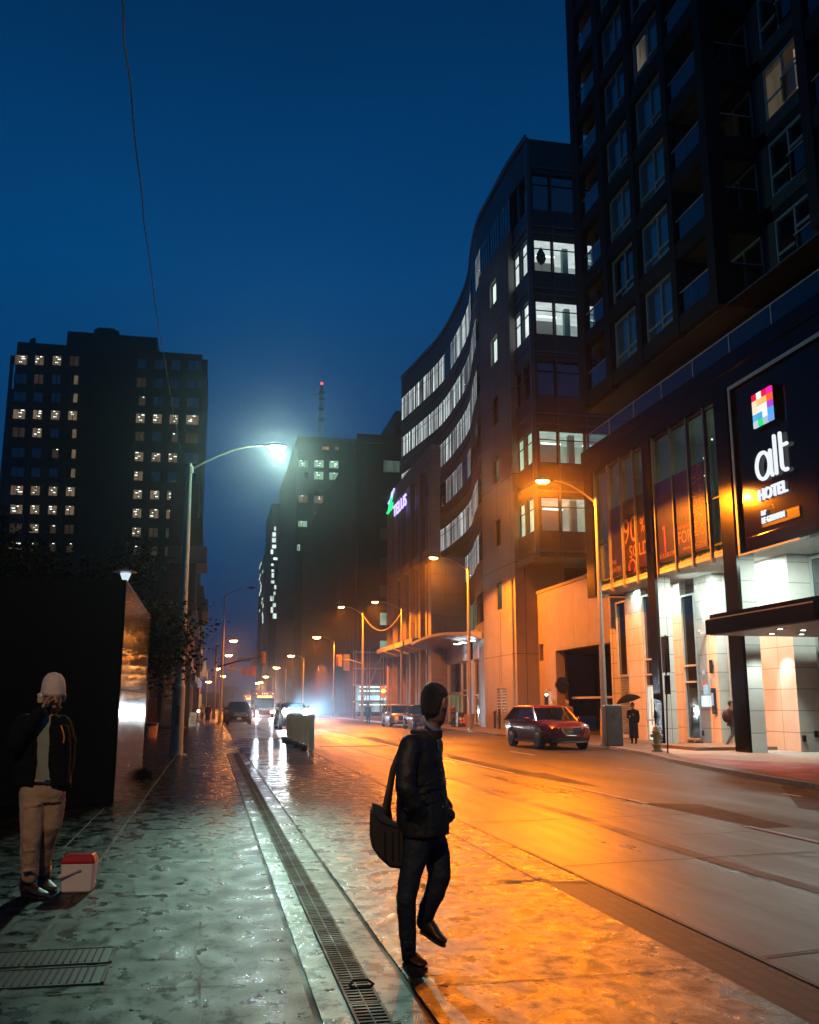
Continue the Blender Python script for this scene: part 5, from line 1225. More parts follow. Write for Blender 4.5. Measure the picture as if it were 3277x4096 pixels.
q = at_z(866, 2872); b = MB(); b.tube([at_y(882, 2692, 118), at_y(1005, 2668, 118)], [.1, .06], 8)
b.build('arm_tube', M_steel, m2, smooth=True); b = MB(); p_ = at_y(866, 2580, 118); b.tube([(p_.x, 118, 0), (p_.x, 118, p_.z)], [.2, .12], 10); b.build('pole', M_steel, m2, smooth=True)
signal_head('yellow signal on the side arm of the right lamp pole', 1345, 2619, 1369, 2667, 97)
sign_board('grey sign right of the yellow signal on the right side arm', 1374, 2617, 1399, 2683, 97, M_signback)
m3 = thing('mast_arm', 'short side arm carrying the yellow signal on the right lamp pole', 'mast arm', (14.9, 97, 6))
b = MB(); b.tube([at_y(1450, 2655, 97), at_y(1400, 2640, 97), at_y(1366, 2638, 97)], [.06, .05, .04], 8); b.build('arm_tube', M_steel, m3, smooth=True)
rs = thing('traffic_signal', 'red lit traffic signal beside the finned portal building', 'traffic signal', at_y(1534, 2764, 99))
c = at_y(1534, 2764, 99); b = MB(); b.box(c.x - .25, c.x + .25, 99, 99.3, c.z - .7, c.z + .5); b.tube([(c.x + .5, 99.2, 0), (c.x + .5, 99.2, c.z + 2.5)], .08, 8); b.build('housing', M_yel, rs)
b = MB(); b.ball((c.x, 98.95, c.z), .2, 10); b.build('red_lens', glow('amber_signal', (1, .32, .04), 9), rs)
dm = mat('pale_sign_back', (.42, .45, .48), .4, .2)
sp_ = thing('sign_post', 'pale parking sign on a post at the far left kerb', 'sign', at_z(872, 2888)); bq = at_z(872, 2888); Y = bq.y
a, c = at_y(876, 2779, Y), at_y(892, 2724, Y)
b = MB(); b.tube([(bq.x, Y, 0), (bq.x + .05, Y, a.z + .4)], .04, 8); b.build('post', M_steel, sp_)
b = MB(); b.box(a.x, c.x, Y - .06, Y - .045, a.z, c.z); b.build('sign_plate', dm, sp_)
rd = thing('sign_post', 'thin leaning stake in front of the pale parking sign', 'post', at_z(887, 2940)); bq = at_z(887, 2940)
b = MB(); b.tube([bq, at_y(897, 2815, bq.y)], .022, 8); b.tube([bq, bq + Vector((0, 0, .05))], .08, 8); b.build('stake', M_darkmetal, rd)
# right pavement
gb = thing('utility_cabinet', 'tall dark grey cabinet with a round leaf emblem in front of the lamp pole', 'cabinet', (15.7, 37.2, 0))
q0, q1 = at_y(2419, 2984, 36.9), at_y(2489, 2820, 36.9)
b = MB(); b.box(q0.x + .12, q1.x, 36.9, 37.3, 0, q1.z); b.build('case', mat('grey_cabinet_paint', (.05, .065, .07), .4, var=.2), gb, bevel=.03)
e = at_y(2461, 2858, 36.88); b = MB(); b.tube([(e.x + .1 * math.cos(k * math.pi / 10), 36.885, e.z + .1 * math.sin(k * math.pi / 10)) for k in range(21)], .012, 6)
lf = [(0, -.07), (.01, -.03), (.05, -.04), (.035, -.01), (.065, .01), (.03, .02), (.035, .05), (.01, .035), (0, .07), (-.01, .035), (-.035, .05), (-.03, .02), (-.065, .01), (-.035, -.01), (-.05, -.04), (-.01, -.03)]
b.add([(e.x + x, 36.885, e.z + z) for x, z in lf] + [(e.x + x, 36.9, e.z + z) for x, z in lf], [tuple(range(16))] + [(i, (i + 1) % 16, 16 + (i + 1) % 16, 16 + i) for i in range(16)])
b.build('leaf_emblem', M_blindgl, gb)
yb = thing('bollard', 'yellow bollard behind the grey cabinet', 'bollard', at_z(2408, 2945)); q = at_z(2408, 2945)
b = MB(); b.tube([q, at_y(2408, 2840, q.y)], .085, 12); b.ball(at_y(2408, 2840, q.y), .085, 12); b.build('post', mat('yellow_bollard_paint', (.6, .36, .03), .5), yb, smooth=True, auto=50)
hq = Vector((15.62, 32.5, 0)); hy = thing('fire_hydrant', 'pale yellow fire hydrant at the kerb before the hotel', 'hydrant', hq)
M_hyd = mat('hydrant_paint', (.36, .33, .17), .5, var=.3, scale=12, bump=.3)
b = MB(); b.lathe(hq, [(.2, 0), (.2, .05), (.14, .07), (.13, .2), (.19, .21), (.19, .25), (.125, .27), (.125, .62), (.16, .64), (.16, .7), (.13, .74), (.12, .82), (.07, .88), (.03, .9), (.03, .95), (0, .96)], 20); b.build('barrel', M_hyd, hy, smooth=True, auto=35)
for s in (-1, 1):
    b = MB(); b.tube([hq + Vector((s * .1, 0, .55)), hq + Vector((s * .2, 0, .55))], .06, 10); b.tube([hq + Vector((s * .2, 0, .55)), hq + Vector((s * .23, 0, .55))], .035, 6); b.build('side_nozzle', M_hyd, hy)
b = MB(); b.tube([hq + Vector((0, -.1, .5)), hq + Vector((0, -.2, .5))], .08, 12); b.build('front_nozzle', M_hyd, hy)
ps = thing('sign_post', 'thin post with an edge-on sign in front of the white hotel pier', 'post', (15.4, 31.2, 0))
b = MB(); q = at_y(2672, 3013, 31.2); t0 = at_y(2662, 2540, 31.2); b.tube([(q.x, 31.2, 0), (t0.x, 31.2, t0.z)], .028, 8); b.build('post', M_darkmetal, ps)
b = MB(); m_ = at_y(2666, 2690, 31.2); b.box(t0.x - .035, t0.x + .02, 31.0, 31.5, m_.z, t0.z - .05); b.box(t0.x - .03, t0.x + .02, 31.05, 31.4, m_.z - .75, m_.z - .1); b.build('sign_plate', M_darkmetal, ps)
for k, (px, py, zt) in enumerate(((1953, 2918, 2.0),)):
    st = thing('standpipe', 'fire standpipe on the stair tower base', 'pipe', (19.6, 66.2, 0)); q = Vector((19.7, 66.4, 0))
    b = MB(); b.tube([q, q + Vector((0, 0, 1.1))], .08, 8); b.tube([q + Vector((0, -.3, 1.15)), q + Vector((0, .3, 1.15))], .09, 8); b.build('pipes', M_darkmetal, st)
    st = thing('bollard', 'thin grey bollard before the stair tower louvre', 'bollard', (19.5, 64.6, 0)); b = MB(); b.tube([(19.5, 64.6, 0), (19.5, 64.6, 1.3)], .08, 8); b.ball((19.5, 64.6, 1.3), .08, 8); b.build('post', M_darkmetal, st)
nb2 = thing('newspaper_box', 'black box stand with four round stickers near the far lamp', 'box', at_z(1850, 2915)); q0 = at_z(1848, 2908); Y = q0.y
a, c = at_y(1833, 2905, Y), at_y(1868, 2850, Y)
b = MB(); b.box(a.x, c.x, Y, Y + .5, 0, c.z); b.build('case', mat('black_box', (.01, .01, .012), .4), nb2, bevel=.02)
for px, py, col in ((1842, 2875, (.5, .45, .35)), (1856, 2875, (.3, .33, .25)), (1844, 2889, (.45, .1, .05)), (1858, 2887, (.5, .12, .06))):
    p = at_y(px, py, Y - .01); b = MB(); b.tube([p, p + Vector((0, -.015, 0))], .12, 14); b.build('round_sticker', mat('sticker', col, .5), nb2)
pl_ = thing('planter', 'pair of pale round planters right of the black box stand', 'planter', at_y(1885, 2900, Y)); p = at_y(1878, 2910, Y)
b = MB(); b.lathe((p.x, Y, 0), [(.3, 0), (.42, .9), (.44, .95), (.4, .95), (.38, .9)], 18); b.build('bowl', mat('beige_planter', (.3, .2, .13), .6), pl_)
sb = thing('sandwich_board', 'cream pavement sandwich board beside the black shop sign', 'sign', at_z(768, 2906)); q0 = at_z(768, 2906); Y = q0.y
a, c = at_y(753, 2903, Y), at_y(784, 2850, Y); b = MB(); b.add([(a.x, Y, 0), (c.x, Y, 0), (c.x + .1, Y + .25, c.z), (a.x + .1, Y + .25, c.z), (a.x, Y + .03, 0), (c.x, Y + .03, 0), (c.x + .1, Y + .28, c.z), (a.x + .1, Y + .28, c.z)], [(0, 1, 2, 3), (4, 7, 6, 5), (0, 4, 5, 1), (1, 5, 6, 2), (2, 6, 7, 3), (3, 7, 4, 0)])
b.build('front_panel', glow('glowing_cream', (1, .78, .5), .22, .25, 4), sb)  # board emits its own brightness, with no lamp in it
b = MB(); b.add([(a.x, Y + .55, 0), (c.x, Y + .55, 0), (c.x + .1, Y + .3, c.z), (a.x + .1, Y + .3, c.z)], [(0, 1, 2, 3)]); b.build('rear_panel', M_frame_dk, sb)
b = MB()
for i in range(6): z = c.z * (.2 + .1 * i); yy = Y - .012 + .25 * (z / c.z); b.box(a.x + .12, c.x - .08 - .05 * (i % 2), yy - .012, yy - .004, z, z + .03)
b.build('printed_lines', M_frame_dk, sb)
pt = thing('planter', 'low beige planter with a dark rim just past the granite wall', 'planter', at_z(604, 2951)); q0 = at_z(604, 2951); Y = q0.y
a, c = at_y(573, 2950, Y), at_y(632, 2897, Y); b = MB(); b.lathe(((a.x + c.x) / 2, Y + .4, 0), [((c.x - a.x) / 2 * k, z) for k, z in ((.85, 0), (.95, .45), (1.0, c.z), (.85, c.z), (.8, c.z - .1))], 20); b.build('bowl', mat('ochre_planter', (.3, .14, .06), .6), pt, smooth=True, auto=30)
b = MB(); b.lathe(((a.x + c.x) / 2, Y + .4, c.z), [(.45, -.05), (.5, .0), (.5, .06), (.4, .08)], 20, sx=(c.x - a.x) / 2 / .47); b.build('rim', M_darkmetal, pt)
# hanging round lamp over the wall corner
wl_ = thing('disc_lamp', 'flat disc lamp glowing over the granite wall corner', 'lamp', at_y(508, 2290, 19.5)); q0 = at_y(508, 2292, 19.5)
Y = 25.5; q0 = at_y(500, 2288, Y)
b = MB(); b.lathe(q0, [(0, .06), (.12, .05), (.3, 0), (.3, -.015), (0, -.01)], 24); b.build('disc_shade', M_steel, wl_, smooth=True, auto=30)
b = MB(); b.lathe(q0 + Vector((0.02, 0, -.3)), [(.03, 0), (.06, .05), (.14, .26), (.12, .27), (0, .27)], 16); b.build('glass_cone', glow('disc_lamp_glass', (.75, .9, 1), .9), wl_)
b = MB(); b.tube([(q0.x + .02, Y, 0), (q0.x + .02, Y, q0.z - .28)], .035, 8); b.build('stem', M_darkmetal, wl_)
# drain with grates, hatches
dr = thing('trench_drain', 'long trench drain of iron grates between the two pavement joints', 'drain', (.9, 5, 0))
M_hole = mat('black_slot', (.003, .003, .003), .9)
for i in range(72):
    y = 1.6 + i * .45
    b = MB(); b.box(.805, .82, y, y + .44, .0005, .012); b.box(.98, .995, y, y + .44, .0005, .012); b.box(.82, .98, y, y + .02, .0005, .012); b.box(.82, .98, y + .42, y + .44, .0005, .012)
    for k in range(7): b.box(.82, .98, y + .055 + k * .055, y + .08 + k * .055, .0005, .010)
    b.box(.895, .905, y + .02, y + .42, .0005, .0115)
    b.build('grate', M_iron, dr)
b = MB(); b.box(.8, 1.0, 1.6, 34, .0002, .002); b.build('channel', M_hole, dr)
hk = thing('handle_plate', 'small raised handle lying on the drain grates', 'handle', (.93, 5.95, 0)); b = MB(); b.tube([(.86, 5.95, .02), (.88, 5.98, .035), (.97, 5.98, .035), (1.0, 5.95, .02), (.97, 5.92, .012), (.88, 5.92, .012), (.86, 5.95, .02)], .008, 6); b.build('ring', M_iron, hk)
for i, (y0, y1) in enumerate(((6.34, 6.72), (6.82, 7.2))):
    ht = thing('pavement_hatch', ['nearer of the two dark pavement hatches at the lower left', 'farther of the two dark pavement hatches at the lower left'][i], 'hatch', (-1, y0, 0))
    b = MB(); b.box(-1.6, -.58, y0, y1, .0005, .008); b.build('plate', mat('hatch_iron', (.006, .012, .010), .45), ht)
    b = MB()
    for k in range(22): x = -1.56 + k * .044; b.obox((x, (y0 + y1) / 2, .010), (.006, 0, 0), (0, (y1 - y0) * .42, 0), (0, 0, .003))
    b.build('tread_bars', mat('hatch_bar_iron', (.004, .006, .006), .7, spec=.2), ht)
    b = MB(); b.box(-.575, -.555, y0, y1, .0005, .014); b.box(-1.62, -.56, y1 + .002, y1 + .016, .0005, .012); b.build('frame_edge', M_iron, ht)
lt = thing('litter', 'small pale scrap of litter on the wet apron', 'litter', at_z(2600, 3895)); q0 = at_z(2600, 3895); b = MB(); b.add([q0 + Vector(v) for v in ((-.03, -.01, .004), (.02, -.015, .012), (.035, .012, .005), (-.02, .018, .016))], [(0, 1, 2, 3)]); b.build('scrap', mat('paper_scrap', (.6, .6, .58), .6), lt)
# barrier of panels standing on the bus lane line
br = thing('barrier', 'grey panelled road barrier standing between bus lane and carriageway', 'barrier', (3.62, 40, 0))
M_bar = mat('grey_barrier_panel', (.34, .38, .40), .5, 0, var=.25, scale=1.5, stretch=(1, 1, .2))
nt = M_bar.node_tree; tr_ = nt.nodes.new('ShaderNodeBsdfTranslucent'); tr_.inputs[0].default_value = (.5, .75, .85, 1); ms_ = nt.nodes.new('ShaderNodeMixShader'); ms_.inputs[0].default_value = .5
nt.links.new(nt.nodes['Principled BSDF'].outputs[0], ms_.inputs[1]); nt.links.new(tr_.outputs[0], ms_.inputs[2]); nt.links.new(ms_.outputs[0], nt.nodes['Material Output'].inputs[0])
for i in range(6):
    y = 35.75 + i * 1.95; b = MB(); b.box(3.60, 3.66, y + .06, y + 1.88, .16, 1.22); p_ = b.build('panel', M_bar, br)
    b = MB()
    for k in range(5): b.box(3.585, 3.598, y + .2 + k * .36, y + .24 + k * .36, .2, 1.18)
    b.build('ribs', M_bar, p_)
    b = MB(); b.box(3.57, 3.70, y - .06, y + .06, 0, 1.27); b.build('post', M_bar, br)
b = MB(); b.box(3.56, 3.74, 35.55, 35.69, 0, 1.26); b.build('end_post', M_bar, br)
M_bag = mat('dark_sandbag', (.02, .025, .028), .7, bump=.5, bscale=30)
r = random.Random(3)
for i in range(9):
    y = 36.1 + i * 1.3 + r.uniform(-.2, .2); sbg = thing('sandbag', ['nearest sandbag at the foot of the road barrier', 'second sandbag along the road barrier', 'third sandbag along the road barrier', 'fourth sandbag along the road barrier', 'fifth sandbag along the road barrier', 'sixth sandbag along the road barrier', 'seventh sandbag along the road barrier', 'eighth sandbag along the road barrier', 'farthest sandbag at the foot of the road barrier'][i], 'sandbag', (3.42, y, 0), group='sandbags along the road barrier')
    b = MB(); b.ball((3.42 + r.uniform(-.04, .04), y, .09), .13, 12, rz=.10, ry=.3); b.build('sack', M_bag, sbg, smooth=True)
# overhead wires
w1 = thing('overhead_wire', 'twisted wire hanging from the sky to the cool lamp post top', 'wire', (-1, 33, 9.6))
pts = [(483, -60), (500, 150), (525, 380), (560, 720), (580, 900), (610, 1130), (650, 1400), (690, 1620), (715, 1760), (744, 1850)]
D = [9.0, 10.5, 12.5, 16, 18.5, 22, 26, 29.5, 31.5, 33.0]
core = smooth_path([at_y(p[0], p[1], d) for p, d in zip(pts, D)], 8) if False else [at_y(p[0], p[1], d) for p, d in zip(pts, D)]
dense = []
for i in range(len(core) - 1):
    for k in range(40): dense.append(core[i].lerp(core[i + 1], k / 40))
for ph in (0, math.pi):
    b = MB(); b.tube([p + Vector((math.cos(i * .8 + ph) * .009 + .01 * math.sin(i * .11), 0, math.sin(i * .8 + ph) * .009)) for i, p in enumerate(dense)], .0075, 5); b.build('strand', mat('black_cable', (.008, .008, .009), .7, spec=.2), w1)
w2 = thing('overhead_wire', 'wire sagging between the two right lamp poles', 'wire', (16, 94, 10))
a, c = Vector((15.0, 97, 10.6)), Vector((18.0, 92, 10.6)); b = MB(); b.tube([a.lerp(c, t / 14) - Vector((0, 0, 1.7 * (1 - (2 * t / 14 - 1) ** 2))) for t in range(15)], .03, 5); b.build('strand', M_steel, w2)
# ------------------------------------------------------------------ vehicles (built nose towards -y, then placed)
M_tyre = mat('tyre_rubber', (.012, .012, .012), .75); M_rim = mat('alloy_rim', (.35, .36, .37), .3, .8)
M_cglass = pane_mat('car_glass', (.004, .006, .008), .05); M_plastic = mat('black_plastic', (.012, .012, .013), .5)
M_chrome = mat('chrome', (.6, .6, .62), .12, 1.0, var=.05)
M_hl_off = mat('headlamp_glass', (.35, .37, .4), .08, .5, coat=1)
def paint(name, col, rough=.28): return mat(name, col, rough, .35, var=.05, coat=1.0)
def car(label, loc, rz, pm, L=4.9, W=1.95, H=1.7, hood=1.05, kind='suv', wr=.37, lights=None, group=None, grille='slats', plate=False, name='parked_car'):
    t = thing(name, label, {'suv': 'car', 'van': 'van', 'pickup': 'suv'}.get(kind, 'car'), loc, rz, group)
    hw, F, Rr = W / 2, -L / 2, L / 2
    B = lambda mb, n_, m_, par=None, **k: mb.build(n_, m_, par or t, world=False, **k)
    belt = hood + .02
    st = [(F, .62, .42, hood - .34, .0), (F + .05, .84, .30, hood - .2, .01), (F + .25, .94, .24, hood - .08, .02), (F + .7, 1, .22, hood - .01, .03), (F + 1.25, 1, .22, hood + .05, .03), (F + 1.6, .985, .22, belt + .04, .0), (.2, .965, .22, belt + .05, 0), (Rr - 1.0, 1.0, .22, belt + .06, 0), (Rr - .2, .95, .26, belt + .03, 0), (Rr, .85, .4, belt - .1, 0)]
    rings = []
    for (y, w, z0, zt, cr) in st:
        w *= hw; zm = z0 + (zt - z0) * .55
        half = [(w * .80, z0), (w * .96, z0 + .08), (w, zm), (w * .985, zt - .16), (w * .93, zt - .04), (w * .78, zt + cr * .4), (w * .4, zt + cr)]
        rings.append([(x, y, z) for x, z in half] + [(-x, y, z) for x, z in half[::-1]])
    b = MB(); b.loft(rings); body = B(b, 'body', pm, smooth=True, auto=38)
    # greenhouse
    yb0, yb1 = F + (1.35 if kind != 'van' else 1.0), Rr - .12
    yr0, yr1 = F + (2.15 if kind != 'van' else 1.9), Rr - (.85 if kind != 'van' else .3)
    if kind == 'pickup': yb0, yr0 = F + 1.45, F + 2.0
    wb, wt = hw * .93, hw * .74
    def ring(y0, y1, w, z, bow):
        r = []
        for i in range(7): s = -1 + 2 * i / 6; r.append((w * s, y0 - bow * (1 - s * s), z))
        for i in range(1, 6): r.append((w * (1.0 + .02 * math.sin(math.pi * i / 6)), y0 + (y1 - y0) * i / 6, z))
        for i in range(7): s = 1 - 2 * i / 6; r.append((w * s, y1 + bow * .5 * (1 - s * s), z))
        for i in range(1, 6): r.append((-w * (1.0 + .02 * math.sin(math.pi * i / 6)), y1 + (y0 - y1) * i / 6, z))
        return r
    g0, g1 = ring(yb0, yb1, wb, belt, .22), ring(yr0, yr1, wt, H - .09, .12)
    b = MB(); b.loft([g0, g1]); gl = B(b, 'windows', M_cglass, smooth=True, auto=30)
    b = MB(); b.loft([ring(yr0 - .05, yr1 + .10, wt + .03, H - .115, .12), ring(yr0 - .0, yr1 + .05, wt + .01, H - .07, .12), ring(yr0 + .12, yr1 - .1, wt * .9, H - .03, .12), ring(yr0 + .4, yr1 - .5, wt * .7, H, .1)]); B(b, 'roof', pm, smooth=True, auto=50)
    P = lambda a, c, s: Vector(a).lerp(Vector(c), s)
    b = MB()
    for side in (1, -1):
        for (i0, w_) in ((6, .045), (12, .05)):
            a, c = (g0[i0], g1[i0]) if side == 1 else ((g0[0 if i0 == 6 else 18]), (g1[0 if i0 == 6 else 18]))
            b.tube([a, c], w_, 6)
        for fr in (.42, .72):
            a = Vector((side * wb * 1.01, yb0 + (yb1 - yb0) * fr, belt)); c = Vector((side * wt * 1.01, yr0 + (yr1 - yr0) * (fr * 1.0 - .08), H - .09)); b.tube([a, c], .03, 6)
    B(b, 'pillars', pm, body)
    b = MB()
    for side in (1, -1): b.tube([(side * wb * 1.01, yb0 + .1, belt + .01), (side * wb * 1.03, yb1 - .1, belt + .01)], .016, 6)
    B(b, 'belt_trim', M_chrome, body)
    for side in (1, -1):      # mirrors
        b = MB(); b.ball((side * (hw + .12), yb0 + .45, belt + .08), .13, 10, rz=.08, ry=.07); b.tube([(side * hw * .93, yb0 + .45, belt + .02), (side * (hw + .06), yb0 + .45, belt + .05)], .03, 6); B(b, 'wing_mirror', pm, smooth=True)
        b = MB()
        for k, fr in enumerate((.30, .62)): b.box(side * hw * .995, side * (hw + .02), F + L * fr + .25, F + L * fr + .42, belt - .16, belt - .13)
        B(b, 'door_handles', M_chrome)
        b = MB(); b.box(side * hw * .98, side * (hw + .008), F + L * .27, F + L * .72, .24, .34); B(b, 'sill_trim', M_chrome if kind == 'suv' else M_plastic)
        for yy in (F + .2 * L, Rr - .21 * L):
            b = MB(); b.tube([(side * (hw - .02), yy, wr + .03), (side * (hw + .004), yy, wr + .03)], wr + .09, 24); B(b, 'wheel_well_disc', M_plastic)  # thin dark disc in place of the shaded wheel well
            b = MB(); b.tube([(side * (hw - .2), yy, wr), (side * (hw - .16), yy, wr), (side * (hw + .01), yy, wr), (side * (hw + .03), yy, wr)], [wr * .95, wr, wr, wr * .93], 28); wh = B(b, 'wheel', M_tyre, smooth=True, auto=35)
            b = MB(); b.tube([(side * (hw + .022), yy, wr), (side * (hw + .034), yy, wr)], wr * .18, 12)
            for k in range(9):
                a = k * 2 * math.pi / 9; d = Vector((0, math.cos(a), math.sin(a))); b.tube([Vector((side * (hw + .032), yy, wr)) + d * wr * .1, Vector((side * (hw + .032), yy, wr)) + d * wr * .68], [.028, .022], 5)
            b.tube([Vector((side * (hw + .032), yy + wr * .68 * math.cos(k * math.pi / 12), wr + wr * .68 * math.sin(k * math.pi / 12))) for k in range(25)], .018, 5)
            B(b, 'rim', M_rim, wh)
    # front
    gy = F - .02
    gz0, gz1 = hood - .52, hood - .22
    if grille == 'slats':
        out = [(-.40, gz1 + .01), (.40, gz1 + .01), (.36, gz1 - .12), (.2, gz0 + .0), (-.2, gz0 + .0), (-.36, gz1 - .12)]
    else: out = [(-.5, gz1 + .05), (.5, gz1 + .05), (.5, gz0), (-.5, gz0)]
    s_ = W / 1.95; out = [(x * s_, z) for x, z in out]
    b = MB(); n = len(out); b.add([(x, gy + .0, z) for x, z in out] + [(x * .98, F + .22, z) for x, z in out], [tuple(range(n))] + [(i, (i + 1) % n, n + (i + 1) % n, n + i) for i in range(n)]); gr = B(b, 'grille', M_plastic)
    b = MB()
    for k in range(6):
        z = gz0 + .05 + (gz1 - gz0 - .06) * k / 5.5; w = (.22 + .16 * min(1, k / 3)) * s_ if grille == 'slats' else .46
        b.box(-w, w, gy - .015, gy - .002, z, z + (.014 if grille == 'slats' else .03))
    if grille == 'slats': b.tube([(x, gy - .01, z) for x, z in (out[1], out[2], out[3], out[4], out[5], out[0])], .014, 5)
    B(b, 'grille_bars', M_chrome, gr)
    b = MB(); zc = (gz0 + gz1) / 2 + .05; b.tube([(.085 * math.cos(k * math.pi / 8), gy - .025, zc + .068 * math.sin(k * math.pi / 8)) for k in range(17)], .009, 5)
    b.tube([(-.06, gy - .025, zc + .035), (0, gy - .025, zc - .01), (.06, gy - .025, zc + .035)], .008, 5); B(b, 'emblem', M_chrome, gr)
    b = MB(); b.box(-.62 * s_, .62 * s_, F - .03, F + .1, .34, .44); B(b, 'lower_intake', M_plastic)
    b = MB(); b.tube([(-.80 * hw, F + .10, .315), (-.5, F - .045, .30), (.5, F - .045, .30), (.80 * hw, F + .10, .315)], .022, 6); B(b, 'bumper_chrome', M_chrome if kind == 'suv' else M_plastic)
    for side in (1, -1):
        b = MB(); x0, x1 = side * hw * .48, side * hw * .86
        b.add([(x0, F - .0, hood - .27), (x1, F + .16, hood - .25), (x1, F + .2, hood - .14), (x0, F + .03, hood - .20), (x0, F + .3, hood - .27), (x1, F + .3, hood - .25), (x1, F + .32, hood - .16), (x0, F + .3, hood - .21)], [(0, 1, 2, 3), (4, 7, 6, 5), (0, 4, 5, 1), (1, 5, 6, 2), (2, 6, 7, 3), (3, 7, 4, 0)])
        hl = B(b, 'headlight', M_hl_off)
        if lights: 
            b = MB(); b.ball((side * hw * .68, F - .03, hood - .22), .2, 12); B(b, 'lit_bulb', lights, hl)
        b = MB(); b.add([(side * hw * .66, F + .0, .48), (side * hw * .9, F + .14, .50), (side * hw * .9, F + .14, .56), (side * hw * .7, F + .01, .54)], [(0, 1, 2, 3)]); B(b, 'fog_lamp', M_plastic)
    if plate:
        b = MB(); b.box(-.16, .16, F - .05, F - .03, .46, .60); B(b, 'number_plate', mat('number_plate', (.5, .5, .5), .5))
    return t
red = paint('deep_red_paint', (.13, .006, .004), .25)
car('dark red suv with chrome grille parked at the right kerb', (13.75, 38.9, -.1), R(3), red, L=5.05, W=1.97, H=1.72, hood=1.06)
van = car('silver minivan parked on the right before the finned portal', (14.9, 77.5, -.1), R(1), paint('silver_paint', (.42, .42, .42), .35), L=5.1, W=2.0, H=1.78, hood=1.05, kind='van', grille='bars')
car('black suv parked in front of the silver minivan', (15.1, 69.5, -.1), R(1), paint('black_paint', (.012, .012, .015), .2), L=4.8, W=1.95, H=1.75, hood=1.08)
pk = at_y(956, 2890, 83)
car('dark full-size suv with a barred grille stopped in the bus lane', (pk.x, 85.5, -.02), 0, paint('dark_blue_paint', (.015, .022, .028), .25), L=5.4, W=2.03, H=1.95, hood=1.22, kind='pickup', wr=.42, grille='bars', plate=True, name='stopped_car')
car('dark car half hidden left of the full-size suv', (1.35 + .9, 97, -.02), 0, paint('dark_grey_paint', (.03, .03, .03), .3), L=4.7, W=1.9, H=1.6, hood=1.0, name='stopped_car')
# headlights: dazzling oncoming car behind the barrier
hl_m = glow('headlamp_beam_glass', (.86, .95, 1), 700)
hc = at_y(1185, 2840, 66)
onc = car('oncoming car with dazzling headlights behind the road barrier', (5.55, 68.5, -.04), R(2), paint('unseen_dark_paint', (.02, .02, .024), .3), L=4.9, W=1.98, H=1.85, hood=1.42, kind='pickup', lights=hl_m, name='oncoming_car')
for s in (-1, 1):
    lamp('headlight_beam', 'SPOT', (5.55 + s * .66, 65.85, 1.16), (.62, .85, 1), 2600, .07, onc, spot=70, blend=.9, aim=(5.2 + s * .6 - 1.2, 30, .9))
    lamp('headlight_flare', 'SPOT', (5.55 + s * .66, 65.8, 1.2), (.33, .70, 1), 34000, .07, onc, spot=8, blend=1, aim=(2.3, 0, 1.7))  # extra narrow spot aimed at the viewer, added to strengthen the halo
def bus(label, px, Y, W=2.6, H=3.15):
    c = at_y(px, 2860, Y); t = thing('bus', label, 'bus', (c.x, Y, -.02), 0, 'buses queueing down the street'); B = lambda mb, n_, m_, par=None, **k: mb.build(n_, m_, par or t, world=False, **k)
    b = MB(); rings = []
    for y, s in ((0, .96), (.12, 1), (12, 1)):
        pr = [(-W / 2, .35), (W / 2, .35), (W / 2, 2.3), (W / 2 * .98, H - .25), (W / 2 * .85, H - .04), (0, H), (-W / 2 * .85, H - .04), (-W / 2 * .98, H - .25), (-W / 2, 2.3)]
        rings.append([(x * s, y, z) for x, z in pr])
    b.loft(rings); B(b, 'body', paint('bus_white_paint', (.25, .22, .22), .35))
    b = MB(); b.box(-W / 2 * .93, W / 2 * .93, -.02, 0.02, 1.15, 2.45); B(b, 'windscreen', M_cglass)
    b = MB(); b.box(-W / 2 * 1.0, W / 2 * 1.0, -.012, .3, .36, .95); B(b, 'bumper', mat('bus_red', (.12, .02, .02), .4))
    b = MB(); b.box(-.95, .95, -.05, -.01, 2.55, 2.82); B(b, 'destination_display', glow('bus_amber', (1, .5, .12), 2.2, .6, 5))
    b = MB(); b.box(-W / 2 * .86, W / 2 * .86, .02, 11.5, H, H + .22); B(b, 'roof_unit', mat('bus_roof_red', (.45, .12, .09), .5))
    for x in (-1.05, -.3, 0, .3, 1.05): b = MB(); b.ball((x, -.03, H - .08), .055, 8); B(b, 'marker_lamp', glow('amber_marker', (1, .6, .2), 5))
    for s in (-1, 1):
        b = MB(); b.ball((s * .95, -.05, .75), .13, 10); B(b, 'headlight', glow('bus_headlamp', (.85, .95, 1), 40))
        b = MB(); b.box(s * (W / 2 + .05), s * (W / 2 + .3), -.1, .0, 1.7, 2.2); B(b, 'wing_mirror', M_plastic)
        b = MB(); b.tube([(s * (W / 2 - .25), 2.4, .5), (s * (W / 2 + .01), 2.4, .5)], .5, 20); B(b, 'wheel', M_tyre)
        lamp('bus_beam', 'SPOT', (c.x + s * .95, Y - .2, .75), (.7, .88, 1), 2600, .1, t, spot=60, blend=.9, aim=(c.x + s * .95 - 1, 60, 0))
    return t
bus('first bus with two headlights and a glowing amber display', 1057, 127)
bus('second bus queueing behind, left of the first bus', 1006, 165)
lamp('first_unused', 'POINT', (0, 0, -50), (1, 1, 1), 0, .1) if False else None
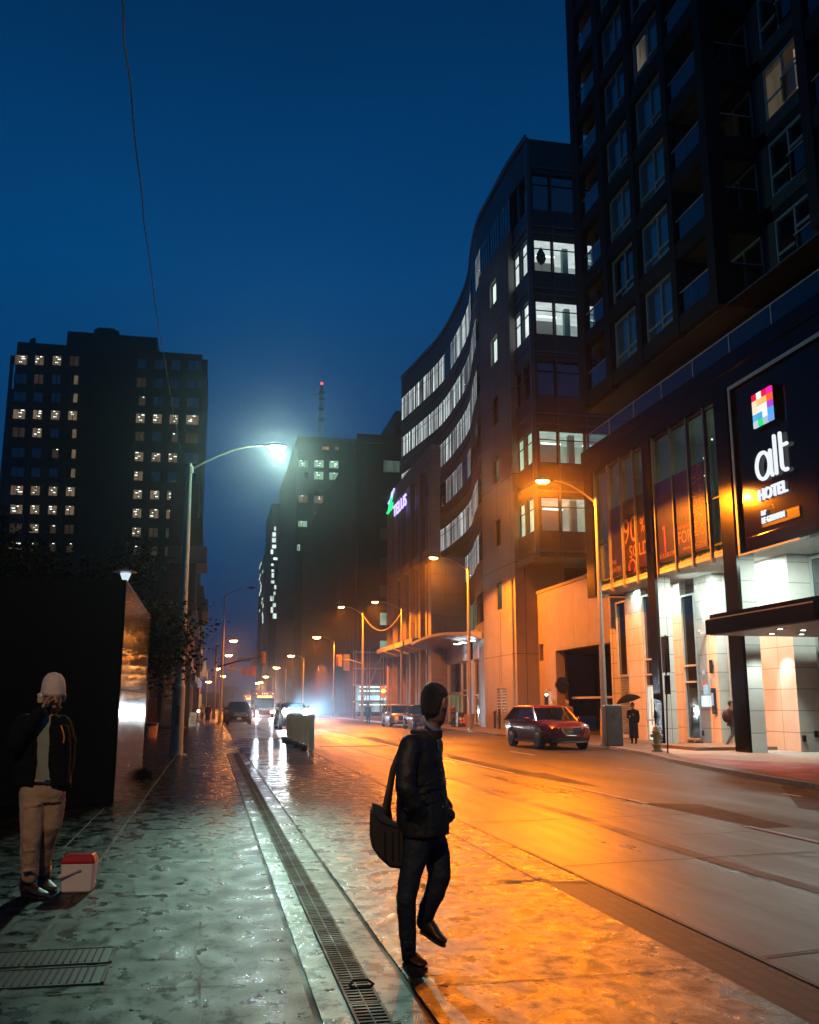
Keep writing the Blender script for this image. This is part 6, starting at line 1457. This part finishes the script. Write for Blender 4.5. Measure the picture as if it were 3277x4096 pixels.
# ------------------------------------------------------------------ people
def remesh(o, vox, it=4, disp=0, dscale=.12):
    m = o.modifiers.new('remesh', 'REMESH'); m.mode = 'VOXEL'; m.voxel_size = vox; m.use_smooth_shade = True
    s = o.modifiers.new('smooth', 'SMOOTH'); s.iterations = it; s.factor = .5
    if disp:
        tx = bpy.data.textures.new('folds', 'CLOUDS'); tx.noise_scale = dscale; tx.noise_depth = 2
        d = o.modifiers.new('folds', 'DISPLACE'); d.texture = tx; d.strength = disp; d.mid_level = .5; d.texture_coords = 'LOCAL'
    return o
def limb(mb, pts, rad, n=12):
    mb.tube(pts, rad, n)
    for p, r in zip(pts, rad):
        rr = r if not hasattr(r, '__len__') else min(r); mb.ball(p, rr, 10)
def oring(c, s, f, a, b_, n=20):      # horizontal ellipse: shoulder axis s, forward f
    return [Vector(c) + s * a * math.cos(2 * math.pi * k / n) + f * b_ * math.sin(2 * math.pi * k / n) for k in range(n)]
def torso(mb, items, s, f): mb.loft([oring(c, s, f, a, b_) for c, a, b_ in items])
M_skin = mat('skin', (.32, .17, .11), .5, var=.08, scale=20); M_skin2 = mat('skin_tan', (.42, .22, .13), .5, var=.08, scale=20)
M_hair = mat('black_hair', (.006, .005, .005), .45, var=.4, scale=160, bump=.6, bscale=300, sheen=.15)
M_jacket = mat('black_waxed_jacket', (.012, .014, .016), .6, var=.3, scale=9, bump=.5, bscale=14)
M_jeans = mat('dark_navy_trousers', (.010, .018, .032), .7, var=.35, scale=12, bump=.3, bscale=60)
M_shoe = mat('brown_leather_shoe', (.055, .025, .014), .32, var=.4, scale=10)
M_bagm = mat('brown_black_bag_fabric', (.03, .024, .022), .75, var=.3, scale=20, bump=.3, bscale=120)
M_shirt = mat('blue_check_shirt', (.18, .24, .42), .7, var=.6, scale=90)
M_corduroy = mat('dark_collar', (.02, .018, .016), .8, bump=.3, bscale=200)

# ---- the man walking across the apron
Y0 = 6.35
MP = lambda px, py, dy=0.0: at_y(px, py, Y0 + dy)
man = thing('person', 'man in black jacket walking with a shoulder bag, head turned to look down the street', 'person', (MP(1690, 3000).x, Y0, 0))
sA, fA = Vector((.40, .917, 0)), Vector((.917, -.40, 0))
# body: head, neck, torso, arms, legs as one skin surface
b = MB()
hc = MP(1741, 2818); hf = Vector((.73, .68, -.10)).normalized(); hs_ = Vector((.68, -.73, 0)).normalized(); hu = hs_.cross(hf) * 1
if hu.z < 0: hu = -hu
def head(mb, c, f, s, u, k=1.0, hairless=False):
    prof = [(-.135, .012, .03, .035), (-.125, .035, .045, .025), (-.10, .055, .068, .01), (-.06, .066, .086, .0), (-.02, .072, .094, -.004), (.03, .077, .099, -.008), (.07, .074, .095, -.01), (.10, .058, .075, -.012), (.122, .03, .04, -.012), (.128, .004, .005, -.012)]
    rings = []
    for z, a, d, off in prof:
        rings.append([c + u * z * k + f * off * k + s * a * k * math.cos(2 * math.pi * i / 20) + f * d * k * math.sin(2 * math.pi * i / 20) for i in range(20)])
    mb.loft(rings)
    mb.tube([c + f * .088 * k + u * .02 * k, c + f * .112 * k - u * .025 * k, c + f * .088 * k - u * .04 * k], [.010 * k, .017 * k, .012 * k], 8)
    mb.tube([c + f * .086 * k - u * .07 * k - s * .02 * k, c + f * .094 * k - u * .07 * k, c + f * .086 * k - u * .07 * k + s * .02 * k], [.006 * k, .009 * k, .006 * k], 6)
    for e in (-1, 1):
        mb.ball(c + f * .078 * k + s * e * .032 * k + u * .012 * k, .014 * k, 8)
        rg = [c + s * e * .084 * k - f * (.012 + .012 * math.cos(t)) * k + u * (.005 + .032 * math.sin(t)) * k for t in [i * 2 * math.pi / 10 for i in range(11)]]
        mb.tube(rg, .010 * k, 6)
        mb.ball(c + s * e * .072 * k - f * .012 * k + u * .004 * k, .018 * k, 8, rz=.028 * k)
head(b, hc, hf, hs_, hu, 1.06)
limb(b, [MP(1716, 2960, .0), MP(1728, 2900, .0), hc - hu * .06 - hf * .01], [.056, .048, .050])
torso(b, [(MP(1722, 2940), .07, .06), (MP(1695, 2968), .17, .09), (MP(1683, 3040), .18, .11), (MP(1688, 3140), .16, .11), (MP(1690, 3250), .165, .12), (MP(1690, 3330), .16, .11)], sA, fA)
near_arm = [MP(1643, 2985, -.17), MP(1622, 3148, -.25), MP(1680, 3250, -.2)]; far_arm = [MP(1728, 2980, .18), MP(1722, 3140, .25), MP(1780, 3235, .12)]
limb(b, near_arm, [.05, .042, .032]); limb(b, far_arm, [.05, .042, .032])
near_leg = [MP(1672, 3345, -.08), MP(1655, 3440, -.09), MP(1641, 3500, -.1), MP(1625, 3600, -.1), MP(1629, 3706, -.06), MP(1634, 3800, -.04)]
far_leg = [MP(1722, 3345, .09), MP(1748, 3420, .08), MP(1759, 3505, .06), MP(1738, 3578, .08), MP(1712, 3633, .12), MP(1695, 3690, .16)]
limb(b, near_leg, [.085, .07, .058, .05, .045, .036]); limb(b, far_leg, [.085, .07, .058, .05, .045, .036])
def hand(mb, w, d, pal, k=1.0, curl=.5, thumb_side=1):
    """palm from wrist w along d, fingers curled towards pal"""
    d = d.normalized(); pal = (pal - d * pal.dot(d)).normalized(); sd = d.cross(pal)
    for i in range(4): mb.tube([w + sd * (i - 1.5) * .012 * k, w + d * .085 * k + sd * (i - 1.5) * .019 * k], [.013 * k, .011 * k], 8)
    for i, L in enumerate((.068, .076, .072, .056)):
        base = w + d * .085 * k + sd * (i - 1.5) * .019 * k; p = [base]; a = 0
        for j, seg in enumerate((.45, .32, .23)):
            a += curl * (.55 + .25 * j); p.append(p[-1] + (d * math.cos(a) + pal * math.sin(a)) * L * seg * k)
        limb(mb, p, [.0095 * k, .009 * k, .0085 * k, .007 * k], 8)
    th = w + d * .025 * k + sd * thumb_side * .03 * k
    limb(mb, [th, th + (d * .6 + sd * thumb_side * .6 + pal * .3) * .04 * k, th + (d * 1.3 + sd * thumb_side * .7 + pal * .6) * .045 * k], [.012 * k, .0105 * k, .009 * k], 8)
hand(b, near_arm[-1], MP(1682, 3300, -.10) - near_arm[-1], fA, .9, curl=.25)
hand(b, far_arm[-1], MP(1770, 3280, .06) - far_arm[-1], fA, .9, curl=.25)
remesh(b.build('body', M_skin, man), .0075, 3)
# hair: a cap of short black hair over the back of the head
b = MB(); k = 1.03; rings = []
for z, a, d, off in ((-.082, .050, .058, -.036), (-.06, .063, .075, -.036), (-.02, .073, .088, -.034), (.03, .083, .100, -.018), (.07, .084, .103, -.012), (.105, .070, .088, -.010), (.132, .045, .058, -.010), (.146, .008, .01, -.010)):
    rings.append([hc + hu * z * k + hf * off * k + hs_ * a * k * math.cos(2 * math.pi * i / 28) + hf * d * k * math.sin(2 * math.pi * i / 28) * (1 if math.sin(2 * math.pi * i / 28) < 0 or z > .05 else (.5 if z > .0 else -.12)) for i in range(28)])
b.loft(rings); remesh(b.build('hair', M_hair, man), .007, 3, .006, .02)
# jacket
b = MB()
torso(b, [(MP(1722, 2938), .075, .07), (MP(1712, 2950), .12, .085), (MP(1690, 2962), .215, .12), (MP(1682, 2995), .225, .138), (MP(1680, 3060), .22, .152), (MP(1687, 3140), .205, .158), (MP(1690, 3210), .21, .168), (MP(1692, 3280), .222, .172), (MP(1694, 3335), .218, .168)], sA, fA)
limb(b, near_arm[:1] + [MP(1625, 3065, -.22)] + near_arm[1:2] + [MP(1655, 3215, -.235)] + near_arm[2:], [.078, .070, .064, .057, .050])
limb(b, far_arm[:1] + far_arm[1:2] + far_arm[2:], [.08, .068, .055])
b.ball(MP(1792, 3262, .02), .05, 10); b.tube([MP(1655, 3215, -.215), MP(1690, 3300, -.15)], [.065, .05], 10)
for (p, q_) in (((1640, 3130), (1700, 3118)), ((1635, 3150), (1705, 3160)), ((1640, 3195), (1690, 3178)), ((1700, 3140), (1760, 3110)), ((1690, 3200), (1750, 3175)), ((1600, 3165), (1650, 3180)), ((1640, 3245), (1600, 3235)), ((1590, 3120), (1640, 3110))):
    b.tube([MP(p[0], p[1], -.26), MP(q_[0], q_[1], -.235)], [.011, .006], 6)
jk = remesh(b.build('jacket', M_jacket, man), .009, 2, .016, .07)
b = MB(); rings = []
for (px, py, a, c_) in ((1716, 2955, .100, .09), (1720, 2938, .092, .084), (1725, 2921, .085, .078), (1727, 2919, .076, .07), (1720, 2945, .072, .067)): rings.append(oring(MP(px, py), sA, fA, a, c_, 24))
b.loft(rings); b.tube([MP(1648, 2925, -.02), MP(1675, 2938, -.09), MP(1705, 2955, -.12), MP(1728, 2962, -.11)], [.018, .03, .034, .018], 8)
remesh(b.build('collar', M_corduroy, jk), .008, 3)
b = MB(); b.tube([MP(1700, 2890, -.055), MP(1722, 2908, -.07), MP(1745, 2925, -.068), MP(1752, 2938, -.05)], [.012, .016, .016, .008], 8, flat=.5); b.build('shirt_collar', M_shirt, man, smooth=True)
b = MB()
for px, py, dy in ((1762, 3080, -.19), (1771, 3228, -.2), (1795, 3228, -.14), (1748, 2963, -.16), (1733, 3335, -.19), (1752, 2960, -.1)): b.ball(MP(px, py, dy), .007, 8)
b.build('snap_buttons', M_chrome, jk)
# trousers, shoes
b = MB(); torso(b, [(MP(1692, 3270), .15, .12), (MP(1695, 3340), .165, .125), (MP(1697, 3375), .15, .11)], sA, fA)
limb(b, near_leg, [.105, .088, .073, .064, .057, .049]); limb(b, far_leg, [.105, .088, .075, .066, .059, .050])
for (p, q_) in (((1610, 3590), (1650, 3598)), ((1612, 3770), (1655, 3775)), ((1630, 3500), (1660, 3540))): b.tube([MP(p[0], p[1], -.15), MP(q_[0], q_[1], -.14)], [.012, .01], 6)
remesh(b.build('trousers', M_jeans, man), .009, 3, .012, .06)
def shoe(par, heel, toe, up, w=.045, m=M_shoe):
    d = (toe - heel); L = d.length; d.normalize(); sd = d.cross(up).normalized(); u = sd.cross(d) * 1
    b = MB(); rings = []
    for t, a, h0, h1 in ((0, .6, 0, .04), (.04, .8, 0, .085), (.25, .9, 0, .095), (.42, .9, 0, .08), (.6, 1.05, 0, .058), (.8, 1.0, 0, .045), (.95, .7, .004, .035), (1.0, .3, .01, .025)):
        c = heel + d * L * t
        rings.append([c + sd * w * a * math.cos(k * math.pi / 8) + u * (h0 + (h1 - h0) * (.5 + .5 * math.sin(k * math.pi / 8)) ** .7) for k in range(16)])
    b.loft(rings); o = b.build('shoe', m, par, smooth=True); b = MB(); rings = []
    for t, a in ((-.01, .5), (.1, .9), (.4, .85), (.65, 1.1), (.9, .9), (1.02, .35)): c = heel + d * L * t; rings.append([c + sd * w * a - u * .012, c + sd * w * a + u * .006, c - sd * w * a + u * .006, c - sd * w * a - u * .012])
    b.loft(rings); b.build('sole', M_plastic, o); return o
h_ = MP(1622, 3852, .05); h_.z = .015; t_ = MP(1700, 3872, -.12); t_.z = .015
shoe(man, h_, t_, Vector((0, 0, 1)), .046)
shoe(man, MP(1688, 3722, .17), MP(1779, 3782, .05), Vector((.45, -.2, 1)), .044)
# shoulder bag
bagt = thing('shoulder_bag', "dark brown shoulder bag hanging behind the walking man's hip", 'bag', MP(1545, 3380, .02))
out = [(1499, 3222), (1480, 3246), (1478, 3342), (1486, 3388), (1514, 3430), (1560, 3472), (1610, 3476), (1618, 3400), (1614, 3335), (1594, 3303), (1560, 3280), (1520, 3250)]
b = MB(); n = len(out); dirb = Vector((.5, .85, 0))
v0 = [MP(x, y, -.10) for x, y in out]; v1 = [p + Vector((.03, .17, 0)) for p in v0]; cen = sum(v0, Vector()) / n
vm = [cen + (p - cen) * .92 - Vector((0, .025, 0)) for p in v0]
b.add(vm + v0 + v1, [tuple(range(n))] + [(i, (i + 1) % n, n + (i + 1) % n, n + i) for i in range(n)] + [(n + i, n + (i + 1) % n, 2 * n + (i + 1) % n, 2 * n + i) for i in range(n)] + [tuple(range(2 * n, 3 * n))[::-1]])
bg_ = remesh(b.build('bag_body', M_bagm, bagt), .008, 4)
b = MB(); fl = [(1497, 3212), (1530, 3226), (1542, 3262), (1590, 3296), (1600, 3318), (1560, 3306), (1520, 3290), (1500, 3262)]; m_ = len(fl)
f0 = [MP(x, y, -.135) for x, y in fl]; f1_ = [p + Vector((0, .10, 0)) for p in f0]; b.add(f0 + f1_, [tuple(range(m_)), tuple(range(m_, 2 * m_))[::-1]] + [(i, (i + 1) % m_, m_ + (i + 1) % m_, m_ + i) for i in range(m_)])
remesh(b.build('flap', mat('grey_green_flap', (.03, .045, .05), .6), bagt), .008, 3)
b = MB()
for x in (1540, 1570, 1596): b.tube([MP(x, 3330, -.135), MP(x + 2, 3440, -.135)], .005, 6)
b.build('seams', M_plastic, bg_)
b = MB(); b.tube([MP(1530, 3300, -.12), MP(1537, 3250, -.12), MP(1556, 3170, -.1), MP(1572, 3080, -.06), MP(1612, 2985, -.02), MP(1690, 2952, .02)], [(.006, .022)] * 6, 8, ref=(0, 1, 0)); b.tube([MP(1560, 3290, -.02), MP(1552, 3230, -.02), MP(1560, 3160, .0)], [(.005, .02)] * 3, 8, ref=(0, 1, 0)); b.build('strap', M_plastic, bagt)

# ---- the man with the white beanie by the wall
Y1 = 9.2
CPt = lambda px, py, dy=0.0: at_y(px, py, Y1 + dy)
cm = thing('person', 'man in a cream beanie, dark open jacket and tan trousers, one hand at his face', 'person', (CPt(150, 3300).x, Y1, 0))
s2, f2 = Vector((.98, -.18, 0)), Vector((.18, -.98, 0)).normalized()
chd = CPt(212, 2790); cf = Vector((.35, -.92, -.15)).normalized(); cs_ = Vector((.93, .36, 0)).normalized(); cu_ = cs_.cross(cf); cu_ = cu_ if cu_.z > 0 else -cu_
b = MB(); head(b, chd, cf, cs_, cu_, 1.05)
limb(b, [CPt(190, 2885, .02), CPt(203, 2845, .0), chd - cu_ * .06], [.064, .058, .056])
torso(b, [(CPt(188, 2868), .08, .07), (CPt(172, 2895), .18, .10), (CPt(168, 2960), .185, .12), (CPt(168, 3060), .175, .125), (CPt(166, 3130), .175, .12), (CPt(166, 3170), .165, .11)], s2, f2)
ra = [CPt(95, 2905, .0), CPt(82, 2990, -.12), CPt(150, 2870, -.2)]; ra = [CPt(100, 2900, .0), CPt(66, 2975, -.12), CPt(160, 2848, -.2)]
la = [CPt(245, 2905, .02), CPt(268, 3030, .05), CPt(255, 3140, -.06)]
limb(b, ra, [.055, .045, .034]); limb(b, la, [.055, .045, .034])
hand(b, CPt(165, 2838, -.21), CPt(192, 2790, -.17) - CPt(165, 2838, -.21), Vector((.8, .3, .1)), 1.0, .45, 1)
hand(b, la[-1], CPt(245, 3175, -.06) - la[-1], Vector((-1, 0, 0)), 1.0, .3, 1)
rl_ = [CPt(130, 3175, -.02), CPt(127, 3270, -.06), CPt(124, 3350, -.08), CPt(118, 3430, -.05), CPt(118, 3510, -.02)]
ll_ = [CPt(210, 3175, .02), CPt(215, 3235, .03), CPt(205, 3300, .03), CPt(180, 3390, .14), CPt(168, 3480, .26)]
limb(b, rl_, [.085, .07, .06, .052, .04]); limb(b, ll_, [.085, .07, .06, .052, .04])
remesh(b.build('body', M_skin2, cm), .0085, 3)
b = MB(); rings = []
for z, a, d, off in ((-.012, .094, .104, -.012), (.012, .102, .114, -.012), (.05, .102, .114, -.016), (.10, .098, .11, -.024), (.155, .086, .096, -.034), (.195, .055, .06, -.042), (.208, .008, .01, -.045)):
    rings.append([chd + cu_ * (z + (.03 if math.sin(2 * math.pi * i / 24) > 0 and z < .04 else -.02 if z < .04 else 0)) * 1.05 + cf * off + cs_ * a * 1.05 * math.cos(2 * math.pi * i / 24) + cf * d * 1.05 * math.sin(2 * math.pi * i / 24) for i in range(24)])
b.loft(rings)
b.tube([chd + cs_ * -.095 + cu_ * -.05 - cf * .03, chd + cs_ * -.095 + cu_ * .03 - cf * .02], [.03, .04], 10); b.tube([chd + cs_ * .09 + cu_ * -.045 - cf * .03, chd + cs_ * .09 + cu_ * .03 - cf * .02], [.022, .035], 10)
remesh(b.build('beanie', mat('cream_knit', (.75, .66, .55), .9, var=.2, scale=60, bump=.6, bscale=180), cm), .008, 3, .006, .05)
b = MB(); b.tube([chd + cf * .06 + cs_ * x - cu_ * (.075 + .03 * (1 - (x / .07) ** 2)) for x in (-.07, -.035, 0, .035, .07)], [.012, .03, .036, .03, .012], 8); remesh(b.build('beard', M_hair, cm), .008, 3)
M_fleece = mat('black_fleece', (.005, .006, .008), .9, var=.4, scale=12, bump=.6, bscale=60, spec=.2)
b = MB()
def jring(c, a, d, gap, th=.03, n=26):      # open-fronted ring: outer and inner wall
    a0 = math.pi / 2 + gap; pts = []
    for i in range(n): t = a0 + (2 * math.pi - 2 * gap) * i / (n - 1); pts.append(Vector(c) + s2 * a * math.cos(t) + f2 * d * math.sin(t))
    for i in range(n - 1, -1, -1): t = a0 + (2 * math.pi - 2 * gap) * i / (n - 1); pts.append(Vector(c) + s2 * (a - th) * math.cos(t) + f2 * (d - th) * math.sin(t))
    return pts
b.loft([jring(CPt(190, 2862), .10, .09, .35), jring(CPt(182, 2880), .15, .11, .32), jring(CPt(172, 2905), .235, .135, .25), jring(CPt(170, 2960), .25, .155, .22), jring(CPt(168, 3060), .25, .16, .22), jring(CPt(165, 3140), .265, .17, .3)])
limb(b, [ra[0], CPt(78, 2940, -.07), ra[1], CPt(112, 2912, -.17), CPt(158, 2852, -.2)], [.098, .092, .086, .076, .062]); limb(b, [la[0], CPt(268, 2970, .04), la[1], la[2]], [.095, .082, .074, .058])
j2 = remesh(b.build('jacket', M_fleece, cm), .010, 3, .02, .09)
b = MB(); b.tube([CPt(244, 2902, -.185), CPt(252, 2925, -.195), CPt(257, 2950, -.195), CPt(254, 2972, -.195)], .006, 6); b.build('orange_zip', mat('orange_zip', (.9, .25, .04), .5), j2)
b = MB(); torso(b, [(CPt(192, 2868), .07, .075), (CPt(188, 2895), .15, .12), (CPt(186, 2960), .18, .142), (CPt(185, 3060), .185, .15), (CPt(184, 3122), .18, .15)], s2, f2); remesh(b.build('tee_shirt', mat('sage_tee_shirt', (.26, .32, .27), .85, var=.1, scale=30), cm), .010, 3, .02, .12)
b = MB(); torso(b, [(CPt(167, 3115), .175, .135), (CPt(167, 3170), .185, .135), (CPt(167, 3210), .175, .115)], s2, f2)
limb(b, rl_[:-1] + [CPt(118, 3500, -.02)], [.115, .100, .090, .080, .074]); limb(b, ll_, [.112, .098, .086, .074, .066])
for (p, q_) in (((90, 3390), (150, 3365)), ((92, 3405), (140, 3400)), ((95, 3300), (150, 3310)), ((90, 3485), (150, 3478)), ((100, 3230), (165, 3215))): b.tube([CPt(p[0], p[1], -.14), CPt(q_[0], q_[1], -.14)], [.018, .010], 6)
remesh(b.build('trousers', mat('tan_trousers', (.42, .30, .19), .8, var=.15, scale=8, bump=.2, bscale=60), cm), .010, 3, .018, .08)
b = MB(); b.loft([oring(CPt(167, 3136), s2, f2, .178, .139, 24), oring(CPt(167, 3122), s2, f2, .178, .139, 24)]); bl = b.build('belt', M_plastic, cm, smooth=True)
b = MB(); c = CPt(195, 3129, -.15); b.box(c.x - .03, c.x + .03, c.y - .012, c.y, c.z - .018, c.z + .018); b.build('buckle', M_chrome, bl)
M_boot = mat('dark_boot_leather', (.035, .028, .022), .5, var=.3, scale=15)
for hx, hy, tx, ty, dh, dt in ((95, 3575, 185, 3600, .08, -.14), (165, 3555, 215, 3565, .30, .12)):
    h_ = CPt(hx, hy, dh); h_.z = .015; t_ = CPt(tx, ty, dt); t_.z = .015; sh = shoe(cm, h_, t_, Vector((0, 0, 1)), .056, M_boot)
    b = MB(); limb(b, [h_ + Vector((.02, -.02, .05)), h_ + Vector((.02, -.01, .19))], [.056, .058]); b.build('ankle_shaft', M_boot, sh, smooth=True)
# ---- cooler
ck = at_z(304, 3574); cl = thing('cool_box', 'small white cool box with red lid and folded handle by the beanie man', 'cool box', (ck.x, ck.y + .13, 0), R(-4))
cl.scale = (.82, .82, .80)
b = MB(); rings = []
for z, w, d in ((0, .150, .115), (.02, .162, .125), (.285, .175, .135), (.30, .177, .137)): rings.append([(x * w, y * d, z) for x, y in ((-1, -.85), (-.9, -1), (.9, -1), (1, -.85), (1, .85), (.9, 1), (-.9, 1), (-1, .85))])
b.loft(rings); b.build('tub', mat('white_plastic', (.78, .76, .72), .4, var=.08, scale=5), cl, world=False, bevel=.008)
b = MB(); rings = []
for z, w, d in ((.302, .180, .140), (.33, .178, .138), (.385, .150, .105), (.395, .14, .095)): rings.append([(x * w, y * d, z) for x, y in ((-1, -.85), (-.9, -1), (.9, -1), (1, -.85), (1, .85), (.9, 1), (-.9, 1), (-1, .85))])
b.loft(rings); b.build('lid', mat('red_plastic', (.42, .012, .01), .3, coat=.5), cl, world=False, bevel=.006)
b = MB(); b.tube([(.03, -.14, .235), (-.15, -.16, .165), (-.195, -.14, .16), (-.195, .12, .16)], [.010, .013, .013, .01], 8); b.tube([(.03, -.125, .235), (.03, -.15, .235)], .018, 10); b.build('handle', mat('handle_plastic', (.5, .42, .36), .4), cl, world=False, smooth=True)

# ---- smaller figures
def walker(label, x, y, h, face, coat, legs_, hairc, pose='stand', coat_len=.5, cat='person', group=None):
    """face: direction angle in degrees (0 = +x). built in metres for height h"""
    t = thing('person', label, cat, (x, y, 0), 0, group); k = h / 1.75
    f = Vector((math.cos(R(face)), math.sin(R(face)), 0)); s = Vector((-f.y, f.x, 0))
    P = lambda a, c_, z: Vector((x, y, 0)) + f * a * k + s * c_ * k + Vector((0, 0, z * k))
    st = {'stand': (0.03, -.03, .02, -.02), 'walk': (.26, -.30, .12, -.02), 'step': (.12, -.12, .08, .0)}[pose]
    b = MB(); hc_ = P(.02, 0, 1.63); u = Vector((0, 0, 1)); head(b, hc_, f, s, u, k)
    limb(b, [P(0, 0, 1.42), P(.01, 0, 1.52)], [.055 * k, .05 * k]); torso(b, [(P(0, 0, 1.44), .08 * k, .07 * k), (P(0, 0, 1.38), .18 * k, .1 * k), (P(0, 0, 1.15), .16 * k, .11 * k), (P(0, 0, .92), .16 * k, .11 * k)], s, f)
    L = [[P(0, .09, .92), P(st[0] * .6 + .05, .09, .5), P(st[0], .09, .09)], [P(0, -.09, .92), P(st[1] * .35 + .08, -.09, .5), P(st[1], -.09, .12 if pose == 'walk' else .09)]]
    A = [[P(0, .19, 1.36), P(-st[0] * .4, .23, 1.1), P(.08 - st[0] * .3, .2, .88)], [P(0, -.19, 1.36), P(-st[1] * .4, -.23, 1.1), P(.08 - st[1] * .3, -.2, .88)]]
    if pose == 'stand': A[1] = [P(0, -.19, 1.36), P(.06, -.22, 1.12), P(.25, -.1, 1.18)]
    for l in L: limb(b, l, [.07 * k, .05 * k, .036 * k])
    for a in A: limb(b, a, [.045 * k, .038 * k, .03 * k]); b.ball(a[2] + Vector((0, 0, -.05 * k)), .035 * k, 8, rz=.05 * k)
    remesh(b.build('body', M_skin2, t), .018 * k, 2)
    b = MB(); z1 = 1.42 - coat_len * 1.15 - .1
    torso(b, [(P(0, 0, 1.47), .09 * k, .08 * k), (P(0, 0, 1.40), .20 * k, .12 * k), (P(0, 0, 1.15), .195 * k, .145 * k), (P(0, 0, z1 + .1), .20 * k, .15 * k), (P(0, 0, z1), .21 * k, .16 * k)], s, f)
    for a in A: limb(b, a[:2] + [a[2] + (a[1] - a[2]) * .15], [.075 * k, .062 * k, .05 * k])
    remesh(b.build('coat', coat, t), .018 * k, 2, .012, .1)
    b = MB()
    for l in L: limb(b, l, [.09 * k, .068 * k, .052 * k])
    remesh(b.build('trousers', legs_, t), .018 * k, 2)
    b = MB(); torso(b, [(hc_ + u * -.03 * k - f * .03 * k, .07 * k, .07 * k), (hc_ + u * .04 * k - f * .015 * k, .088 * k, .10 * k), (hc_ + u * .10 * k - f * .012 * k, .07 * k, .085 * k), (hc_ + u * .14 * k - f * .012 * k, .02 * k, .025 * k)], s, f); b.build('hair', hairc, t, smooth=True)
    for l in L:
        h0 = l[2] - f * .06 * k; h0.z = max(0.02, l[2].z - .09 * k); shoe(t, h0, h0 + f * .26 * k, u, .045 * k, M_plastic)
    return t, P
M_dkcoat = mat('dark_coat', (.012, .012, .014), .8); M_maroon = mat('maroon_coat', (.10, .018, .018), .75); M_tanjk = mat('brown_jacket', (.10, .05, .03), .7); M_greyj = mat('grey_jeans', (.05, .055, .06), .8)
up_, P_ = walker('person in a long dark coat standing under a black umbrella', 17.85, 39.3, 1.72, 235, M_dkcoat, M_dkcoat, M_hair, 'stand', .95)
um = thing('umbrella', 'black open umbrella tilted over the person in the long coat', 'umbrella', (17.7, 39.1, 1.7))
ua, ub = at_y(2471, 2817, 39.1), at_y(2559, 2788, 39.1); uc = (ua + ub) / 2; ax_ = (ub - ua); rad_ = ax_.length / 2; ax_.normalize(); un = ax_.cross(Vector((0, 1, 0))); un = un if un.z > 0 else -un; av_ = Vector((0, 1, 0))
b = MB(); rings = []
for r_, h_ in ((1, 0), (.85, .09), (.6, .18), (.3, .24), (.02, .27)): rings.append([uc + (ax_ * math.cos(k * math.pi / 12) + av_ * math.sin(k * math.pi / 12)) * rad_ * r_ * (1 if k % 3 or r_ < .9 else 1.05) + un * h_ * (1 if r_ < 1 else -.3 * (k % 3 == 0)) for k in range(24)])
b.loft(rings); b.tube([uc + un * .25, uc + un * .36], .012, 6); b.build('canopy', mat('umbrella_black', (.004, .004, .005), .9, spec=.1), um, smooth=True, auto=60)
b = MB(); b.tube([uc + un * .25, uc - un * .55], .012, 6); b.build('shaft', M_chrome, um)
b = MB(); b.tube([uc - un * .55, uc - un * .66], .02, 6); b.build('handle', mat('red_handle', (.4, .12, .08), .5), um)
wk, P_ = walker('man in a maroon coat with backpack striding past the hotel pier', 20.0, 35.0, 1.78, 0, mat('dark_maroon_coat', (.035, .010, .012), .75), M_greyj, M_hair, 'walk', .45)
b = MB(); b.ball(P_(-.2, 0, 1.18), .16, 12, rz=.26, ry=.15); b.build('backpack', mat('maroon_backpack', (.045, .012, .016), .7), wk, smooth=True)
b = MB(); b.tube([P_(.06, -.06, 1.46), P_(.12, -.05, 1.3), P_(.13, -.04, 1.0)], .04, 8); b.build('scarf', mat('checked_scarf', (.35, .25, .2), .8, var=.6, scale=50), wk)
q = at_z(1812, 2908); walker('woman in a dark red coat standing by the black box stand', q.x, q.y, 1.72, -60, M_maroon, M_dkcoat, M_hair, 'stand', .6)
q = at_y(2272, 2900, 45.5); walker('man in a brown jacket and white shirt standing behind the red suv', q.x, 45.5, 1.88, -110, M_tanjk, M_dkcoat, M_hair, 'stand', .5)
q = at_y(2268, 2900, 45.3); b = MB()
walker('shadowy person half behind the black hotel column', 18.95, 39.0, 1.7, 240, M_dkcoat, M_dkcoat, M_hair, 'stand', .6)
q = at_z(830, 2893); walker('dark figure walking away down the far left pavement', q.x, q.y, 1.75, 90, M_dkcoat, M_dkcoat, M_hair, 'step', .9)
q = at_z(807, 2882); pp, P_ = walker('person in a pale jacket beside the dark figure on the far left pavement', q.x, q.y + 3, 1.75, -90, mat('pale_blue_jacket', (.15, .22, .26), .7), M_dkcoat, M_hair, 'step', .5)
ph = thing('phone_light', 'small white phone light carried by the pale jacketed person', 'lamp', at_y(794, 2845, 96)); c = at_y(794, 2845, 96); b = MB(); b.ball(c, .14, 8); b.build('lens', glow('small_white_lamp', (1, .95, .9), 6), ph)  # phone light in the person's hand
q = at_z(1500, 2885); walker('dark figure standing at the tail of the silver minivan', 13.4, 83.5, 1.75, -90, M_dkcoat, M_dkcoat, M_hair, 'stand', .7)
# ------------------------------------------------------------------ haze added to give the lamps halos
def make_haze(dens):
    b = MB(); b.box(-70, 75, -8, 560, -1.6, 92)
    m = bpy.data.materials.new('halo_haze'); m.use_nodes = True
    nt = m.node_tree; nt.nodes.clear()
    v = nt.nodes.new('ShaderNodeVolumePrincipled'); o = nt.nodes.new('ShaderNodeOutputMaterial')
    v.inputs['Density'].default_value = dens; v.inputs['Color'].default_value = (.9, .93, 1, 1); v.inputs['Anisotropy'].default_value = 0.93
    nt.links.new(v.outputs[0], o.inputs['Volume'])
    h = b.build('haze', m); tag(h, 'thin haze added over the street for the lamp halos', 'haze', None, 'stuff')
make_haze(0.00045)
